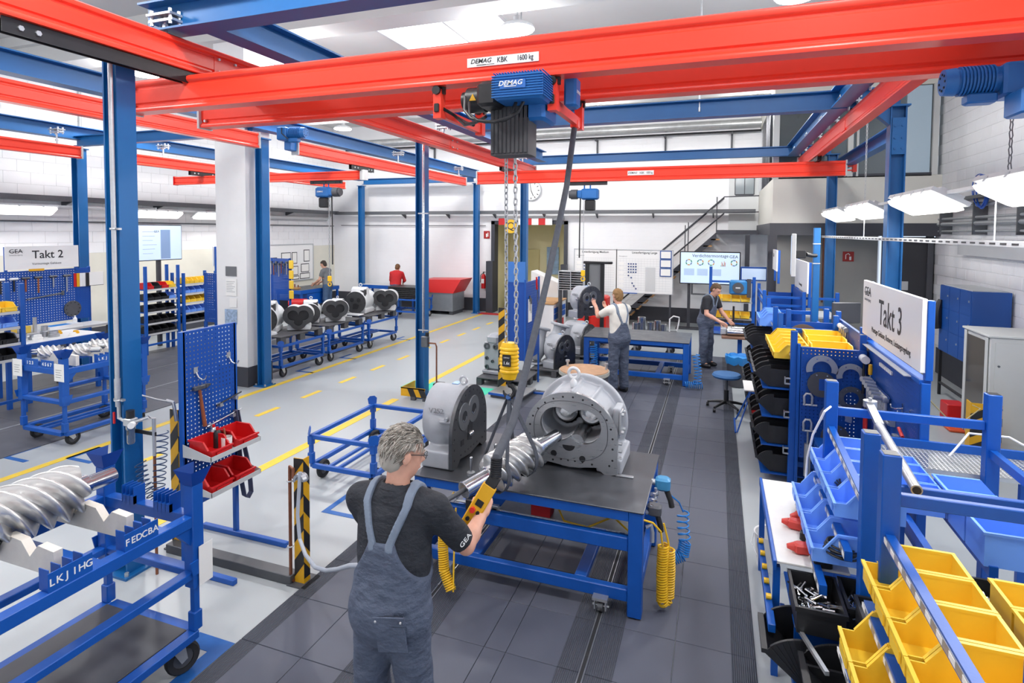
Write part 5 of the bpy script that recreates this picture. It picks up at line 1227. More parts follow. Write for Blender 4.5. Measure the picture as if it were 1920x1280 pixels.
ob('pipe',MB().tube([(-.06,-.01,.2),(-.06,-.01,.08),(-.01,0,.06)],.016,8).tube([(.09,0,.06),(.17,.06,.09),(.2,.08,.08),(.2,.08,-.2),(.2,.08,-.22)],.014,8),ZINC,av);ob('bracket',MB().box(-.1,.22,.075,.085,-.06,-.03),BLACK,av,smooth=0)
ob('drop_pipe',MB().cyl((.2,.08,-.22),(.2,.08,-1.18),.011,8),COPPER,av)
tag(ob('blow_gun',MB().tube([(-4.38,3.3,1.42),(-4.28,3.36,1.38),(-4.2,3.4,1.36)],.006,6).tube([(-4.22,3.39,1.37),(-4.17,3.41,1.355),(-4.16,3.415,1.29),(-4.15,3.42,1.2)],.014,8),STEEL),'silver blow gun with thin nozzle hanging left of the pegboard','blow gun')
bo=thing('coil_hose','dark blue spiral hose dangling beside the pegboard and column','hose',(0,0,0))
ob('coil',coil(MB(),[(-4.16,3.3,1.15),(-4.14,3.25,.8),(-4.1,3.2,.62)],.045,.0045,12),mat('hose_navy','#173a66',.4),bo);ob('second_coil',coil(MB(),[(-4.28,3.2,.92),(-4.22,3.18,.78),(-4.12,3.2,.64)],.04,.0045,9),mat('hose_navy','#173a66',.4),bo)
# guard and conduit at the mid column
gd=thing('column_guard','yellow black striped guard box at the foot of the mid column','guard',(-4.86,8.13,0))
ob('panel',MB().box(0,.44,0,.012,.06,.2).box(0,.012,.012,.46,.06,.2).box(0,.44,.0,.03,.185,.2),HAZY,gd,smooth=0)
stripes(gd,.44,.06,.2,Matrix(((1,0,0,0),(0,0,-1,0),(0,1,0,0),(0,0,0,1)))) if False else [ob('stripe',MB().prism([(x,.06),(x+.11,.06),(x+.05,.185),(x-.06,.185)],0,.0015,Matrix(((1,0,0,0),(0,0,-1,0),(0,1,0,0),(0,0,0,1)))),HAZK,gd,smooth=0) for x in (.18,.38)]
ob('foot',MB().box(.18,.26,.0,.06,0,.06).box(.0,.02,.4,.46,0,.06).box(.4,.44,.0,.06,0,.06),DGREY,gd,smooth=0)
c2=thing('conduit','chrome conduit pipe running down the mid column','pipe',(-4.52,8.27,0));ob('pipe',MB().cyl((0,0,1.1),(0,0,4.28),.022,12),CHROME,c2)
for z in (3.05,1.14):ob('clamp',MB().torus((0,0,z),.026,.007,12,6).box(-.09,.09,-.01,.01,z-.01,z+.01),ZINC,c2)
a2=thing('air_service_unit','small air regulator on the mid column with a thin drop pipe','regulator',(-4.44,8.2,.9));ob('block',MB().bbox(-.06,.06,-.05,.03,-.02,.16,.01),DSTEEL,a2);ob('knob',MB().cyl((.03,0,.16),(.03,0,.22),.03,12),BLACK,a2);ob('pipe',MB().tube([(.06,0,.05),(.18,0,.05),(.2,0,.0),(.2,0,-.7),(.2,0,-.88)],.013,8),COPPER,a2);ob('base_box',MB().bbox(.14,.3,-.02,.14,-.86,-.6,.01),BLACK,a2)
# ---------------- housings and pallets in the middle of the hall ----------------
PALM=mat('plastic_pallet','#4a4b4f',.6,0,.1,8)
def pallet(loc,label,W=.8,D=1.2,group='dark plastic pallets'):
    t=thing('pallet',label,'pallet',loc,0,group)
    ob('deck',MB().bbox(0,W,0,D,.115,.14,.006),PALM,t)
    for x in (0,W/2-.05,W-.1):
        for y in (0,D/2-.07,D-.14):ob('foot',MB().box(x,x+.1,y,y+.14,.0,.116),PALM,t,smooth=0)
    return t
def dupthing(src,loc,rz,label,group=None,s=1):
    r=dup(src,loc,rz,label,group);r.scale=(s,s,s);return r
# housing with flange and inlet branch (faces local -y)
DKF=mat('dark_flange','#4f5052',.42,.7,.15,14)
hs0=thing('rotor_housing','x','housing',(0,0,0))
Fh=Field((-.34,-.16,-.005),(.34,.5,.62),.013)
Fh.cyl((0,-.12,.24),(0,.44,.24),.2,.0);Fh.cyl((-.02,.1,.3),(-.02,.1,.5),.11,.04);Fh.cyl((-.16,.1,.44),(.16,.1,.44),.105,.05);Fh.box((.0,.15,.05),(.2,.22,.05),.01,.03)
Fh.cyl((0,-.13,.24),(0,-.09,.24),.235,.0);Fh.cyl((0,.4,.24),(0,.44,.24),.225,.0)
Fh.cyl((-.17,.1,.44),(-.1,.1,.44),.08,0,'cut')
ob('cast_body',Fh.mesh('cast_body',CASTW,1),None,hs0)
fl=ob('flange_face',MB().prism([(.228*math.cos(a)*(1 if math.sin(a)>-.5 else 1),.24+.228*math.sin(a)) for a in [2*math.pi*i/40 for i in range(40)]],.13,.138,RX(R(90))),DKF,hs0)
for x,z,r in ((-.075,.29,.045),(.075,.29,.045)):ob('bore',MB().cyl((x,-.1385,z),(x,-.1405,z),r,16),BLACK,fl)
ob('port_slot',MB().prism([(-.06,.1),(.05,.1),(.09,.19),(.0,.23),(-.05,.2)],.138,.1405,RX(R(90))),BLACK,fl)
ob('inlet_bore',MB().cyl((-.172,.1,.44),(-.165,.1,.44),.078,20),BLACK,hs0);ob('square_port',MB().box(.05,.15,-.01,.0,.38,.48).box(.14,.165,-.03,.05,.36,.5),DKF,hs0,smooth=0)
ob('lifting_eye',MB().torus((0,.12,.585),.03,.01,14,6,RX(R(90))),CASTW,hs0)
bh=MB()
for k in range(18):
    a=2*math.pi*k/18;bh.cyl((.208*math.cos(a),-.137,.24+.208*math.sin(a)),(.208*math.cos(a),-.141,.24+.208*math.sin(a)),.009,6)
b=ob('bolt_hole_shade',bh,BLACK,fl);b['kind']='stuff'  # black discs imitate shaded holes around the flange
# heart shaped twin bore housing
ht=thing('twin_bore_housing','x','housing',(0,0,0))
Ft=Field((-.3,-.02,-.005),(.3,.36,.5),.013)
for x in (-.09,.09):Ft.cyl((x,.01,.28),(x,.33,.28),.165,.03)
Ft.cyl((0,.01,.17),(0,.33,.17),.14,.04);Ft.box((0,.17,.05),(.2,.14,.05),.01,.03)
for x in (-.09,.09):Ft.cyl((x,-.1,.28),(x,.25,.28),.1,0,'cut')
Ft.cyl((0,-.1,.16),(0,.25,.16),.08,0,'cut')
ob('cast_body',Ft.mesh('cast_body',CASTW,1),None,ht)
def heart(a,s=1):
    c,si=math.cos(a),math.sin(a);b=0
    for q,z,r in ((-.09,.05,.165),(.09,.05,.165),(0,-.06,.14)):
        bb=-(q*c+z*si);disc=bb*bb-(q*q+z*z-r*r*s*s)
        if disc>=0:b=max(b,-bb+math.sqrt(disc))
    return (c*b,.23+si*b)
ob('flange_face',MB().ring(loop(lambda a:heart(a,1.05),48),loop(lambda a:heart(a,.55),48),0,.012,RX(R(90))),DKF,ht)
ob('bore',MB().prism(loop(lambda a:heart(a,.6),48),-.05,-.04,RX(R(90))),BLACK,ht)  # black sheet added inside the opening, stands in for its interior shade
hs0.location=(-8.2,8.72,.778);hs0.scale=(1.12,)*3;hs0.rotation_euler=(0,0,R(28));hs0['label']='white housing with round dark flange, first on the carts behind the pillar'
dupthing(hs0,(-8.1,11.6,.778),R(10),'white housing with lifting eye on the farthest of the three carts',None,1.15)
ht.location=(-7.76,9.12,.778);ht.scale=(1.1,)*3;ht.rotation_euler=(0,0,R(35));ht['label']='white housing with heart shaped opening on the first cart beside the pillar'
dupthing(ht,(-7.7,12.15,.778),R(25),'white housing with heart shaped opening on the farthest cart',None,1.15)
dupthing(hs0,(-8.2,10.02,.778),R(35),'small white round housing, left one on the middle cart',None,.9)
dupthing(ht,(-7.76,10.28,.778),R(40),'pale housing standing on the right of the middle cart',None,1.05)
dupthing(hs0,(-8.15,10.95,.778),R(-170),'white housing turned away at the back of the middle cart',None,.8)
tag(ob('gasket_plate',MB().bbox(-.2,.2,-.12,.12,0,.03,.01,T(-8.0,11.3,.78)),CASTW),'flat pale plate lying between the housings on the farthest cart','plate')
tag(ob('end_cover',MB().lathe([(0,.06),(.1,.06),(.16,.03),(.17,0),(0,0)],20,T(-8.05,8.62,.778)),CASTW),'flat pale end cover lying in front on the first cart','cover')
for i,y in enumerate((8.45,9.85,11.3)):
    cart((-8.42,y,0),('first blue cart with pallet beside the white pillar','middle blue cart with pallet along the yellow line','farthest blue cart with pallet along the yellow line')[i],.62,.24,.82,1.2,.09,group='blue carts with housings')
    pallet((-8.42,y,.635),('dark pallet on the cart beside the white pillar','dark pallet on the middle cart','dark pallet on the farthest cart of the row')[i],.82,1.2)
# white pillar
pil=struct(ob('trim_pillar',MB().box(-8.4,-7.72,7.78,8.35,.35,ZC),WHITE,smooth=0))
ob('pillar_base',MB().box(-8.41,-7.71,7.77,8.36,0,.35),BAND,pil,smooth=0)
sg=thing('notice_board','notices pinned to the white pillar','notice',(-8.06,7.77,0))
ob('notice',MB().box(-.12,.12,-.006,.002,1.95,2.12),mat('notice_dark','#6c6f73',.6),sg,smooth=0);ob('notice',MB().box(-.12,.12,-.006,.002,1.6,1.9),PAPER,sg,smooth=0);ob('notice',MB().box(-.04,.12,-.006,.002,1.4,1.56),PAPER,sg,smooth=0);ob('notice',MB().box(-.15,.12,-.006,.002,1.1,1.36),mat('notice_blue','#9db4d0',.6,0,.4,20),sg,smooth=0)
for k in range(7):ob('print_line',MB().box(-.1,.09-.03*(k%3),-.008,-.006,1.85-k*.03,1.856-k*.03),GINK,sg,smooth=0)
# pallets in the middle with castings
pallet((-4.05,9.38,0),'dark floor pallet nearest the scale plate',.92,.8);pallet((-3.35,10.35,0),'dark floor pallet under the grey casings',.95,1.1);pallet((-3.2,11.75,0),'dark floor pallet farther back left of the far bench',.9,1.1)
dupthing(sc_,(-2.78,10.75,.14),R(-18),'grey casing with flange, nearer one on the floor pallets')
dupthing(sc_,(-2.62,12.2,.14),R(-14),'grey casing with flange, farther one behind it on the pallet')
tg_=thing('gear_casing','grey casing with side ports behind the yellow hook block','casing',(-3.86,9.62,.14),R(-8))
ob('cast_body',MB().bbox(-.2,.25,0,.4,0,.08,.02).bbox(-.18,.2,.02,.35,.08,.62,.04).bbox(-.12,.15,.0,.38,.55,.74,.05),CAST,tg_)
for i,(x,z,r) in enumerate(((-.1,.52,.06),(.08,.52,.05),(-.1,.3,.035),(.02,.25,.03),(-.1,.14,.04))):ob('port',MB().lathe([(r,.0),(r,.02),(r*.55,.02),(r*.55,-.005)],16,T(x,.02 if z<.6 else 0,z)@RX(R(90))),DSTEEL,tg_)
def valve(loc,rz,label,s=1):
    t=thing('valve_body',label,'valve',loc,rz);Fv=Field((-.3,-.3,-.005),(.3,.3,.8),.016)
    Fv.cyl((0,0,.0),(0,0,.05),.17,.02);Fv.ell((0,0,.32),(.19,.19,.24),.05);Fv.cyl((.05,0,.45),(.12,.0,.7),.13,.06);Fv.cyl((.11,0,.68),(.125,0,.73),.2,.03);Fv.cyl((-.05,0,.1),(0,0,.3),.12,.05);Fv.cyl((.1,0,.5),(.14,0,.8),.1,0,'cut')
    ob('cast_body',Fv.mesh('cast_body',CAST,1),None,t);ob('bore',MB().cyl((.1,0,.6),(.103,0,.605),.11,16),BLACK,t);t.scale=(s,)*3;return t
v0=valve((-3.35,10.75,.14),R(60),'grey angled valve body with open top flange, left one on the pallets');dupthing(v0,(-3.12,11.3,.14),R(40),'grey angled valve body with open top flange, right one on the pallets')
ey=thing('lifting_eye','casting cover with big chrome lifting eye behind the valve bodies','lifting eye',(-3.0,12.62,.14));ob('cover',MB().bbox(-.25,.25,-.2,.2,0,.6,.06),CAST,ey);ob('ring',MB().torus((0,0,.72),.07,.018,18,8,RX(R(90))).cyl((0,0,.6),(0,0,.66),.03,12),CHROME,ey)
# drum with wooden lid
dm=thing('separator_drum','round vessel flange with wooden lid and two bolts behind the big casing','vessel',(-1.96,8.85,0))
ob('vessel',MB().lathe([(.0,0),(.26,.0),(.28,.1),(.27,.38),(.33,.48),(.4,.52),(.4,.575),(0,.575)],32),mat('vessel_grey','#b9bab2',.5,0,.08,8),dm)
ob('lid',MB().lathe([(0,.576),(.385,.576),(.385,.588),(0,.588)],32),mat('lid_wood','#c39a78',.6,0,.2,6),dm)
for x,y in ((-.3,.12),(.33,.1)):ob('bolt',MB().cyl((x,y,.55),(x,y,.66),.018,8).cyl((x,y,.66),(x,y,.69),.035,6),ZINC,dm)
sp=thing('floor_plate','steel platform plate with blue edge on the green floor patch','plate',(-3.55,8.75,0),R(-6));ob('plate',MB().bbox(0,.62,0,.55,.06,.09,.004),mat('plate_steel','#9ea0a0',.4,.6,.1,30),sp);ob('edge',MB().box(0,.62,-.02,0,.05,.085),BLUE2,sp,smooth=0);ob('base',MB().box(.02,.6,.02,.53,.0,.06),DGREY,sp,smooth=0)
# standing tool board behind the hook block
tb=thing('tool_board_stand','blue double tool board on a stand behind the hanging hook block','pegboard',(-3.05,9.2,0))
Mside=Matrix(((0,0,1,0),(1,0,0,0),(0,1,0,0),(0,0,0,1)))
ob('panel',pegpanel(.75,1.35,.045,.01),PEG,tb,Mside@T(0,.55,.0),smooth=0);ob('panel',MB().box(-.34,-.0,-.005,.0,.55,1.9),PEG,tb,smooth=0)
ob('upright',MB().bbox(-.03,.0,-.03,.0,.0,1.95,.004),BLUE2,tb);ob('upright',MB().bbox(-.03,.0,.75,.78,.0,1.95,.004),BLUE2,tb);ob('floor_bar',MB().bbox(-.4,.35,-.03,.01,0,.04,.004),BLUE2,tb)
ob('top_sign',MB().box(-.33,-.02,-.012,-.006,1.9,2.25),mat('sign_blue','#3d78c4',.45),tb,smooth=0);ob('notice',MB().box(.001,.004,.1,.3,1.2,1.6),PAPER,tb,smooth=0)
hz=ob('hazard_edge',MB().box(-.36,-.34,-.05,-.006,.45,1.45),HAZY,tb,smooth=0)
ob('hazard_edge',MB().box(-.5,-.36,-.02,-.012,.0,1.45),HAZY,tb,smooth=0);stripes(tb,.14,.05,1.45,Matrix(((1,0,0,-.5),(0,0,-1,-.02),(0,1,0,0),(0,0,0,1))),.26,.12)
tl=thing('hand_tool','red grip chain wrench hanging on the standing tool board','tool',(-3.0,9.55,1.85));ob('grip',MB().tube([(.02,0,.12),(.02,0,0),(.02,.02,-.1)],.016,8),BRED,tl);o=ob('chain',chain(MB(),(.03,.03,0),(.03,.05,-.75),.05,.007,.014,6,4),DSTEEL,tl);o['kind']='stuff'
for i,(y,z) in enumerate(((9.35,1.6),(9.42,1.55),(9.7,1.1),(9.8,1.1),(9.87,1.1))):
    o=thing('hand_tool','small tool on the side of the standing board, %s'%('first upper one','second upper one','left of three wooden grips','middle of three wooden grips','right of three wooden grips')[i],'tool',(-3.045,y,z));ob('grip',MB().tube([(.01,0,.06),(.012,0,-.04)],.014,8),(DSTEEL,DSTEEL,HANDLE,HANDLE,HANDLE)[i],o);ob('shaft',MB().cyl((.012,0,-.04),(.012,0,-.2),.006,6),STEEL,o)
# hung casing lifted by the man at the far bench
hc_=dupthing(sc_,(-2.2,10.35,1.2),R(-28),'grey casing hanging on the far hoist, steadied by the man in white',None,.92)
# ---------------- right side: racks, tool walls, cabinets ----------------
def rackframe(name,label,X0,X1,Y0,Y1,H,rails,posts=None,hw=.04):
    t=thing(name,label,'rack',(0,0,0))
    for x in (X0,X1):
        for y in (Y0,Y1):
            p=ob('post',MB().bbox(x-hw,x+hw,y-hw,y+hw,0,H,.005),BLUE2,t);ob('post_cap',MB().box(x-hw+.008,x+hw-.008,y-hw+.008,y+hw-.008,H,H+.002),BLACK,p,smooth=0)
    for y,z in ((Y0,H-.3),(Y1,H-.22),(Y0,.25),(Y1,.25)):ob('cross_bar',MB().bbox(X0+hw,X1-hw,y-.018,y+.018,z-.03,z+.03,.004),BLUE2,t)
    for x,z0,z1 in rails:
        ob('shelf_rail',MB().bar((x,Y0+hw,z0),(x,Y1-hw,z1),.04,.055),BLUE2,t,smooth=0)
        if x<X0+.1:
            s=ob('label_strip',MB().bar((x-.022,Y0+hw,z0),(x-.022,Y1-hw,z1),.003,.034),ZINC,t,smooth=0)
            n=int((Y1-Y0)/.11)
            for k in range(n):
                f=(k+.5)/n;ob('price_tag',MB().box(x-.0255,x-.0238,Y0+(Y1-Y0)*f-.028,Y0+(Y1-Y0)*f+.028,z0+(z1-z0)*f-.012,z0+(z1-z0)*f+.012),PAPER,s,smooth=0)
    return t
r1=rackframe('bin_rack','nearest double sided blue rack holding the yellow bins',.8,1.73,1.75,3.16,1.72,[(.8,1.34,1.31),(1.73,1.3,1.3),(1.12,1.02,1.02),(1.4,1.02,1.02),(.72,.97,.97),(.62,.72,.72),(1.05,.72,.72)])
r2=rackframe('bin_rack','blue rack with the blue bins, next behind the yellow ones',.8,1.76,3.53,4.67,1.7,[(.8,1.27,1.35),(1.76,1.3,1.3),(1.12,1.02,1.02),(1.38,1.02,1.02),(.72,.97,.97),(.6,.75,.75),(1.05,.75,.75)])
NTH=('first','second','third','fourth','fifth','sixth','seventh','eighth')
for i in range(6):
    bin_(YEL,(.7,3.15-i*.228,1.09),R(-90),'large yellow bin in the upper row of the nearest rack, %s from the back'%NTH[i],'yellow bins of the nearest rack',.206,.36,.19,.45,tilt=0)
for i in range(4):
    bin_(YEL,(.58,3.0-i*.245,.82),R(-90),'large yellow bin in the lower row of the nearest rack, %s from the back'%NTH[i],'yellow bins of the nearest rack',.222,.36,.2,.45)
for i in range(5):
    bin_(YEL,(1.66,2.93-i*.225,1.04),R(90),'yellow bin on the far side of the nearest rack, %s from the back'%NTH[i],'yellow bins of the nearest rack',.203,.46,.16,.45)
for i in range(4):
    bin_(BBLUE,(.68,4.7-i*.24,1.1),R(-90),'light blue bin in the upper row of the second rack, %s from the back'%NTH[i],'blue bins of the second rack',.217,.36,.18,.45)
for i in range(4):
    bin_(BBLUE,(.56,4.64-i*.24,.84),R(-90),'light blue bin in the lower row of the second rack, %s from the back'%NTH[i],'blue bins of the second rack',.217,.34,.18,.45)
for i in range(3):
    bin_(BBLUE,(1.74,4.1-i*.26,1.04),R(90),'light blue bin seen from behind, right of the second rack, %s from the back'%NTH[i],'blue bins of the second rack',.238,.4,.18,.45)
for i in range(4):
    bin_(BBLUE,(1.12,4.68-i*.16,1.06),R(-90),'small blue divider bin behind the upper blue row, %s from the back'%NTH[i],'blue bins of the second rack',.14,.2,.14,.6)
for nm,p,r_,lb in (('cable',(.86,4.2,1.11),.1,'black cable coil in a light blue bin of the second rack'),('cable',(.72,3.75,.9),.09,'black cable coil in the lowest light blue bin'),('cable',(1.4,2.75,1.12),.1,'black cable coil in a yellow bin on the right')):
    m=MB()
    for k in range(6):m.torus((p[0]+rnd.uniform(-.006,.006),p[1]+rnd.uniform(-.01,.01),p[2]+k*.009),r_-.008*(k%3),.006,22,6,RX(R(rnd.uniform(-8,8)))@RY(R(rnd.uniform(-8,8))))
    tag(ob(nm+'_coil',m,BLACK),lb,'cable')
# perforated top plate
gp=thing('perforated_table','perforated metal table top beside the blue bins','table',(1.2,4.72,1.12))
ob('plate',pegpanel(.95,.42,.03,.021),mat('perforated_zinc','#c9cbcc',.4,.5),gp,smooth=0);ob('rim',MB().box(-.02,.97,.42,.45,-.03,.06).box(-.02,.0,0,.42,-.03,.0).box(.95,.97,0,.42,-.03,.0),BLUE2,gp,smooth=0)
for x in (.0,.9):
    for y in (.02,.36):ob('leg',MB().box(x,x+.05,y,y+.04,-1.12,-.03),BLUE2,gp,smooth=0)
tag(ob('white_cable',MB().tube([(1.62,4.95,1.15),(1.75,5.0,1.32),(1.95,4.9,1.35),(2.1,4.7,1.28)],.008,6),PAPER),'white cable arching over the perforated table top','cable')
wr=thing('torque_wrench','long steel torque wrench laid across the rack bars above the blue bins','wrench',(0,0,0))
ob('tube',MB().cyl((1.03,4.35,1.5),(.975,3.38,1.47),.027,16),STEEL,wr);ob('shank',MB().bar((1.055,4.72,1.535),(1.03,4.34,1.505),.05,.028),STEEL,wr);ob('head',MB().cyl((1.062,4.74,1.515),(1.062,4.74,1.56),.045,16).box(1.052,1.072,4.73,4.75,1.56,1.58),STEEL,wr);ob('end_bore',MB().cyl((.9755,3.385,1.47),(.975,3.376,1.47),.02,12),BLACK,wr)
tag(ob('white_strap',MB().tube([(.79,4.62,1.52),(.74,4.55,1.5),(.68,4.62,1.3),(.66,4.7,1.1),(.655,4.72,.9)],.008,6),PAPER),'white cable tie hanging from the second rack corner post','strap')
# white working board with drills
wb_=thing('work_board','white working board on a blue flow rack in front of the blue bins','board',(.38,3.8,0))
ob('board',MB().bbox(0,.4,0,1.25,.735,.75,.003),mat('board_worn','#dfdfdc',.45,0,.06,6),wb_)
ob('edge_rail',MB().bbox(-.02,.0,-.02,1.25,.7,.76,.003),BLUE2,wb_)
for y in (.02,1.2):ob('leg',MB().box(-.015,.025,y,y+.04,0,.7),BLUE2,wb_,smooth=0)
ob('lower_rail',MB().bbox(-.06,-.02,-.25,.75,.45,.5,.003),BLUE2,wb_)
for k in range(5):ob('roller',MB().cyl((-.055,.0+k*.17,.515),(-.025,.0+k*.17,.515),.018,10),YHOSE,wb_)
for k,(x,y) in enumerate(((.27,1.12),(.2,.95),(.3,.92),(.25,.84),(.29,.76))):ob('printed_mark',MB().box(x,x+.045,y,y+.03,.7502,.7512),GINK if k!=1 else mat('mark_orange','#dd6a34',.5),wb_,smooth=0)
TRED=mat('tool_red','#c63a30',.4)
for i,(x,y,rz,lb) in enumerate(((.66,4.42,20,'red cordless drill lying on the white board, farthest one'),(.6,4.25,-10,'red cordless drill lying on the white board, middle one'),(.6,3.95,5,'red cordless tool lying nearest on the white board'))):
    t=thing('cordless_drill',lb,'drill',(x,y,.752),R(rz));ob('body',MB().bbox(-.11,.05,-.035,.035,0,.065,.012).tube([(-.11,0,.034),(-.15,0,.034)],[.028,.014],12),TRED,t);ob('grip',MB().bbox(.0,.045,-.11,-.03,.01,.05,.01),BLACK,t);ob('battery',MB().bbox(-.03,.075,-.16,-.105,.0,.06,.008),BLACK,t)
bu=thing('bucket','white bucket on the floor beside the white board rack','bucket',(.47,5.1,0));ob('shell',MB().lathe([(0,.005),(.11,0),(.135,.28),(.14,.285),(.128,.28),(.105,.01),(0,.01)],24),PAPER,bu);ob('handle',MB().tube([(-.14,0,.26),(-.16,-.05,.2),(-.12,-.12,.14)],.004,6),ZINC,bu)
# hopper bins
def hopper(w=.2,d=.22,h=.14):
    mb=MB();wl=.006
    mb.box(0,wl,0,d,0,h).box(w-wl,w,0,d,0,h).box(wl,w-wl,d-wl,d,0,h).box(wl,w-wl,0,d-wl,0,wl)
    L=.165;a0,a1=R(90),R(142);n=7
    sec=[(0,.0)]+[(L*math.cos(a0+(a1-a0)*i/n),L*math.sin(a0+(a1-a0)*i/n)) for i in range(n+1)]
    MSx=lambda x:Matrix(((0,0,1,x),(1,0,0,0),(0,1,0,0),(0,0,0,1)))
    mb.prism(sec,0,wl,MSx(-.002)).prism(sec,0,wl,MSx(w-wl+.002))
    e=sec[-1];mb.prism([(0,0),e,(e[0]-.012,e[1]-.004),(-.012,-.004)],0,w,MSx(0))
    mb.bar((-.004,e[0]-.006,e[1]),(w+.004,e[0]-.006,e[1]),.02,.016)
    for i in range(1,n+1):
        q=sec[i];
        for x in (-.004,w+.001):mb.bar((x+.0015,q[0]*.15,q[1]*.15),(x+.0015,q[0]*.99,q[1]*.99),.004,.005)
    # curved rim
    for x in (-.001,w-.005):
        for i in range(1,n):mb.bar((x+.003,sec[i][0],sec[i][1]),(x+.003,sec[i+1][0],sec[i+1][1]),.01,.006)
    return mesh(mb,'hopper_bin',BLACK,0)
HOP=hopper()
def hop(loc,rz,label,group,s=1):
    o=ob('hopper_bin',HOP,None);o.scale=s if isinstance(s,tuple) else (s,s,s);o.location=loc;o.rotation_euler=(0,0,rz);return tag(o,label,'bin',group)
def screws(o,x0,x1,y0,y1,z,n,L=.05,r=.006):
    m=MB()
    for k in range(n):
        p=Vector((rnd.uniform(x0,x1),rnd.uniform(y0,y1),z+rnd.uniform(0,.025)));a=rnd.uniform(0,6.28);q=p+Vector((math.cos(a)*L,math.sin(a)*L,rnd.uniform(-.01,.03)));m.cyl(p,q,r,6);m.cyl(p,p+(p-q)*.2,r*1.8,6)
    q=ob('screws',m,CHROME,o);q['kind']='stuff'
def crate(loc,w,d,h,label,scr=0,L=.05):
    t=thing('parts_crate',label,'crate',loc,0,'black parts crates of the near racks')
    ob('shell',MB().box(0,w,0,.006,0,h).box(0,w,d-.006,d,0,h).box(0,.006,.006,d-.006,0,h).box(w-.006,w,.006,d-.006,0,h).box(.006,w-.006,.006,d-.006,0,.006).box(-.01,w+.01,-.01,.0,h-.025,h).box(-.01,w+.01,d,d+.01,h-.025,h).box(-.01,0,0,d,h-.025,h).box(w,w+.01,0,d,h-.025,h),BLACK,t,smooth=0)
    if scr:screws(t,.03,w-.05,.03,d-.05,h*.45,scr,L)
    return t
crate((.45,3.42,.57),.24,.36,.15,'black crate of bolts below the white board end',46)
crate((.72,3.5,.57),.2,.3,.15,'black crate of long pins behind the bolt crate',30,.12)
crate((.74,3.2,.66),.26,.26,.16,'black crate of small screws beside the first yellow bin',40,.035)
crate((.48,2.92,.36),.3,.34,.15,'black crate of large bolts on the lowest shelf',50,.06)
crate((1.15,3.2,.9),.3,.28,.12,'black crate of screws between the yellow and blue bins on the right',40,.03)
crate((.5,2.5,.36),.3,.36,.15,'black crate at the bottom edge below the yellow bins',20,.06)
hop((.5,3.7,.29),R(-90),'black hopper bin next to the floor under the bolt crate','black hopper bins near the white board',1.55);hop((.66,3.34,.36),R(-90),'black hopper bin right of it with screws inside','black hopper bins near the white board',1.45)
ls=thing('flow_shelf','low blue flow shelf below the crates of the near racks','shelf',(0,0,0))
ob('rail',MB().bbox(.44,.47,2.6,4.15,.24,.28,.003),BLUE2,ls);ob('rail',MB().bbox(1.0,1.03,2.6,4.15,.24,.28,.003),BLUE2,ls);ob('rail',MB().bar((.46,3.5,.56),(.55,3.1,.6),.02,.02),ZINC,ls)
for x in (.45,1.01):
    for y in (2.65,4.1):ob('leg',MB().box(x-.012,x+.012,y-.012,y+.012,0,.24),BLUE2,ls,smooth=0)
ob('shelf',MB().box(.47,1.0,2.6,4.15,.255,.268),ZINC,ls,smooth=0);ob('upper_shelf',MB().box(.46,1.0,3.6,4.15,.49,.5).box(.46,1.0,3.58,3.6,.27,.52),BLUE2,ls,smooth=0)
# hopper racks in a row
def hrack(y0,y1,label,zs,n,gname,lead):
    t=rackframe('hopper_rack',label,.8,1.45,y0,y1,1.71,[(.8,1.42,1.42),(1.45,1.4,1.4)],hw=.032)
    for z in zs:ob('shelf',MB().box(.5,1.3,y0+.04,y1-.04,z-.02,z-.006),BLUE2,t,smooth=0)
    clip=MB()
    for z in (.35,.75,1.12):ob('bracket',MB().box(.72,.79,y0-.03,y0-.02,z,z+.016).box(.72,.79,y0-.03,y0-.02,z+.06,z+.076).box(.715,.725,y0-.03,y0+.02,z,z+.076),ZINC,t,smooth=0)
    for k,z in enumerate(zs):
        for i in range(n):
            hop((.62-.04*(k%2),y0+.3+i*.25,z),R(-90),'black hopper bin in %s, %s shelf, %s bin'%(lead,('lowest','second','third','top')[k],NTH[i]),gname,(1.12,1.2,1.4))
    return t
hrack(6.85,8.3,'blue rack of black hopper bins beside the Takt 3 tool wall',(.1,.42,.74,1.06),5,'black hopper bins of the rack beside the tool wall','the near hopper rack')
hrack(9.0,10.2,'second blue rack of black hopper bins farther along the walkway',(.1,.42,.74,1.06),4,'black hopper bins of the farther rack','the farther hopper rack')
for i in range(5):bin_(YEL,(.62,8.2-i*.24,1.36),R(-90),'yellow bin on top of the hopper rack, %s from the back'%NTH[i],'yellow bins on the hopper rack',.218,.34,.16,.45)
for i in range(3):
    bin_(YEL,(1.02+i*.02,7.05+i*.42,1.36),R(0),'wide yellow bin behind the hopper rack, %s from the front'%NTH[i],'yellow bins on the hopper rack',.4,.36,.16,.45)
tag(ob('red_block',MB().bbox(.42,.52,7.55,7.7,.5,.56,.01),BRED),'small red box between the black hopper bins','box')
for i in range(3):bin_(BBLUE,(.62,10.1-i*.24,1.36),R(-90),'blue bin on the farther hopper rack, %s'%NTH[i],'blue bins on the farther hopper rack',.2,.3,.2,.6)
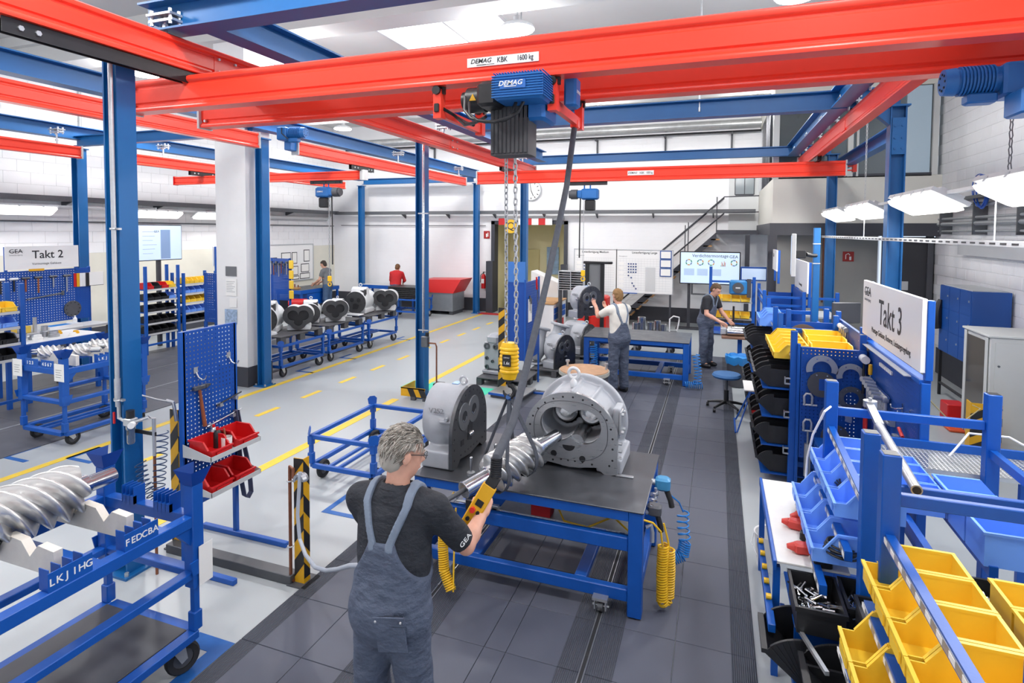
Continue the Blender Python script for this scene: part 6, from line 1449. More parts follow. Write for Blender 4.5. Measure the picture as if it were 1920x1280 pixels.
# Takt 3 tool wall
tw=thing('tool_wall','blue L shaped tool wall below the Takt 3 sign','tool wall',(0,0,0))
ob('panel',pegpanel(.62,1.2,.038,.0095),PEG,tw,Matrix(((1,0,0,.86),(0,0,-1,6.78),(0,1,0,.35),(0,0,0,1))),smooth=0)
ob('panel',pegpanel(1.82,1.3,.038,.0095),PEG,tw,Matrix(((0,0,-1,1.5),(-1,0,0,7.02),(0,1,0,.3),(0,0,0,1))),smooth=0)
ob('upright',MB().bbox(1.5,1.56,5.17,5.24,0,1.62,.004),BLUE2,tw);ob('upright',MB().bbox(1.5,1.56,7.0,7.06,0,1.62,.004),BLUE2,tw);ob('upright',MB().bbox(.83,.86,6.78,6.82,0,1.58,.004),BLUE2,tw)
ob('top_rail',MB().bbox(1.49,1.57,5.2,7.05,1.6,1.64,.004),BLUE2,tw);ob('light_strip',MB().box(1.44,1.49,5.4,7.0,1.615,1.622),LGREY,tw,smooth=0)
sn=thing('takt_sign','large white Takt 3 sign on two blue posts above the tool wall','sign',(1.5,6.1,0))
ob('board',MB().box(-.012,.02,-.92,.97,1.7,2.27),BOARD,sn,smooth=0)
for y in (-.9,.9):ob('post',MB().bbox(.021,.07,y-.03,y+.03,1.64,2.26,.004),BLUE2,sn)
fx=lambda y,z:frame((-.0135,y,z),(0,-1,0),(0,0,1))
text('Takt 3',.34,INK,sn,fx(-.05,2.0),bold=.006,sx=.85);text('Montage Gehäuse, Rotoren, Leistungsregelung',.078,INK,sn,fx(-.05,1.8),sx=.85)
def gea(par,mk,s):
    text('GEA',s,INK,par,mk(0,0),bold=.004,sx=1.1);text('Linienfertigung',s*.34,GINK,par,mk(0,-s*.62))
gea(sn,lambda a,b:fx(.78+a,2.16+b),.13)
ob('logo_swoosh',MB().tube([(-.0145,.9,2.15),(-.0145,.78,2.145),(-.0145,.68,2.165)],.004,5),INK,sn)
# tools on the tool wall
RINGM=mat('tool_ring','#b4b8bd',.35,.7)
for i,(x,z,r0,r1,full,m,lb) in enumerate(((1.06,1.33,.09,.15,False,RINGM,'bright half ring hanging top left on the tool wall'),(1.06,1.17,.0,.135,True,DGREY,'dark round plate with square cut-out on the tool wall'),(1.33,1.28,.08,.135,False,RINGM,'bright half ring hanging right on the tool wall'),(1.34,1.05,.07,.125,True,DSTEEL,'dark ring hanging right of the round plate'),(1.2,.83,.09,.15,False,RINGM,'bright half ring hanging low on the tool wall'),(1.2,.62,.0,.135,True,DGREY,'dark round plate hanging lowest on the tool wall'))):
    t=thing('ring_tool',lb,'tool',(x,6.74,z));pr=[(r0,-.008),(r1,-.008),(r1,.008),(r0,.008)] if r0>0 else [(0,-.008),(r1,-.008),(r1,.008),(0,.008)]
    ob('disc',MB().lathe(pr,30,RX(R(90)),r0>0,*((0,2*math.pi) if full else (R(-15),R(195)))),m,t)
    if r0==0:ob('cut_out',MB().box(-.025,.03,-.0095,-.008,-.06,.06),PEG,t,smooth=0)
    ob('hook',MB().cyl((-.05,.03,r1*.75),(-.05,-.02,r1*.75),.008,8).cyl((.05,.03,r1*.75),(.05,-.02,r1*.75),.008,8),CHROME,t)
for i,z in enumerate((1.0,.72)):
    t=thing('shackle','%s steel shackle at the left of the tool wall'%('upper','lower')[i],'shackle',(.94,6.745,z));ob('bow',MB().tube([(-.035,0,-.06),(-.038,0,.03),(-.02,0,.06),(.02,0,.06),(.038,0,.03),(.035,0,-.06)],.013,8),ZINC,t);ob('pin',MB().cyl((-.05,0,-.06),(.085,0,-.06),.011,8),ZINC,t)
t=thing('load_tube','steel tube hanging from the lower shackle','tube',(.945,6.745,.5));ob('tube',MB().cyl((0,0,-.33),(0,0,.02),.034,16),STEEL,t);ob('neck',MB().cyl((0,0,.02),(0,0,.15),.011,8),STEEL,t)
def htool(y,z,L,m,hl,hm_,label,nm='hand_tool',r=.009):
    t=thing(nm,label,'tool',(1.47,y,z));ob('shaft',MB().cyl((0,0,0),(0,0,-L),r,8),m,t);ob('head',MB().bbox(-.02,.02,-.03-hl*.4,.03+hl*.4,-.02,.025,.006),m,t)
    if hm_:ob('grip',MB().tube([(0,0,-L),(0,0,-L-.13)],[.014,.017],8),hm_,t)
htool(6.95,1.5,.15,DSTEEL,.1,HANDLE,'hammer with brown handle at the inner corner of the tool wall','hammer',.013)
t=thing('mallet','white faced mallet hanging beside the brown hammer','hammer',(1.44,6.72,1.48));ob('head',MB().cyl((0,-.07,0),(0,.07,0),.04,16),BOARD,t);ob('handle',MB().tube([(0,0,-.03),(0,0,-.36)],[.012,.016],8),BLACK,t)
t=thing('screwdriver','screwdriver with yellow black grip on the tool wall','screwdriver',(1.45,6.5,1.42));ob('grip',MB().lathe([(0,-.05),(.018,-.05),(.02,.0),(.016,.05),(0,.055)],12),HAZY,t);ob('shaft',MB().cyl((0,0,-.05),(0,0,-.2),.005,6),STEEL,t)
for i in range(5):
    t=thing('spanner','long steel ring spanner in the spanner row of the tool wall, %s from the left'%NTH[i],'spanner',(1.465,6.3-i*.075,1.2),0,'spanners in a row');ob('shank',MB().cyl((0,0,.05),(0,0,-.36+.02*i),.018,10),ZINC,t);ob('head',MB().cyl((-.03,0,.06),(.02,0,.06),.032,12),ZINC,t)
for i in range(6):
    t=thing('socket','steel socket on the upper clip rail of the tool wall, %s from the left'%NTH[i],'socket',(1.44,6.42-i*.085,1.33-.012*i),0,'sockets on the clip rail');ob('socket',MB().cyl((.0,0,0),(-.09,-.03,.015),.026-.001*i,12),ZINC,t)
ob('clip_rail',MB().box(1.455,1.475,5.9,6.5,1.29,1.305).box(1.455,1.475,5.9,6.5,1.16,1.172),CHROME,tw,smooth=0)
for i in range(4):
    t=thing('ratchet_handle','steel ratchet handle hanging between screwdriver and spanners, %s from the left'%NTH[i],'tool',(1.455,6.62-i*.07,1.3),0,'ratchet handles');ob('shaft',MB().cyl((0,0,0),(0,0,-.26+.03*(i%2)),.012,8),ZINC,t);ob('head',MB().cyl((-.03,0,.0),(.02,0,.0),.024,10),ZINC,t);ob('grip',MB().cyl((0,0,-.26),(0,0,-.36),.015,8),BLACK,t)
for i,(y,z) in enumerate(((5.85,1.1),(5.72,1.0),(5.6,.92))):
    t=thing('tool_clip','chrome clip with rod low on the tool wall, %s from the left'%NTH[i],'clip',(1.46,y,z));ob('plate',MB().box(.0,.039,-.04,.04,-.03,.03),ZINC,t,smooth=0);ob('rod',MB().cyl((-.02,-.08,0),(-.02,.1,.0),.012,8),ZINC,t)
for i in range(7):ob('tool_label',MB().box(1.485,1.4995,6.3-i*.06,6.345-i*.06,1.5,1.53),PAPER,tw,smooth=0)
for i in range(2):
    t=thing('pliers','red handled pliers low on the tool wall, %s one'%('left','right')[i],'pliers',(1.46,6.72-i*.07,.92));ob('grip',MB().tube([(0,-.012,.0),(0,-.022,-.1),(0,-.018,-.17)],.01,8).tube([(0,.012,.0),(0,.022,-.1),(0,.018,-.17)],.01,8),mat('grip_red','#e0342c',.45),t);ob('jaw',MB().cyl((0,0,0),(0,0,.08),.012,8),DSTEEL,t)
t=thing('knife','red handled tool near the right edge of the tool wall','tool',(1.46,5.5,1.12));ob('grip',MB().tube([(0,.06,.02),(0,-.05,-.02)],.014,8),mat('grip_red','#e0342c',.45),t)
for i,(y,z) in enumerate(((5.6,1.3),(5.5,1.26),(5.4,1.3))):
    t=thing('hook','chrome double hook at the right of the tool wall, %s'%NTH[i],'hook',(1.46,y,z));ob('prong',MB().tube([(.035,0,0),(-.02,0,-.01),(-.05,0,.0),(-.055,0,.03)],.006,6).box(.03,.039,-.015,.015,-.04,.04),CHROME,t)
t=thing('tool_pouch','black tool pouch standing at the foot of the tool wall','pouch',(1.36,5.42,.62));ob('pouch',MB().prism([(-.1,0),(.1,0),(.12,.22),(.02,.3),(-.12,.2)],-.08,.08,RZ(R(90))@RX(R(90))),BLACK,t,smooth=0)
tt=thing('tool_table','low blue table under the tool wall','table',(0,0,0));ob('top',MB().box(1.0,1.49,5.3,6.7,.58,.615),BLUE2,tt,smooth=0)
for x in (1.02,1.44):
    for y in (5.33,6.65):ob('leg',MB().box(x-.02,x+.02,y-.02,y+.02,0,.58),BLUE2,tt,smooth=0)
# farther stations
def sign(name,label,x,y0,y1,z0,z1,lines,th=.03,foot=None):
    t=thing(name,label,'sign',(x,(y0+y1)/2,0));L=(y1-y0)/2;ob('board',MB().box(-.01,.015,-L,L,z0,z1),BOARD,t,smooth=0)
    for y in (-L+.05,L-.05):ob('post',MB().bbox(.016,.06,y-.025,y+.025,z0-.25 if foot is None else foot,z1,.004),BLUE2,t)
    for s,yy,zz,sz in lines:text(s,sz,INK,t,frame((-.0115,yy,zz),(0,-1,0),(0,0,1)))
    return t
sign('station_sign','narrow edge-on white station sign behind the Takt 3 station',1.5,11.2,12.9,1.7,2.25,[('Vormontage',0,1.8,.08)])
sign('station_sign','farthest small white station sign on the right side',1.12,12.55,13.4,2.0,2.42,[('GEA',.2,2.3,.1)])
def station(y,label):
    t=thing('work_station',label,'work station',(0,0,0))
    ob('panel',MB().box(1.0,1.45,y+.0,y+.02,.6,1.55),PEG,t,smooth=0);ob('side_panel',MB().box(1.46,1.49,y-1.6,y,.5,1.68),PEG,t,smooth=0)
    for p in ((.82,y),(1.46,y+.03),(1.46,y-1.6),(.82,y-1.5),(2.0,y-1.5)):ob('post',MB().bbox(p[0]-.03,p[0]+.03,p[1]-.03,p[1]+.03,0,1.72,.004),BLUE2,t)
    for z in (1.6,1.45):ob('rail',MB().box(.82,2.0,y-1.52,y-1.48,z-.02,z+.02),BLUE2,t,smooth=0);ob('rail',MB().box(.8,.84,y-1.5,y,z-.02,z+.02),BLUE2,t,smooth=0)
    for z in (1.25,.9):ob('shelf',MB().box(1.5,2.05,y-1.4,y-.5,z-.015,z+.015),LGREY,t,smooth=0)
    ob('table_top',MB().box(.95,1.45,y-1.5,y-.05,.72,.75),WHITE,t,smooth=0);return t
tp=thing('tool_wall','blue tool panel with a brown disc between the hopper racks','tool wall',(0,0,0))
ob('panel',MB().box(.95,1.45,8.5,8.52,.6,1.58),PEG,tp,smooth=0);ob('side_panel',MB().box(1.5,1.53,7.2,8.52,.9,1.66),PEG,tp,smooth=0)
for p in ((.92,8.52),(1.52,8.55),(1.52,7.18)):ob('post',MB().bbox(p[0]-.03,p[0]+.03,p[1]-.03,p[1]+.03,0,1.74,.004),BLUE2,tp)
station(12.9,'farthest blue work station on the right side')
t=thing('wood_disc','brown round disc hanging on the farther work station','disc',(1.1,8.495,1.34));ob('disc',MB().cyl((0,0,0),(0,-.02,0),.21,28),mat('disc_brown','#6d5a4c',.5),t);ob('hub',MB().cyl((.1,-.02,.1),(.1,-.03,.1),.015,10).cyl((-.1,-.02,-.1),(-.1,-.03,-.1),.015,10),BLACK,t)
for i in range(4):
    t=thing('hand_tool','steel tool hanging on the farther side panel, %s from the left'%NTH[i],'tool',(1.478,8.2-i*.12,1.58),0,'tools on the farther side panel');ob('shaft',MB().cyl((0,0,0),(0,0,-.38),.014,8),STEEL,t);ob('head',MB().cyl((0,-.03,.02),(0,.03,.02),.03,12),BOARD if i<2 else STEEL,t)
tv=thing('monitor','tilted monitor on a blue post seen from the side, right of the stairs','monitor',(1.05,9.6,2.45),R(-6));ob('case',MB().bbox(.0,.06,-.52,.52,-.31,.31,.008),LGREY,tv)
SCR=mat('screen_blue','#c3d6ee',.3,emit='#bcd3ef',es=.55)
ob('screen',MB().box(-.004,0,-.49,.49,-.28,.28),SCR,tv,smooth=0);ob('document',MB().box(-.006,-.0045,-.4,.1,-.26,.0),BOARD,tv,smooth=0);ob('arm',MB().bbox(.06,.2,-.06,.06,-.06,.06,.01).tube([(.2,0,0),(.28,.1,-.02),(.34,.16,-.02)],.03,8),BLACK,tv)
mp=thing('monitor_post','blue post carrying the tilted monitor','post',(1.42,9.8,0));ob('post',MB().bbox(-.045,.045,-.045,.045,0,2.85,.005),BLUE,mp);ob('clamp',MB().box(-.05,.05,-.05,.05,2.6,2.615).box(-.05,.05,-.05,.05,2.3,2.315),ZINC,mp,smooth=0)
t=thing('small_monitor','dark monitor seen from behind among the right racks','monitor',(1.75,9.3,1.62),R(20));ob('case',MB().bbox(-.2,.2,-.02,.03,-.14,.16,.01),DGREY,t);ob('foot',MB().box(-.03,.03,-.02,.02,-1.62,-.14),BLUE2,t,smooth=0)
rl=thing('hose_reel','blue hose reel box with dark round front near the man at the back','hose reel',(.42,12.75,1.63));ob('case',MB().bbox(-.18,.16,-.1,.12,-.15,.15,.03),mat('reel_blue','#2a7ab8',.4),rl);ob('disc',MB().cyl((-.01,-.1,0),(-.01,-.125,0),.11,24),DGREY,rl);ob('label',MB().box(-.06,.03,-.128,-.125,-.015,.015),LGREY,rl,smooth=0);ob('bracket',MB().box(.16,.24,-.05,.05,-.2,.18),ANTH,rl,smooth=0)
rp=thing('reel_post','blue post beside the hose reel','post',(.72,12.8,0));ob('post',MB().bbox(-.03,.03,-.03,.03,0,1.85,.004),BLUE2,rp);ob('shelf_rail',MB().box(-.85,-.03,-.02,.02,1.72,1.76).box(-.85,-.03,-.02,.02,.85,.88),BLUE2,rp,smooth=0);ob('second_post',MB().bbox(-.88,-.82,-.03,.03,0,2.05,.004),BLUE2,rp)
for k in range(3):ob('shelf',MB().box(-.82,-.03,-.05,.25,.6+k*.35,.615+k*.35),ZINC,rp,smooth=0)
for r_ in range(3):
    for i in range(4):bin_((YEL,YEL,BBLUE)[r_],(-.08+i*.185,12.78,(1.33,.98,.63)[r_]),0,'small %s bin on the shelf behind the man at the drill, %s row, %s'%(('yellow','yellow','blue')[r_],('top','middle','low')[r_],NTH[i]),'bins on the far shelf',.17,.22,.12,.5)
# locker, cabinet, hazard block
lk=thing('locker','blue wall locker on black legs at the right wall','locker',(3.62,10.45,0))
LKB=mat('locker_blue','#164a94',.4,0,.04,3);ob('body',MB().bbox(.006,.5,0,1.3,.78,1.9,.004),LKB,lk)
for i in range(3):
    for j in range(3):
        d=ob('door',MB().box(0,.006,.01+i*.43,.425+i*.43,.79+j*.368,1.15+j*.368),LKB,lk,smooth=0);ob('handle',MB().box(-.012,0,.06+i*.43,.075+i*.43,.99+j*.368,1.02+j*.368),ZINC,d,smooth=0)
ob('top_slat',MB().box(.03,.47,.05,1.25,1.9,1.912),LGREY,lk,smooth=0)
for x in (.03,.47):
    for y in (.03,1.27):ob('leg',MB().box(x-.02,x+.02,y-.02,y+.02,0,.78),BLACK,lk,smooth=0)
ob('leg_brace',MB().box(.01,.05,.05,1.25,.2,.23).box(.05,.45,.01,.05,.2,.23),BLACK,lk,smooth=0)
tag(ob('jacket',MB().tube([(3.6,11.65,1.65),(3.56,11.66,1.45),(3.56,11.66,1.25),(3.58,11.65,1.15)],[.03,.07,.08,.05],10),BLACK),'dark jacket hanging at the left side of the blue locker','jacket')
gc=thing('server_cabinet','tall light grey cabinet with dark glass door at the right edge','cabinet',(3.27,8.83,0))
GCB=mat('cabinet_grey','#c9ccca',.4,0,.03,3);ob('body',MB().bbox(.01,.9,0,.8,.02,1.46,.006),GCB,gc);ob('top',MB().bbox(-.02,.92,-.02,.82,1.46,1.49,.006),GCB,gc)
dd=ob('glass_door',MB().box(0,.01,.12,.7,.1,1.4),mat('cabinet_glass','#4d4742',.08,0,spec=.7),gc,smooth=0);ob('door_frame',MB().box(-.006,.0,.04,.12,.05,1.45).box(-.006,0,.7,.78,.05,1.45),GCB,dd,smooth=0)
sd=ob('side_panel',MB().box(.06,.88,-.008,0,.12,1.4),GCB,gc,smooth=0);ob('lock',MB().cyl((.1,-.008,1.1),(.1,-.014,1.1),.014,12),DSTEEL,sd)
for z in (.3,.18):ob('seam',MB().box(.02,.9,-.004,-.001,z,z+.006),DGREY,gc,smooth=0)
hbk=thing('hazard_bumper','yellow black striped corner bumper in front of the grey cabinet','bumper',(3.02,8.62,.0),R(-4));ob('panel',MB().box(0,.32,-.012,0,.02,.66).box(0,.012,0,.16,.02,.66).box(-.02,.34,-.06,.17,0,.02),HAZY,hbk,smooth=0)
for k in range(3):ob('stripe',MB().prism([(0,.02+k*.2),(.32,.2+k*.2),(.32,.3+k*.2),(0,.12+k*.2)] if k<2 else [(0,.42),(.32,.6),(.32,.62),(.18,.62),(0,.52)],0,.0015,Matrix(((1,0,0,0),(0,0,-1,-.012),(0,1,0,0),(0,0,0,1)))),HAZK,hbk,smooth=0)
t=thing('fire_blanket_box','red box on the floor behind the striped bumper','box',(3.3,10.0,0));ob('box',MB().bbox(-.12,.12,-.15,.15,0,.3,.01),BRED,t);ob('base',MB().bbox(-.2,.05,-.5,-.15,0,.04,.01),mat('box_orange','#d8542c',.5),t)
tag(ob('barrier_rope',MB().tube([(1.56,5.3,1.5),(2.2,6.6,.9),(2.9,8.0,.75),(3.0,8.5,.66)],.006,5),mat('rope_tan','#b9a878',.7)),'thin rope running from the tool wall to the grey cabinet','rope')
# cable ducts on the right wall and lamp suspension
ct=thing('cable_trunking','slotted white cable trunking hung below the right lamps','trunking',(2.0,0,0));ob('channel',MB().box(-.03,.03,4.3,13.0,2.68,2.72),LGREY,ct,smooth=0)
sl=MB()
for k in range(48):sl.box(-.0315,-.03,4.4+k*.18,4.5+k*.18,2.693,2.707)
q=ob('slot',sl,BLACK,ct,smooth=0);q['kind']='stuff';ob('hanger',MB().cyl((0,5.4,2.72),(0,5.4,3.03),.006,6),ZINC,ct);ob('hanger',MB().cyl((0,9.6,2.72),(0,9.6,3.03),.006,6),ZINC,ct)
for y0,y1,n in ((5.42,6.33,'first'),(7.77,8.73,'second'),(10.22,10.78,'third')):tag(ob('lamp_connector',MB().box(1.97,2.03,y0,y1,3.14,3.17),LGREY,smooth=0),'short grey rail joining the right lamps, %s from the front'%n,'rail')
tag(ob('lamp_chain',chain(MB(),(2.0,5.2,3.17),(2.0,5.2,ZC),.06,.005,.013,6,4),DSTEEL),'long chain holding the nearest right lamp','chain')
tag(ob('lamp_chain',chain(MB(),(2.0,9.6,3.17),(2.0,9.6,ZC),.06,.004,.012,6,4),LGREY),'pale chain holding the far right lamps','chain')
bc_=thing('cable_coil','coiled blue cable hanging at the right wall','cable',(3.95,11.2,3.45));m=MB()
for k in range(7):m.torus((rnd.uniform(-.02,.02),rnd.uniform(-.03,.03),rnd.uniform(-.02,.02)),.24+.015*(k%3),.008,30,6,RY(R(90+rnd.uniform(-9,9)))@RX(R(rnd.uniform(-9,9))))
ob('coil',m,mat('cable_blue','#2456b4',.4),bc_);ob('tail',MB().tube([(.0,-.2,.05),(.05,-.8,.15),(.1,-1.5,.05)],.008,6),mat('cable_blue','#2456b4',.4),bc_)
wd=thing('wall_ducts','bundle of grey pipes and ducts along the right wall','pipes',(XR-.16,0,0))
for z,r_ in ((2.95,.04),(3.05,.025),(3.25,.03),(2.82,.02)):ob('duct',MB().cyl((0,7.5,z),(0,13.2,z),r_,10),ZINC,wd)
for y in (8.5,10.0,11.5,13.0):ob('wall_bracket',MB().box(-.05,.15,y,y+.03,2.76,3.3),DSTEEL,wd,smooth=0)
ob('box',MB().bbox(-.05,.12,9.4,9.7,2.6,2.8,.01),BLACK,wd);ob('white_trunk',MB().box(.05,.15,9.0,12.4,2.4,2.62),LGREY,wd,smooth=0);ob('cable_tray',MB().box(-.14,.1,10.0,13.3,3.35,3.4),DSTEEL,wd,smooth=0)
t=thing('fire_sign','small red fire sign on the grey wall under the office','sign',(2.75,14.59,2.25));ob('plate',MB().box(-.11,.11,-.008,.0,-.11,.11),mat('fire_red','#a8231f',.45),t,smooth=0);ob('symbol',MB().tube([(-.05,-.009,-.06),(-.05,-.009,.04),(.0,-.009,.07),(.03,-.009,.03)],.01,6).box(.02,.06,-.0095,-.008,-.08,.0),BOARD,t)
wp=thing('riser_pipes','thin copper riser pipes on the grey wall under the office','pipes',(0,14.57,0))
for x,m in ((2.1,ANTH),(2.25,COPPER),(2.33,COPPER)):ob('pipe',MB().cyl((x,0,1.2),(x,0,2.74),.018,8),m,wp)
# bin, stool, office chair
tr=thing('waste_bin','grey waste bin with a blue bag at the walkway edge','bin',(.38,11.0,0.013));ob('drum',MB().lathe([(0,0),(.16,0),(.2,.5),(.205,.51),(.19,.5),(0,.02)],24),DGREY,tr)
bg=MB();
bgp=[(.2,.4),(.215,.47),(.22,.54),(.2,.55),(.18,.5)];bg.lathe(bgp,20);bg.v=[(x*(1+.05*math.sin(9*math.atan2(y,x))),y*(1+.05*math.sin(9*math.atan2(y,x))),z+.015*math.sin(7*math.atan2(y,x))) for x,y,z in bg.v];ob('bag',bg,mat('bag_blue','#2c83c9',.4),tr)
st_=thing('work_stool','black office stool with blue mesh seat beside the hopper racks','stool',(.17,9.45,.013));
ob('base',MB().cyl((0,0,.09),(0,0,.3),.035,12),BLACK,st_)
for k in range(5):
    a=2*math.pi*k/5+.3;l=ob('foot',MB().tube([(0,0,.12),(.15*math.cos(a),.15*math.sin(a),.1),(.29*math.cos(a),.29*math.sin(a),.07)],[.025,.022,.016],8),BLACK,st_);ob('castor',MB().cyl((.29*math.cos(a)-.02,.29*math.sin(a),.03),(.29*math.cos(a)+.02,.29*math.sin(a),.03),.03,12),BLACK,l)
ob('column',MB().cyl((0,0,.3),(0,0,.5),.02,10),DSTEEL,st_);ob('seat',MB().lathe([(0,.5),(.2,.5),(.22,.53),(.2,.56),(0,.565)],24),mat('seat_blue','#35689f',.7),st_)
t=thing('drawing_board','small tilted white drawing plate beside the stool','board',(.5,8.66,.0));ob('plate',MB().box(-.12,.1,-.28,.28,.6,.615,),PAPER,t,smooth=0);ob('leg',MB().tube([(-.2,-.3,.02),(0,.0,.6)],.012,6).tube([(-.2,.3,.02),(0,.0,.6)],.012,6).tube([(-.22,-.32,.025),(-.22,.32,.025)],.012,6),BLUE2,t)
# ---------------- left bay: Takt 2 station, shelves ----------------
t2=thing('tool_wall','blue pegboard wall with hammers under the Takt 2 sign','tool wall',(-11.6,6.1,0))
ob('panel',pegpanel(1.62,.98,.045,.012),PEG,t2,Matrix(((0,0,1,0),(1,0,0,0),(0,1,0,1.03),(0,0,0,1))),smooth=0)
for y in (0,1.6):ob('upright',MB().bbox(-.05,-.005,y,y+.04,0,2.03,.004),BLUE2,t2)
s2=thing('takt_sign','white Takt 2 sign above the left pegboard wall','sign',(-11.58,6.9,0));ob('board',MB().box(-.01,.012,-.6,.6,2.04,2.45),BOARD,s2,smooth=0)
for y in (-.58,.58):ob('post',MB().box(-.04,-.011,y-.02,y+.02,1.98,2.44),BLUE2,s2,smooth=0)
fl2=lambda y,z:frame((.0135,y,z),(0,1,0),(0,0,1))
text('Takt 2',.2,INK,s2,fl2(.07,2.29),bold=.01);text('Vormontage Gehäuse',.055,INK,s2,fl2(.05,2.13));gea(s2,lambda a,b:fl2(-.44+a,2.36+b),.1)
ob('logo_swoosh',MB().tube([(.0145,-.55,2.36),(.0145,-.44,2.355),(.0145,-.33,2.365)],.003,5),INK,s2);ob('yellow_tag',MB().box(.0125,.016,-.25,.0,2.0,2.04),HAZY,s2,smooth=0)
for i,(y,m,L) in enumerate(((6.22,BLACK,.25),(6.42,BLACK,.22),(6.6,HANDLE,.24),(6.8,HANDLE,.28),(7.05,STEEL,.2),(7.28,STEEL,.3))):
    t=thing('hammer','%s tool from the left hanging on the Takt 2 pegboard'%NTH[i],'hammer',(-11.57,y,1.88),0,'tools on the Takt 2 pegboard');ob('head',MB().cyl((0,-.06,0),(0,.06,0),.022,10),(BOARD if i<2 else DSTEEL),t);ob('handle',MB().cyl((0,0,-.02),(0,0,-L),.014,8),m,t)
t=thing('bar_tool','long dark bar tool hanging lower on the Takt 2 pegboard','tool',(-11.56,6.6,1.5));ob('bar',MB().cyl((0,0,0),(0,.6,.06),.014,8),DSTEEL,t);ob('head',MB().cyl((0,.6,.02),(0,.6,.1),.024,8),DSTEEL,t)
t=thing('ring_plate','grey bolted disc leaning at the Takt 2 pegboard','disc',(-11.589,7.38,1.24));ob('disc',MB().cyl((-.01,0,0),(.02,0,0),.15,26),DGREY,t);m=MB()
for k in range(10):m.cyl((.02,.12*math.cos(k*.628),.12*math.sin(k*.628)),(.026,.12*math.cos(k*.628),.12*math.sin(k*.628)),.01,6)
q=ob('bolt',m,BLACK,t);q['kind']='stuff'
fo_=thing('display_folder','black folder rack with an open page beside the Takt 2 pegboard','folder',(-11.597,7.62,1.78),0)
for k,m in enumerate((BRED,HAZY,BOARD,BOARD,BLACK)):ob('page',MB().box(.0+k*.008,.006+k*.008,-.2+k*.05,.14+k*.05,-.13,.13),m,fo_,smooth=0)
ob('open_page',MB().box(.045,.049,.06,.33,-.12,.14),PAPER,fo_,smooth=0)
wbn=thing('assembly_bench','grey rear bench with tray below the Takt 2 pegboard','bench',(-11.5,6.15,0));ob('top',MB().box(0,.5,-.2,1.55,.93,.97),LGREY,wbn,smooth=0)
for y in (-.15,.6,1.5):ob('leg',MB().box(.43,.48,y,y+.05,0,.93),DGREY,wbn,smooth=0)
t=thing('parts_tray','white tray with blue tools on the rear Takt 2 bench','tray',(-11.25,6.9,.97));ob('tray',MB().box(-.2,.22,-.25,.3,0,.02).box(.2,.22,-.25,.3,.02,.06).box(-.2,.2,-.25,-.23,.02,.06).box(-.2,.2,.28,.3,.02,.06),BOARD,t,smooth=0);ob('insert',MB().bbox(-.1,.18,-.18,.2,.02,.045,.008),BHOSE,t)
t=thing('bottle','small white bottle on the rear Takt 2 bench','bottle',(-11.4,7.3,.97));ob('body',MB().lathe([(0,0),(.035,0),(.035,.1),(.015,.13),(.015,.16),(0,.16)],14),BOARD,t)
t=thing('yellow_case','yellow parts case on the rear Takt 2 bench','case',(-11.2,6.25,.97));ob('case',MB().bbox(-.1,.1,-.15,.15,0,.12,.01),mat('case_yellow','#d9b84a',.5),t)
t=thing('steel_tube','upright steel tube on the rear Takt 2 bench','tube',(-11.1,6.45,.97));ob('tube',MB().cyl((0,0,0),(0,0,.26),.03,14),STEEL,t)
tb2=thing('assembly_bench','blue bench with white top and machined parts left of the big column','bench',(-10.95,5.75,0))
ob('top',MB().box(0,.8,0,1.2,.93,.955),WHITE,tb2,smooth=0);ob('apron',MB().box(-.02,.82,-.02,0,.86,.95).box(.8,.82,0,1.22,.86,.95).box(-.02,0,0,1.22,.86,.95),BLUE2,tb2,smooth=0)
for x in (.0,.74):
    for y in (.03,1.1):ob('leg',MB().box(x,x+.06,y,y+.06,0,.92),BLUE2,tb2,smooth=0)
for i,(x,y,r,h_,m,lb) in enumerate(((.2,.3,.07,.16,STEEL,'upright steel hub'),(.45,.35,.09,.07,STEEL,'flat steel ring'),(.35,.55,.06,.18,STEEL,'tall steel hub'),(.6,.3,.07,.09,PAPER,'white plastic ring'),(.5,.6,.08,.1,STEEL,'stepped steel flange'),(.3,.8,.05,.06,HAZY,'yellow coated ring'),(.5,.95,.05,.05,HAZY,'second yellow ring'),(.65,.8,.06,.05,PAPER,'small white cup'))):
    o=ob('machined_part',MB().lathe([(r*.4,0),(r,0),(r,h_*.5),(r*.8,h_*.55),(r*.75,h_),(r*.4,h_)],18,T(-10.95+x,5.75+y,.9555),True),m);tag(o,lb+' on the blue bench left of the big column','part')
o=ob('machined_part',MB().cyl((-10.85,5.95,1.02),(-10.5,5.85,1.02),.06,18),STEEL);tag(o,'lying steel cylinder at the left end of the blue bench','part')
def shelf(x,y0,y1,zs,label,rows,gname,depth=.35,H=None):
    t=thing('bin_shelf',label,'shelf',(0,0,0));H=H or zs[-1]+.3
    for y in (y0,y1):
        for xx in (x,x-depth):ob('post',MB().bbox(xx-.025,xx+.025,y-.03,y+.03,0,H,.003),BLUE2,t)
    for z in zs:
        sh=ob('shelf_board',MB().box(x-depth,x,y0,y1,z-.03,z-.01),BLUE2,t,smooth=0);ob('label_strip',MB().box(x,x+.006,y0,y1,z-.045,z-.005),LGREY,sh,smooth=0)
    ob('foot_rail',MB().box(x-.02,x+.02,y0,y1,.2,.24),BLUE2,t,smooth=0)
    for k,(z,row) in enumerate(zip(zs,rows)):
        n=len(row);w=(y1-y0-.08)/max(n,1)
        for i,c in enumerate(row):
            m={'k':BLACK,'y':YEL,'b':BBLUE,'r':BRED}[c];nm={'k':'black','y':'yellow','b':'blue','r':'red'}[c]
            bin_(m,(x-.01,y0+.04+i*w,z-.005),R(90),'%s bin in %s, shelf %s from below, %s from the left'%(nm,gname,('first','second','third','fourth','fifth','sixth')[k],NTH[i]),'bins in '+gname,round(w-.012,3),.28,.13,.5,lab=(c=='k'))
    return t
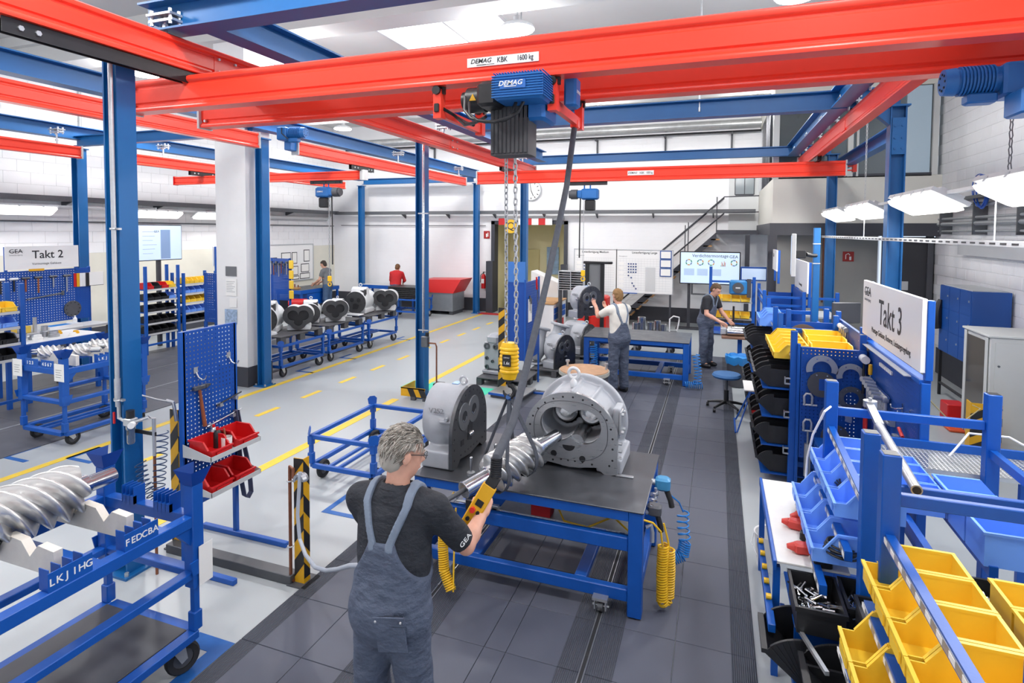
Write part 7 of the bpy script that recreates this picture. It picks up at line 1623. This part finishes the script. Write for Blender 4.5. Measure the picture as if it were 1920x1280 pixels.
shelf(-11.7,8.95,9.75,[.47,.7,.95,1.2,1.45],'blue shelf of black bins right of the big column',['kkkk','kkkk','kkk','kkkb','rkry'],'the black bin shelf',H=1.95)
shelf(-11.65,9.85,10.75,[.6,.82,1.06,1.28,1.5],'blue shelf of yellow and blue bins left of the pillar',['kkkk','bbbbb','yyyyy','bbbbb','yyyyyy'],'the yellow and blue shelf',H=1.75)
shelf(-9.75,4.6,5.5,[.85,1.08,1.32,1.55],'blue shelf cut by the left picture edge',['kkkk','kkkk','bbbb','yyyy'],'the left edge shelf',H=1.95)
tvl=thing('wall_screen','flat screen with a drawing on a post behind the big column','screen',(-12.35,9.85,2.45));ob('case',MB().bbox(-.05,.0,-.57,.57,-.42,.42,.008),BLACK,tvl)
ob('screen',MB().box(.0,.004,-.55,.55,-.4,.4),SCR,tvl,smooth=0);ob('drawing',MB().box(.0045,.006,.0,.25,-.38,.3),mat('scr_dark','#7d97bd',.4,emit='#7d97bd',es=.4),tvl,smooth=0)
for k in range(6):ob('drawing_line',MB().box(.0045,.006,-.45,-.1-.05*(k%3),.25-k*.1,.256-k*.1),GINK,tvl,smooth=0)
text('GEA',.07,INK,tvl,frame((.005,-.1,.26),(0,1,0),(0,0,1)));ob('post',MB().bbox(-.12,-.04,-.04,.04,-2.45,.1,.004),ANTH,tvl)
pn=thing('pegboard_stand','blue pegboard panel standing left of the white pillar','pegboard',(-9.4,8.4,0));ob('panel',pegpanel(.66,.95,.045,.012),PEG,pn,Matrix(((1,0,0,0),(0,0,-1,0),(0,1,0,.97),(0,0,0,1))),smooth=0)
for x in (0,.62):ob('upright',MB().bbox(x,x+.04,.005,.045,0,1.93,.004),BLUE2,pn)
ob('floor_bar',MB().bbox(-.05,.7,-.2,.25,0,.03,.004),BLUE2,pn)
rl2=thing('hose_reel','blue hose reel peeking out left of the white pillar','hose reel',(-9.6,9.4,2.0));ob('case',MB().bbox(-.1,.16,-.1,.1,-.15,.15,.03),mat('reel_blue','#2a7ab8',.4),rl2);ob('post',MB().bbox(-.3,-.24,-.03,.03,-2.0,.6,.004).bbox(-.24,-.1,-.03,.03,-.05,.02,.004),BLUE2,rl2)
gs=sign('station_sign','small white station sign half hidden by the white pillar',-10.2,9.35,10.0,1.98,2.4,[],foot=0);text('GEA',.12,INK,gs,frame((.017,-.1,2.28),(0,1,0),(0,0,1)))
# left wall services
cw=thing('cable_tray','dark cable tray along the left wall','cable tray',(XL+.25,0,3.38))
ob('tray',MB().box(-.18,.12,4.0,18.0,-.02,.0).box(.11,.12,4.0,18.0,0,.09).box(-.18,-.17,4,18,0,.09),mat('tray_grey','#6b6e72',.5,.4,.1,30),cw,smooth=0)
for y in (5.5,8.6,10.8,13.2,15.6):ob('bracket',MB().prism([(0,0),(.36,0),(0,-.12)],-.015,.015,T(-.24,y,-.02)@RX(R(90))),DGREY,cw,smooth=0)
tag(ob('wall_pipe',MB().tube([(XL+.12,12.4,3.18),(XL+.12,17.6,3.18),(XL+.12,17.8,3.3),(XL+.12,17.9,4.2)],.07,12),LGREY),'thick light pipe below the left cable tray','pipe')
tag(ob('wall_pipe',MB().cyl((XL+.06,4,2.92),(XL+.06,18.1,2.92),.015,8),DGREY),'thin dark pipe along the left wall','pipe')
tag(ob('wall_pipe',MB().cyl((XL+.06,9.0,3.45),(XL+.06,9.0,6.5),.03,8),LGREY),'thin vertical pipe on the left wall above the tray','pipe')
tag(ob('lamp_rail',MB().box(-13.22,-13.18,4.0,13.6,3.22,3.26),LGREY,smooth=0),'light perforated rail holding the left wall lamps','rail')
for y in (7.0,10.4,12.4):tag(ob('rail_bracket',MB().box(XL,-13.18,y,y+.03,3.26,3.3),LGREY,smooth=0),'%s bracket of the left lamp rail'%{7.0:'nearest',10.4:'middle',12.4:'farthest'}[y],'bracket')
# back wall services
cbk=thing('cable_tray','dark cable tray along the back wall','cable tray',(0,YB-.22,3.36))
ob('tray',MB().box(-13.5,1.0,-.12,.12,-.02,0).box(-13.5,1.0,-.12,-.11,0,.09),mat('tray_grey','#6b6e72',.5,.4,.1,30),cbk,smooth=0)
for k in range(8):ob('bracket',MB().prism([(0,0),(-.3,0),(0,-.14)],-.015,.015,T(-12.4+k*1.75,.21,-.02)@RZ(R(90))@RX(R(90))),DGREY,cbk,smooth=0)
tag(ob('wall_pipe',MB().cyl((-13.4,YB-.06,2.95),(-7.5,YB-.06,2.95),.012,8),DGREY),'thin dark pipe on the back wall left of the doorway','pipe')
pb=thing('wall_pipe','insulated silver pipe high on the back wall','pipe',(0,YB-.3,5.92));ob('pipe',MB().cyl((-13,0,0),(1.1,0,0),.12,14),mat('pipe_foil','#c4c6c6',.35,.6,.15,6),pb);ob('lower_pipe',MB().cyl((-13,0,-.22),(1.1,0,-.22),.03,8),BLACK,pb)
for x in (-9.5,-6.0,-3.7,-1.6,.3):ob('bracket',MB().box(x,x+.05,-.05,.28,-.3,-.24).box(x,x+.05,.24,.29,-.75,-.24),DGREY,pb,smooth=0)
ck=thing('wall_clock','round white wall clock half hidden by the far column','clock',(-5.87,YB-.04,4.12));ob('case',MB().lathe([(0,-.03),(.33,-.03),(.345,.0),(.33,.04),(.31,.045)],32,RX(R(90))),ZINC,ck);ob('face',MB().cyl((0,-.042,0),(0,-.046,0),.315,32),BOARD,ck)
for k in range(12):
    a=k*math.pi/6;ob('hour_mark',MB().box(-.013,.013,-.049,-.046,.23,.29,RY(a)),INK,ck,smooth=0)
ob('hand',MB().bar((0,-.05,0),(.08,-.05,-.18),.022,.004,(0,1,0)),INK,ck,smooth=0);ob('hand',MB().bar((0,-.052,0),(-.04,-.052,.26),.016,.004,(0,1,0)),INK,ck,smooth=0)
fe=thing('fire_extinguisher','red fire extinguisher on the back wall left of the doorway','extinguisher',(-7.55,YB-.12,.8));ob('bottle',MB().lathe([(0,0),(.075,0),(.08,.02),(.08,.42),(.05,.48),(.02,.5),(0,.5)],18),BRED,fe);ob('valve',MB().cyl((0,0,.5),(0,0,.56),.02,8).box(-.02,.07,-.015,.015,.55,.575),BLACK,fe);ob('hose',MB().tube([(-.02,0,.53),(-.1,-.02,.45),(-.11,-.02,.2)],.012,6),BLACK,fe);ob('label',MB().box(-.05,.05,-.082,-.079,.18,.33),PAPER,fe,smooth=0)
fs=thing('fire_sign','small red extinguisher sign beside the doorway','sign',(-7.48,YB-.01,2.64));ob('plate',MB().box(-.11,.11,-.008,0,-.13,.13),mat('fire_red','#a8231f',.45),fs,smooth=0);ob('symbol',MB().box(-.03,.02,-.0095,-.008,-.08,.04).box(.03,.06,-.0095,-.008,-.06,.08),BOARD,fs,smooth=0)
qs=thing('gate_sign','round yellow Q sign above the doorway','sign',(-6.55,YB-.16,2.93));ob('disc',MB().cyl((0,.01,0),(0,0,0),.23,28),mat('q_yellow','#e6b422',.45),qs);text('Q',.36,INK,qs,fm(0,-.002,0))
bb=thing('barrier_board','red and white striped bar above the doorway','sign',(-7.0,YB-.14,2.98))
for k in range(8):
    if k in (1,2):continue
    ob('field',MB().box(k*.235,k*.235+.235,0,.012,0,.22),(BRED if k%2==0 else BOARD),bb,smooth=0)
# corridor contents
t=thing('corridor_poster','blue and white notice board inside the doorway corridor','notice',(-5.9,YB+1.94,1.2));ob('board',MB().box(0,.45,0,.03,0,1.0),mat('poster_blue','#9fbede',.5,0,.3,6),t,smooth=0)
t=thing('switch_box','grey switch box on the corridor wall','box',(-5.0,YB+1.9,2.0));ob('box',MB().bbox(-.15,.15,0,.09,-.2,.25,.01),LGREY,t);ob('knob',MB().cyl((0,0,.05),(0,-.03,.05),.04,10),BLACK,t)
t=thing('cream_machine','cream machine column standing inside the doorway','machine',(-6.6,YB+.9,0));ob('column',MB().bbox(-.25,.05,-.2,.2,0,.9,.02),DGREY,t)
# whiteboards
def wboard(x0,x1,title,label,extra):
    t=thing('planning_board',label,'whiteboard',(x0,16.8,0));W=x1-x0;ob('surface',MB().box(0,W,0,.02,1.0,2.24),BOARD,t,smooth=0);ob('frame',MB().box(0,W,-.01,.02,2.24,2.26).box(0,W,-.01,.02,.98,1.0).box(-.02,0,-.01,.02,.98,2.26).box(W,W+.02,-.01,.02,.98,2.26),ZINC,t,smooth=0)
    text(title,.085,INK,t,fm(W*.5,-.002,2.17),bold=.01);gl=MB()
    for k in range(14):gl.box(.04,W-.06,-.0015,-.0005,1.08+k*.07,1.084+k*.07)
    for k in range(16):gl.box(.1+k*(W-.2)/16,.103+k*(W-.2)/16,-.0015,-.0005,1.06,2.0)
    q=ob('grid_lines',gl,mat('grid_grey','#c6c9cd',.6),t,smooth=0);q['kind']='stuff';text('Planungsboard',.04,GINK,t,fm(.18,-.002,2.06))
    for cx,cz in extra:ob('magnet',MB().cyl((cx,0,cz),(cx,-.012,cz),.022,8),mat('magnet_blue','#1e3f7a',.4),t)
    for k in range(6):ob('card',MB().box(.06,.2,-.003,-.0016,1.15+k*.13,1.24+k*.13),PAPER,t,smooth=0)
    ob('list',MB().box(W*.52,W*.7,-.003,-.0016,1.05,1.75),mat('list_grey','#c9cbcd',.6),t,smooth=0);ob('pen_tray',MB().box(.1,.6,-.06,-.01,.98,1.0),BLUE2,t,smooth=0)
    for x in (.05,W-.08):ob('post',MB().box(x,x+.05,.021,.06,0,2.2),ANTH,t,smooth=0)
    return t
wboard(-4.05,-2.8,'Linienfertigung Medium','left white planning board behind the hung casing',[(.3,1.85),(.36,1.85),(.3,1.75),(.36,1.75),(.3,1.65)])
w2=wboard(-2.78,-1.2,'Linienfertigung Large','right white planning board with blue magnets',[(.34+.07*i,1.84-.08*j) for i in range(4) for j in range(4)]+[(.34,1.5),(.42,1.44),(.45,1.28),(.5,1.2),(.56,1.12)])
for k in range(3):
    f=ob('document_frame',MB().box(1.23,1.55,-.02,-.011,1.5+k*.25,1.74+k*.25),mat('frame_blue','#1f4f96',.4),w2,smooth=0);ob('document',MB().box(1.255,1.525,-.023,-.02,1.525+k*.25,1.715+k*.25),PAPER,f,smooth=0)
sc=thing('info_screen','large info screen on a post showing ring charts','screen',(-.2,17.0,0));ob('case',MB().bbox(-.82,.8,0,.06,1.3,2.23,.01),BLACK,sc);ob('screen',MB().box(-.79,.77,-.004,0,1.33,2.2),SCR,sc,smooth=0)
text('Verdichtermontage',.13,INK,sc,fm(.0,-.006,2.11),sx=.95);text('GEA',.12,INK,sc,fm(.62,-.006,2.09))
for i,cx in enumerate((-.57,-.26,.03,.34,.63)):
    for k in range(6):
        if i==3:ob('chart',MB().box(cx-.06+k*.022,cx-.045+k*.022,-.006,-.0045,1.82,1.85+.02*((k*5)%7)),(mat('ch_g','#4f9d6b',.5),mat('ch_y','#d8a441',.5),mat('ch_r','#c0504d',.5))[k%3],sc,smooth=0)
        else:ob('chart',MB().lathe([(.06,-.006),(.09,-.006),(.09,-.0045),(.06,-.0045)],4,T(cx,0,1.92)@RX(R(90))@T(0,0,.01),True,k*1.05,k*1.05+.9),(mat('ch_g','#4f9d6b',.5),mat('ch_y','#d8a441',.5),mat('ch_k','#6f86a8',.5))[(k+i)%3],sc,smooth=0)
for i in range(3):ob('table_lines',MB().box(-.7+i*.36,-.42+i*.36,-.006,-.0045,1.55,1.74),mat('scr_table','#a9bfdb',.5,emit='#a9bfdb',es=.4),sc,smooth=0)
ob('post',MB().bbox(-.6,-.52,.06,.14,0,1.9,.004),ANTH,sc);ob('foot',MB().box(-.9,-.2,-.1,.3,.0,.03),ANTH,sc,smooth=0);ob('tray',MB().box(-.45,.1,-.25,.0,1.02,1.04).box(-.5,-.45,-.02,.06,1.0,1.3),DGREY,sc,smooth=0)
s3=thing('info_screen','small second screen right of the large info screen','screen',(.83,15.0,1.77));ob('case',MB().bbox(-.3,.3,0,.05,-.17,.17,.006),BLUE2,s3);ob('screen',MB().box(-.27,.27,-.004,0,-.14,.13),SCR,s3,smooth=0);ob('post',MB().box(-.03,.03,.05,.1,-1.77,.0),BLUE2,s3,smooth=0)
# stairs
stt=thing('steel_stairs','dark steel staircase with wooden treads up to the office landing','stairs',(0,17.35,0))
sx0,sz0,sx1,sz1=-2.9,.1,-.05,2.78
for y in (0,.75):
    ob('stringer',MB().prism([(sx0,sz0),(sx0+.25,sz0),(sx1,sz1-.2),(sx1,sz1)],-y-.03,-y,RX(R(90))),ANTH,stt,smooth=0)
for k in range(14):
    f=(k+.5)/14;x=sx0+(sx1-sx0)*f;z=sz0+(sz1-sz0)*f-.1;ob('tread',MB().box(x-.05,x+.19,.0,.75,z-.035,z),WOOD,stt,smooth=0)
ob('landing',MB().box(-.05,1.1,-.02,.85,2.72,2.84),ANTH,stt,smooth=0)
for y in (0,):
    for dz in (.9,.45):ob('handrail',MB().tube([(sx0+.1,y,sz0+dz+.1),(sx1+.2,y,sz1+dz+.1),(1.05,y,sz1+dz+.12)],.018,6),ANTH,stt)
    for f in (.05,.35,.38,.7,.73,1.0):
        x=sx0+(sx1-sx0)*f;z=sz0+(sz1-sz0)*f;ob('baluster',MB().cyl((x,y,z),(x,y,z+1.0),.014,6),ANTH,stt)
for dz in (.9,.45):ob('handrail',MB().tube([(sx0+.1,.75,sz0+dz+.1),(sx1+.2,.75,sz1+dz+.1)],.018,6),ANTH,stt)
d3=struct(ob('door_3',MB().box(.28,1.08,YB-.05,YB-.005,2.84,4.95),mat('door_pale','#cfd2d3',.5),smooth=0));ob('door_window',MB().box(.45,.95,YB-.06,YB-.052,3.9,4.7),mat('door_glass','#8e979c',.15),d3,smooth=0);ob('window_bar',MB().box(.69,.71,YB-.07,YB-.06,3.9,4.7).box(.43,.45,YB-.07,YB-.05,3.88,4.72).box(.95,.97,YB-.07,YB-.05,3.88,4.72).box(.45,.95,YB-.07,YB-.05,3.86,3.9),ANTH,d3,smooth=0)
# objects along the back
rc=thing('tilting_container','red topped grey tilting container at the back wall','container',(-9.3,16.9,0));ob('body',MB().prism([(0,.12),(1.15,.12),(1.15,.72),(0,.72)],-.9,0,RX(R(90))),mat('container_grey','#8a8f94',.4,.4,.08,6),rc,smooth=0)
ob('lid',MB().prism([(-.02,.72),(1.17,.72),(1.45,1.18),(-.02,1.14)],-.92,.02,RX(R(90))),mat('container_red','#d32f2f',.4),rc,smooth=0)
for x in (.05,1.0):ob('skid',MB().box(x,x+.12,.05,.85,0,.12),DGREY,rc,smooth=0)
bcart=cart((-9.9,15.65,0),'blue cart with stacked black trays in front of the red container',.62,.25,1.2,.8,.09,group='blue carts at the back wall')
for k in range(6):tag(ob('parts_tray',MB().bbox(-9.85,-8.75,15.7,16.4,.64+k*.06,.69+k*.06,.006),BLACK),'black tray in the stack on the back cart, %s from below'%NTH[k],'tray','stacked black trays')
rb=thing('rear_bench','blue bench where the person in red works','bench',(-11.9,17.1,0));ob('top',MB().box(0,2.1,0,.8,.82,.86),LGREY,rb,smooth=0);ob('apron',MB().box(0,2.2,-.01,0,.74,.86),BLUE2,rb,smooth=0)
for x in (.02,2.12):
    for y in (.0,.74):ob('leg',MB().box(x,x+.06,y,y+.06,0,.82),BLUE2,rb,smooth=0)
tag(ob('red_box',MB().bbox(-10.75,-10.45,17.25,17.5,.865,1.0,.01),BRED),'small red box on the bench beside the person in red','box')
gb=thing('rear_bench','blue bench in front of the man in the grey shirt','bench',(-13.3,14.6,0));ob('top',MB().box(0,1.0,0,1.9,.82,.86),PLATE,gb,smooth=0);ob('apron',MB().box(1.0,1.012,0,1.9,.74,.86).box(0,1.0,-.012,0,.74,.86),BLUE2,gb,smooth=0)
for x in (.02,.93):
    for y in (.02,1.82):ob('leg',MB().box(x,x+.06,y,y+.06,0,.82),BLUE2,gb,smooth=0)
ob('drawer_unit',MB().box(.3,.98,.3,1.5,.35,.73),BLUE2,gb,smooth=0)
tag(ob('red_roll',MB().cyl((-12.5,14.3,.5),(-12.0,14.5,.5),.13,16).cyl((-12.35,14.36,.0),(-12.35,14.36,.42),.03,8),BRED),'red cylinder standing in front of the far bench','cylinder')
t=thing('press_tool','brass coloured fixture on the far bench','fixture',(-12.8,14.95,.86));ob('base',MB().bbox(-.12,.12,-.1,.1,0,.05,.01),WOOD,t);ob('pins',MB().cyl((-.05,0,.05),(-.05,0,.16),.02,8).cyl((.06,.03,.05),(.06,.03,.13),.02,8),COPPER,t)
ft=thing('tool_wall','small blue tool board with yellow labels behind the white pillar','tool wall',(-10.65,11.5,0));ob('panel',pegpanel(.62,1.05,.04,.011),PEG,ft,Matrix(((1,0,0,0),(0,0,-1,0),(0,1,0,1.0),(0,0,0,1))),smooth=0)
for x in (0,.58):ob('upright',MB().box(x,x+.04,.005,.045,0,2.06),BLUE2,ft,smooth=0)
for k in range(4):ob('yellow_box',MB().bbox(.62,.74,-.05,.0,1.05+k*.25,1.26+k*.25,.01),YEL,ft)
for i in range(7):
    t=thing('hand_tool','tool on the small board behind the pillar, %s from the left'%NTH[i],'tool',(-10.58+i*.08,11.46,1.95-.05*(i%2)),0,'tools on the small far board');ob('shaft',MB().cyl((0,0,0),(0,0,-.3+.03*(i%3)),.012,8),(STEEL,HANDLE,DSTEEL)[i%3],t);ob('head',MB().box(-.03,.03,-.015,.015,-.02,.03),DSTEEL,t,smooth=0)
vb=thing('vise_bench','round wooden topped vise stand beside the small tool board','bench',(-10.4,11.1,0));ob('top',MB().cyl((0,0,.8),(0,0,.84),.32,22),WOOD,vb);ob('leg',MB().cyl((0,0,0),(0,0,.8),.06,10),BLUE2,vb);ob('shelf',MB().cyl((0,0,.4),(0,0,.43),.3,22),WOOD,vb);ob('vise',MB().bbox(-.1,.2,-.08,.08,.84,1.0,.02).cyl((.2,0,.95),(.32,0,.95),.05,12),CASTW,vb)
wl=thing('notice_wall_board','white board with framed papers on the left wall','whiteboard',(XL,14.7,0));ob('surface',MB().box(.012,.03,0,2.25,1.02,2.27),BOARD,wl,smooth=0);ob('frame',MB().box(.03,.045,0,2.25,2.25,2.28).box(.03,.045,0,2.25,1.0,1.03).box(.03,.045,2.23,2.26,1.03,2.25),ZINC,wl,smooth=0)
for i,(y,z,w_,h_) in enumerate(((.65,1.55,.45,.45),(1.15,1.6,.26,.4),(1.75,1.65,.3,.42),(1.12,1.2,.34,.32),(.7,1.1,.38,.4),(1.6,1.28,.42,.3),(1.55,1.05,.5,.2),(.1,1.5,.35,.35),(1.15,1.05,.35,.13))):
    f=ob('document_frame',MB().box(.03,.036,y,y+w_,z,z+h_),INK,wl,smooth=0);ob('document',MB().box(.036,.039,y+.025,y+w_-.025,z+.025,z+h_-.025),PAPER,f,smooth=0)
cbn=thing('white_cabinet','white drawer cabinet with wooden top by the doorway','cabinet',(-4.95,14.3,0));ob('body',MB().bbox(0,.95,.02,1.3,0,.86,.01),WHITE,cbn);ob('top',MB().bbox(-.02,.97,-.02,1.32,.86,.9,.006),WOOD,cbn)
for k in range(2):d=ob('drawer',MB().box(.955,.965,.05,1.2,.62-k*.16,.76-k*.16),BLUE2,cbn,smooth=0)
for k in range(3):ob('tool_holder',MB().box(.955,.97,.1+k*.35,.3+k*.35,.1,.4),(BRED,BLUE2,BRED)[k],cbn,smooth=0)
pgn=thing('pigeon_hole_rack','grey rack of flat paper slots on the white cabinet','rack',(-3.93,14.5,1.24));ob('frame',MB().box(0,.68,.3,.32,0,.5).box(0,.02,0,.3,0,.5).box(.66,.68,0,.3,0,.5).box(.32,.34,0,.3,0,.5),ZINC,pgn,smooth=0)
for k in range(9):ob('slot_shelf',MB().box(.02,.32,0,.3,.0+k*.06,.012+k*.06).box(.34,.66,0,.3,.0+k*.06,.012+k*.06),LGREY,pgn,smooth=0)
for x in (0,.64):ob('leg',MB().box(x,x+.04,.02,.28,-1.24,0),DGREY,pgn,smooth=0)
wcb=thing('lectern_desk','white angled desk beside the pigeon hole rack','desk',(-5.1,15.8,0));ob('body',MB().prism([(0,0),(.8,0),(.8,1.3),(0,1.62)],-.6,0,RX(R(90))),WHITE,wcb,smooth=0)
t=thing('water_bottle','clear water bottle on the white cabinet','bottle',(-4.3,14.5,.9));ob('body',MB().lathe([(0,0),(.04,0),(.04,.18),(.015,.24),(.015,.27),(0,.27)],14),mat('bottle_blue','#a9cbe6',.15,0,trans=.6),t)
t=thing('spray_can','dark can beside the water bottle on the white cabinet','can',(-4.6,14.45,.9));ob('body',MB().cyl((0,0,0),(0,0,.12),.05,14),BLACK,t)
fk=thing('lift_truck','red hand lift truck with black mast behind the hung casing','lift truck',(-3.25,13.6,0));ob('body',MB().bbox(.0,.75,0,.7,.08,.75,.04),mat('truck_red','#d5281f',.4),fk);ob('hood',MB().bbox(.3,.75,.1,.6,.75,1.2,.04),mat('truck_red','#d5281f',.4),fk);ob('label',MB().box(.4,.62,-.003,.0,.85,1.1),PAPER,fk,smooth=0)
for x in (.25,.62):ob('mast',MB().bbox(x,x+.09,-.08,.0,.05,2.05,.006),BLACK,fk)
ob('mast_head',MB().bbox(.2,.9,-.1,.02,2.0,2.06,.01),BLACK,fk);ob('screen_guard',MB().box(.34,.62,-.03,-.02,1.2,2.0),mat('guard_grey','#8e9296',.4,0,trans=.4),fk,smooth=0);ob('fork',MB().box(.1,.2,-1.0,0,.03,.08),DSTEEL,fk,smooth=0);ob('fork',MB().box(.6,.7,-1.0,0,.03,.08),DSTEEL,fk,smooth=0)
for x in (.1,.65):ob('wheel',MB().cyl((x-.04,.5,.08),(x+.04,.5,.08),.08,14),RUBBER,fk)
for i,(x,y,r,h_) in enumerate(((-1.72,13.1,.07,.2),(-1.6,13.2,.09,.32),(-1.4,13.15,.07,.22),(-1.25,13.25,.07,.25),(-1.12,13.1,.08,.2))):
    o=ob('steel_bush',MB().lathe([(r*.7,0),(r,0),(r,h_),(r*.7,h_)],18,T(x,y,.513),True),CHROME);tag(o,'polished steel bush behind the far bench, %s from the left'%NTH[i],'bush','polished bushes')
wg=thing('wagon','low wagon with tube handle behind the far bench','wagon',(-1.85,12.9,0));ob('deck',MB().box(0,1.0,0,.6,.48,.51),DGREY,wg,smooth=0);ob('handle',MB().tube([(.88,.1,.51),(.88,.1,.85),(.96,.1,.92),(1.08,.1,.9),(1.08,.1,.82),(1.04,.1,.6)],.016,8),BOARD,wg)
for x in (.1,.85):
    for y in (.08,.5):wheel_caster(wg,x,y,.48,.09)
bhs2=thing('coil_hose','blue coiled hose on the floor at the right end of the far bench','hose',(0,0,0));ob('coil',coil(MB(),[(-.33,10.5,.62),(-.28,10.45,.3),(-.3,10.4,.1)],.06,.008,10),BHOSE,bhs2);ob('floor_coil',coil(MB(),[(-.5,10.4,.09),(-.2,10.45,.09)],.055,.008,9),BHOSE,bhs2)
bhs3=thing('coil_hose','blue coiled hose at the left end of the far bench','hose',(0,0,0));ob('coil',coil(MB(),[(-2.15,10.5,.66),(-2.12,10.48,.15)],.06,.008,12),BHOSE,bhs3)
# machine table of the man at the back
mt=thing('drill_table','small blue table with polished cylinders in front of the man at the back','table',(.1,11.7,0));ob('top',MB().bbox(0,.55,0,.6,.72,.76,.006),mat('table_wood','#7a5a48',.5),mt);ob('leg',MB().bbox(.3,.38,.25,.33,0,.72,.004),BLUE2,mt);ob('vise',MB().bbox(-.02,.1,.2,.4,.76,.9,.02),CAST,mt)
for k in range(3):ob('cylinder',MB().cyl((.1,.15+k*.13,.83+.03*(k==1)),(.5,.2+k*.13,.83+.03*(k==1)),.06,16),CHROME,mt)
ob('spindle',MB().cyl((.22,.5,.76),(.22,.5,1.3),.02,8),BLACK,mt)
# ---------------- more people ----------------
WSH=mat('white_cotton','#e4e2da',.85,0,.05,12,.1,120);GSH=mat('grey_cotton','#6f7378',.85,0,.08,12,.1,120);RSH=mat('red_cotton','#c4262b',.85,0,.08,12,.1,120);JEAN=mat('denim','#3f5878',.85,0,.15,14,.1,140);BSH=mat('black_cotton','#23252c',.85,0,.1,12,.1,120)
human('person','man in white shirt and grey dungarees steadying the hung casing',(-1.56,9.78,.013),R(48),pose(neck=(0,.03,1.5),head=(0,.07,1.66),_headrot=(5,5,0),sl=(-.19,.04,1.43),sr=(.19,.04,1.43),el=(-.24,.28,1.3),wl=(-.13,.5,1.42),er=(.24,.26,1.26),wr=(.13,.5,1.36),_handl=((.1,.7,.6),(0,.6,-.5),-1,(15,20,15)),_handr=((-.1,.7,.6),(0,.6,-.5),1,(15,20,15))),dict(shirt=WSH,sleeve=.75,trousers=OVER,dung=True,bib=1.22),.012,hair='#8a6b45')
human('person','man in black shirt and grey dungarees bending over the drill table',(-.2,12.35,.013),R(-118),pose(chest=(0,.06,1.28),neck=(0,.13,1.47),head=(0,.21,1.6),_headrot=(0,32,0),sl=(-.2,.1,1.4),sr=(.2,.1,1.4),el=(-.26,.2,1.12),wl=(-.12,.42,1.0),er=(.27,.16,1.12),wr=(.16,.4,.98)),dict(shirt=BSH,sleeve=.7,trousers=OVER,dung=True,bib=1.28),.012,hair='#5a4632',beard=True)
human('person','man in grey shirt and jeans standing at the far left bench',(-12.15,15.7,0),R(95),pose(chest=(0,.04,1.29),neck=(0,.1,1.49),head=(0,.16,1.63),_headrot=(0,25,0),sl=(-.19,.06,1.42),sr=(.19,.06,1.42),el=(-.24,.15,1.14),wl=(-.14,.4,1.0),er=(.24,.15,1.14),wr=(.14,.4,1.0)),dict(shirt=GSH,sleeve=.65,trousers=JEAN),.016,hair='#3a332d')
human('person','person in red shirt bending over the bench at the back wall',(-10.2,16.75,0),R(12),pose(chest=(0,.06,1.2),neck=(0,.13,1.39),head=(0,.2,1.5),_headrot=(0,30,0),pelvis=(0,0,.92),hl=(-.09,0,.86),hr=(.09,0,.86),sl=(-.18,.1,1.32),sr=(.18,.1,1.32),el=(-.24,.2,1.08),wl=(-.12,.42,.98),er=(.24,.2,1.08),wr=(.12,.42,.98)),dict(shirt=RSH,sleeve=1.7,trousers=JEAN),.016,hair='#6b4a30')
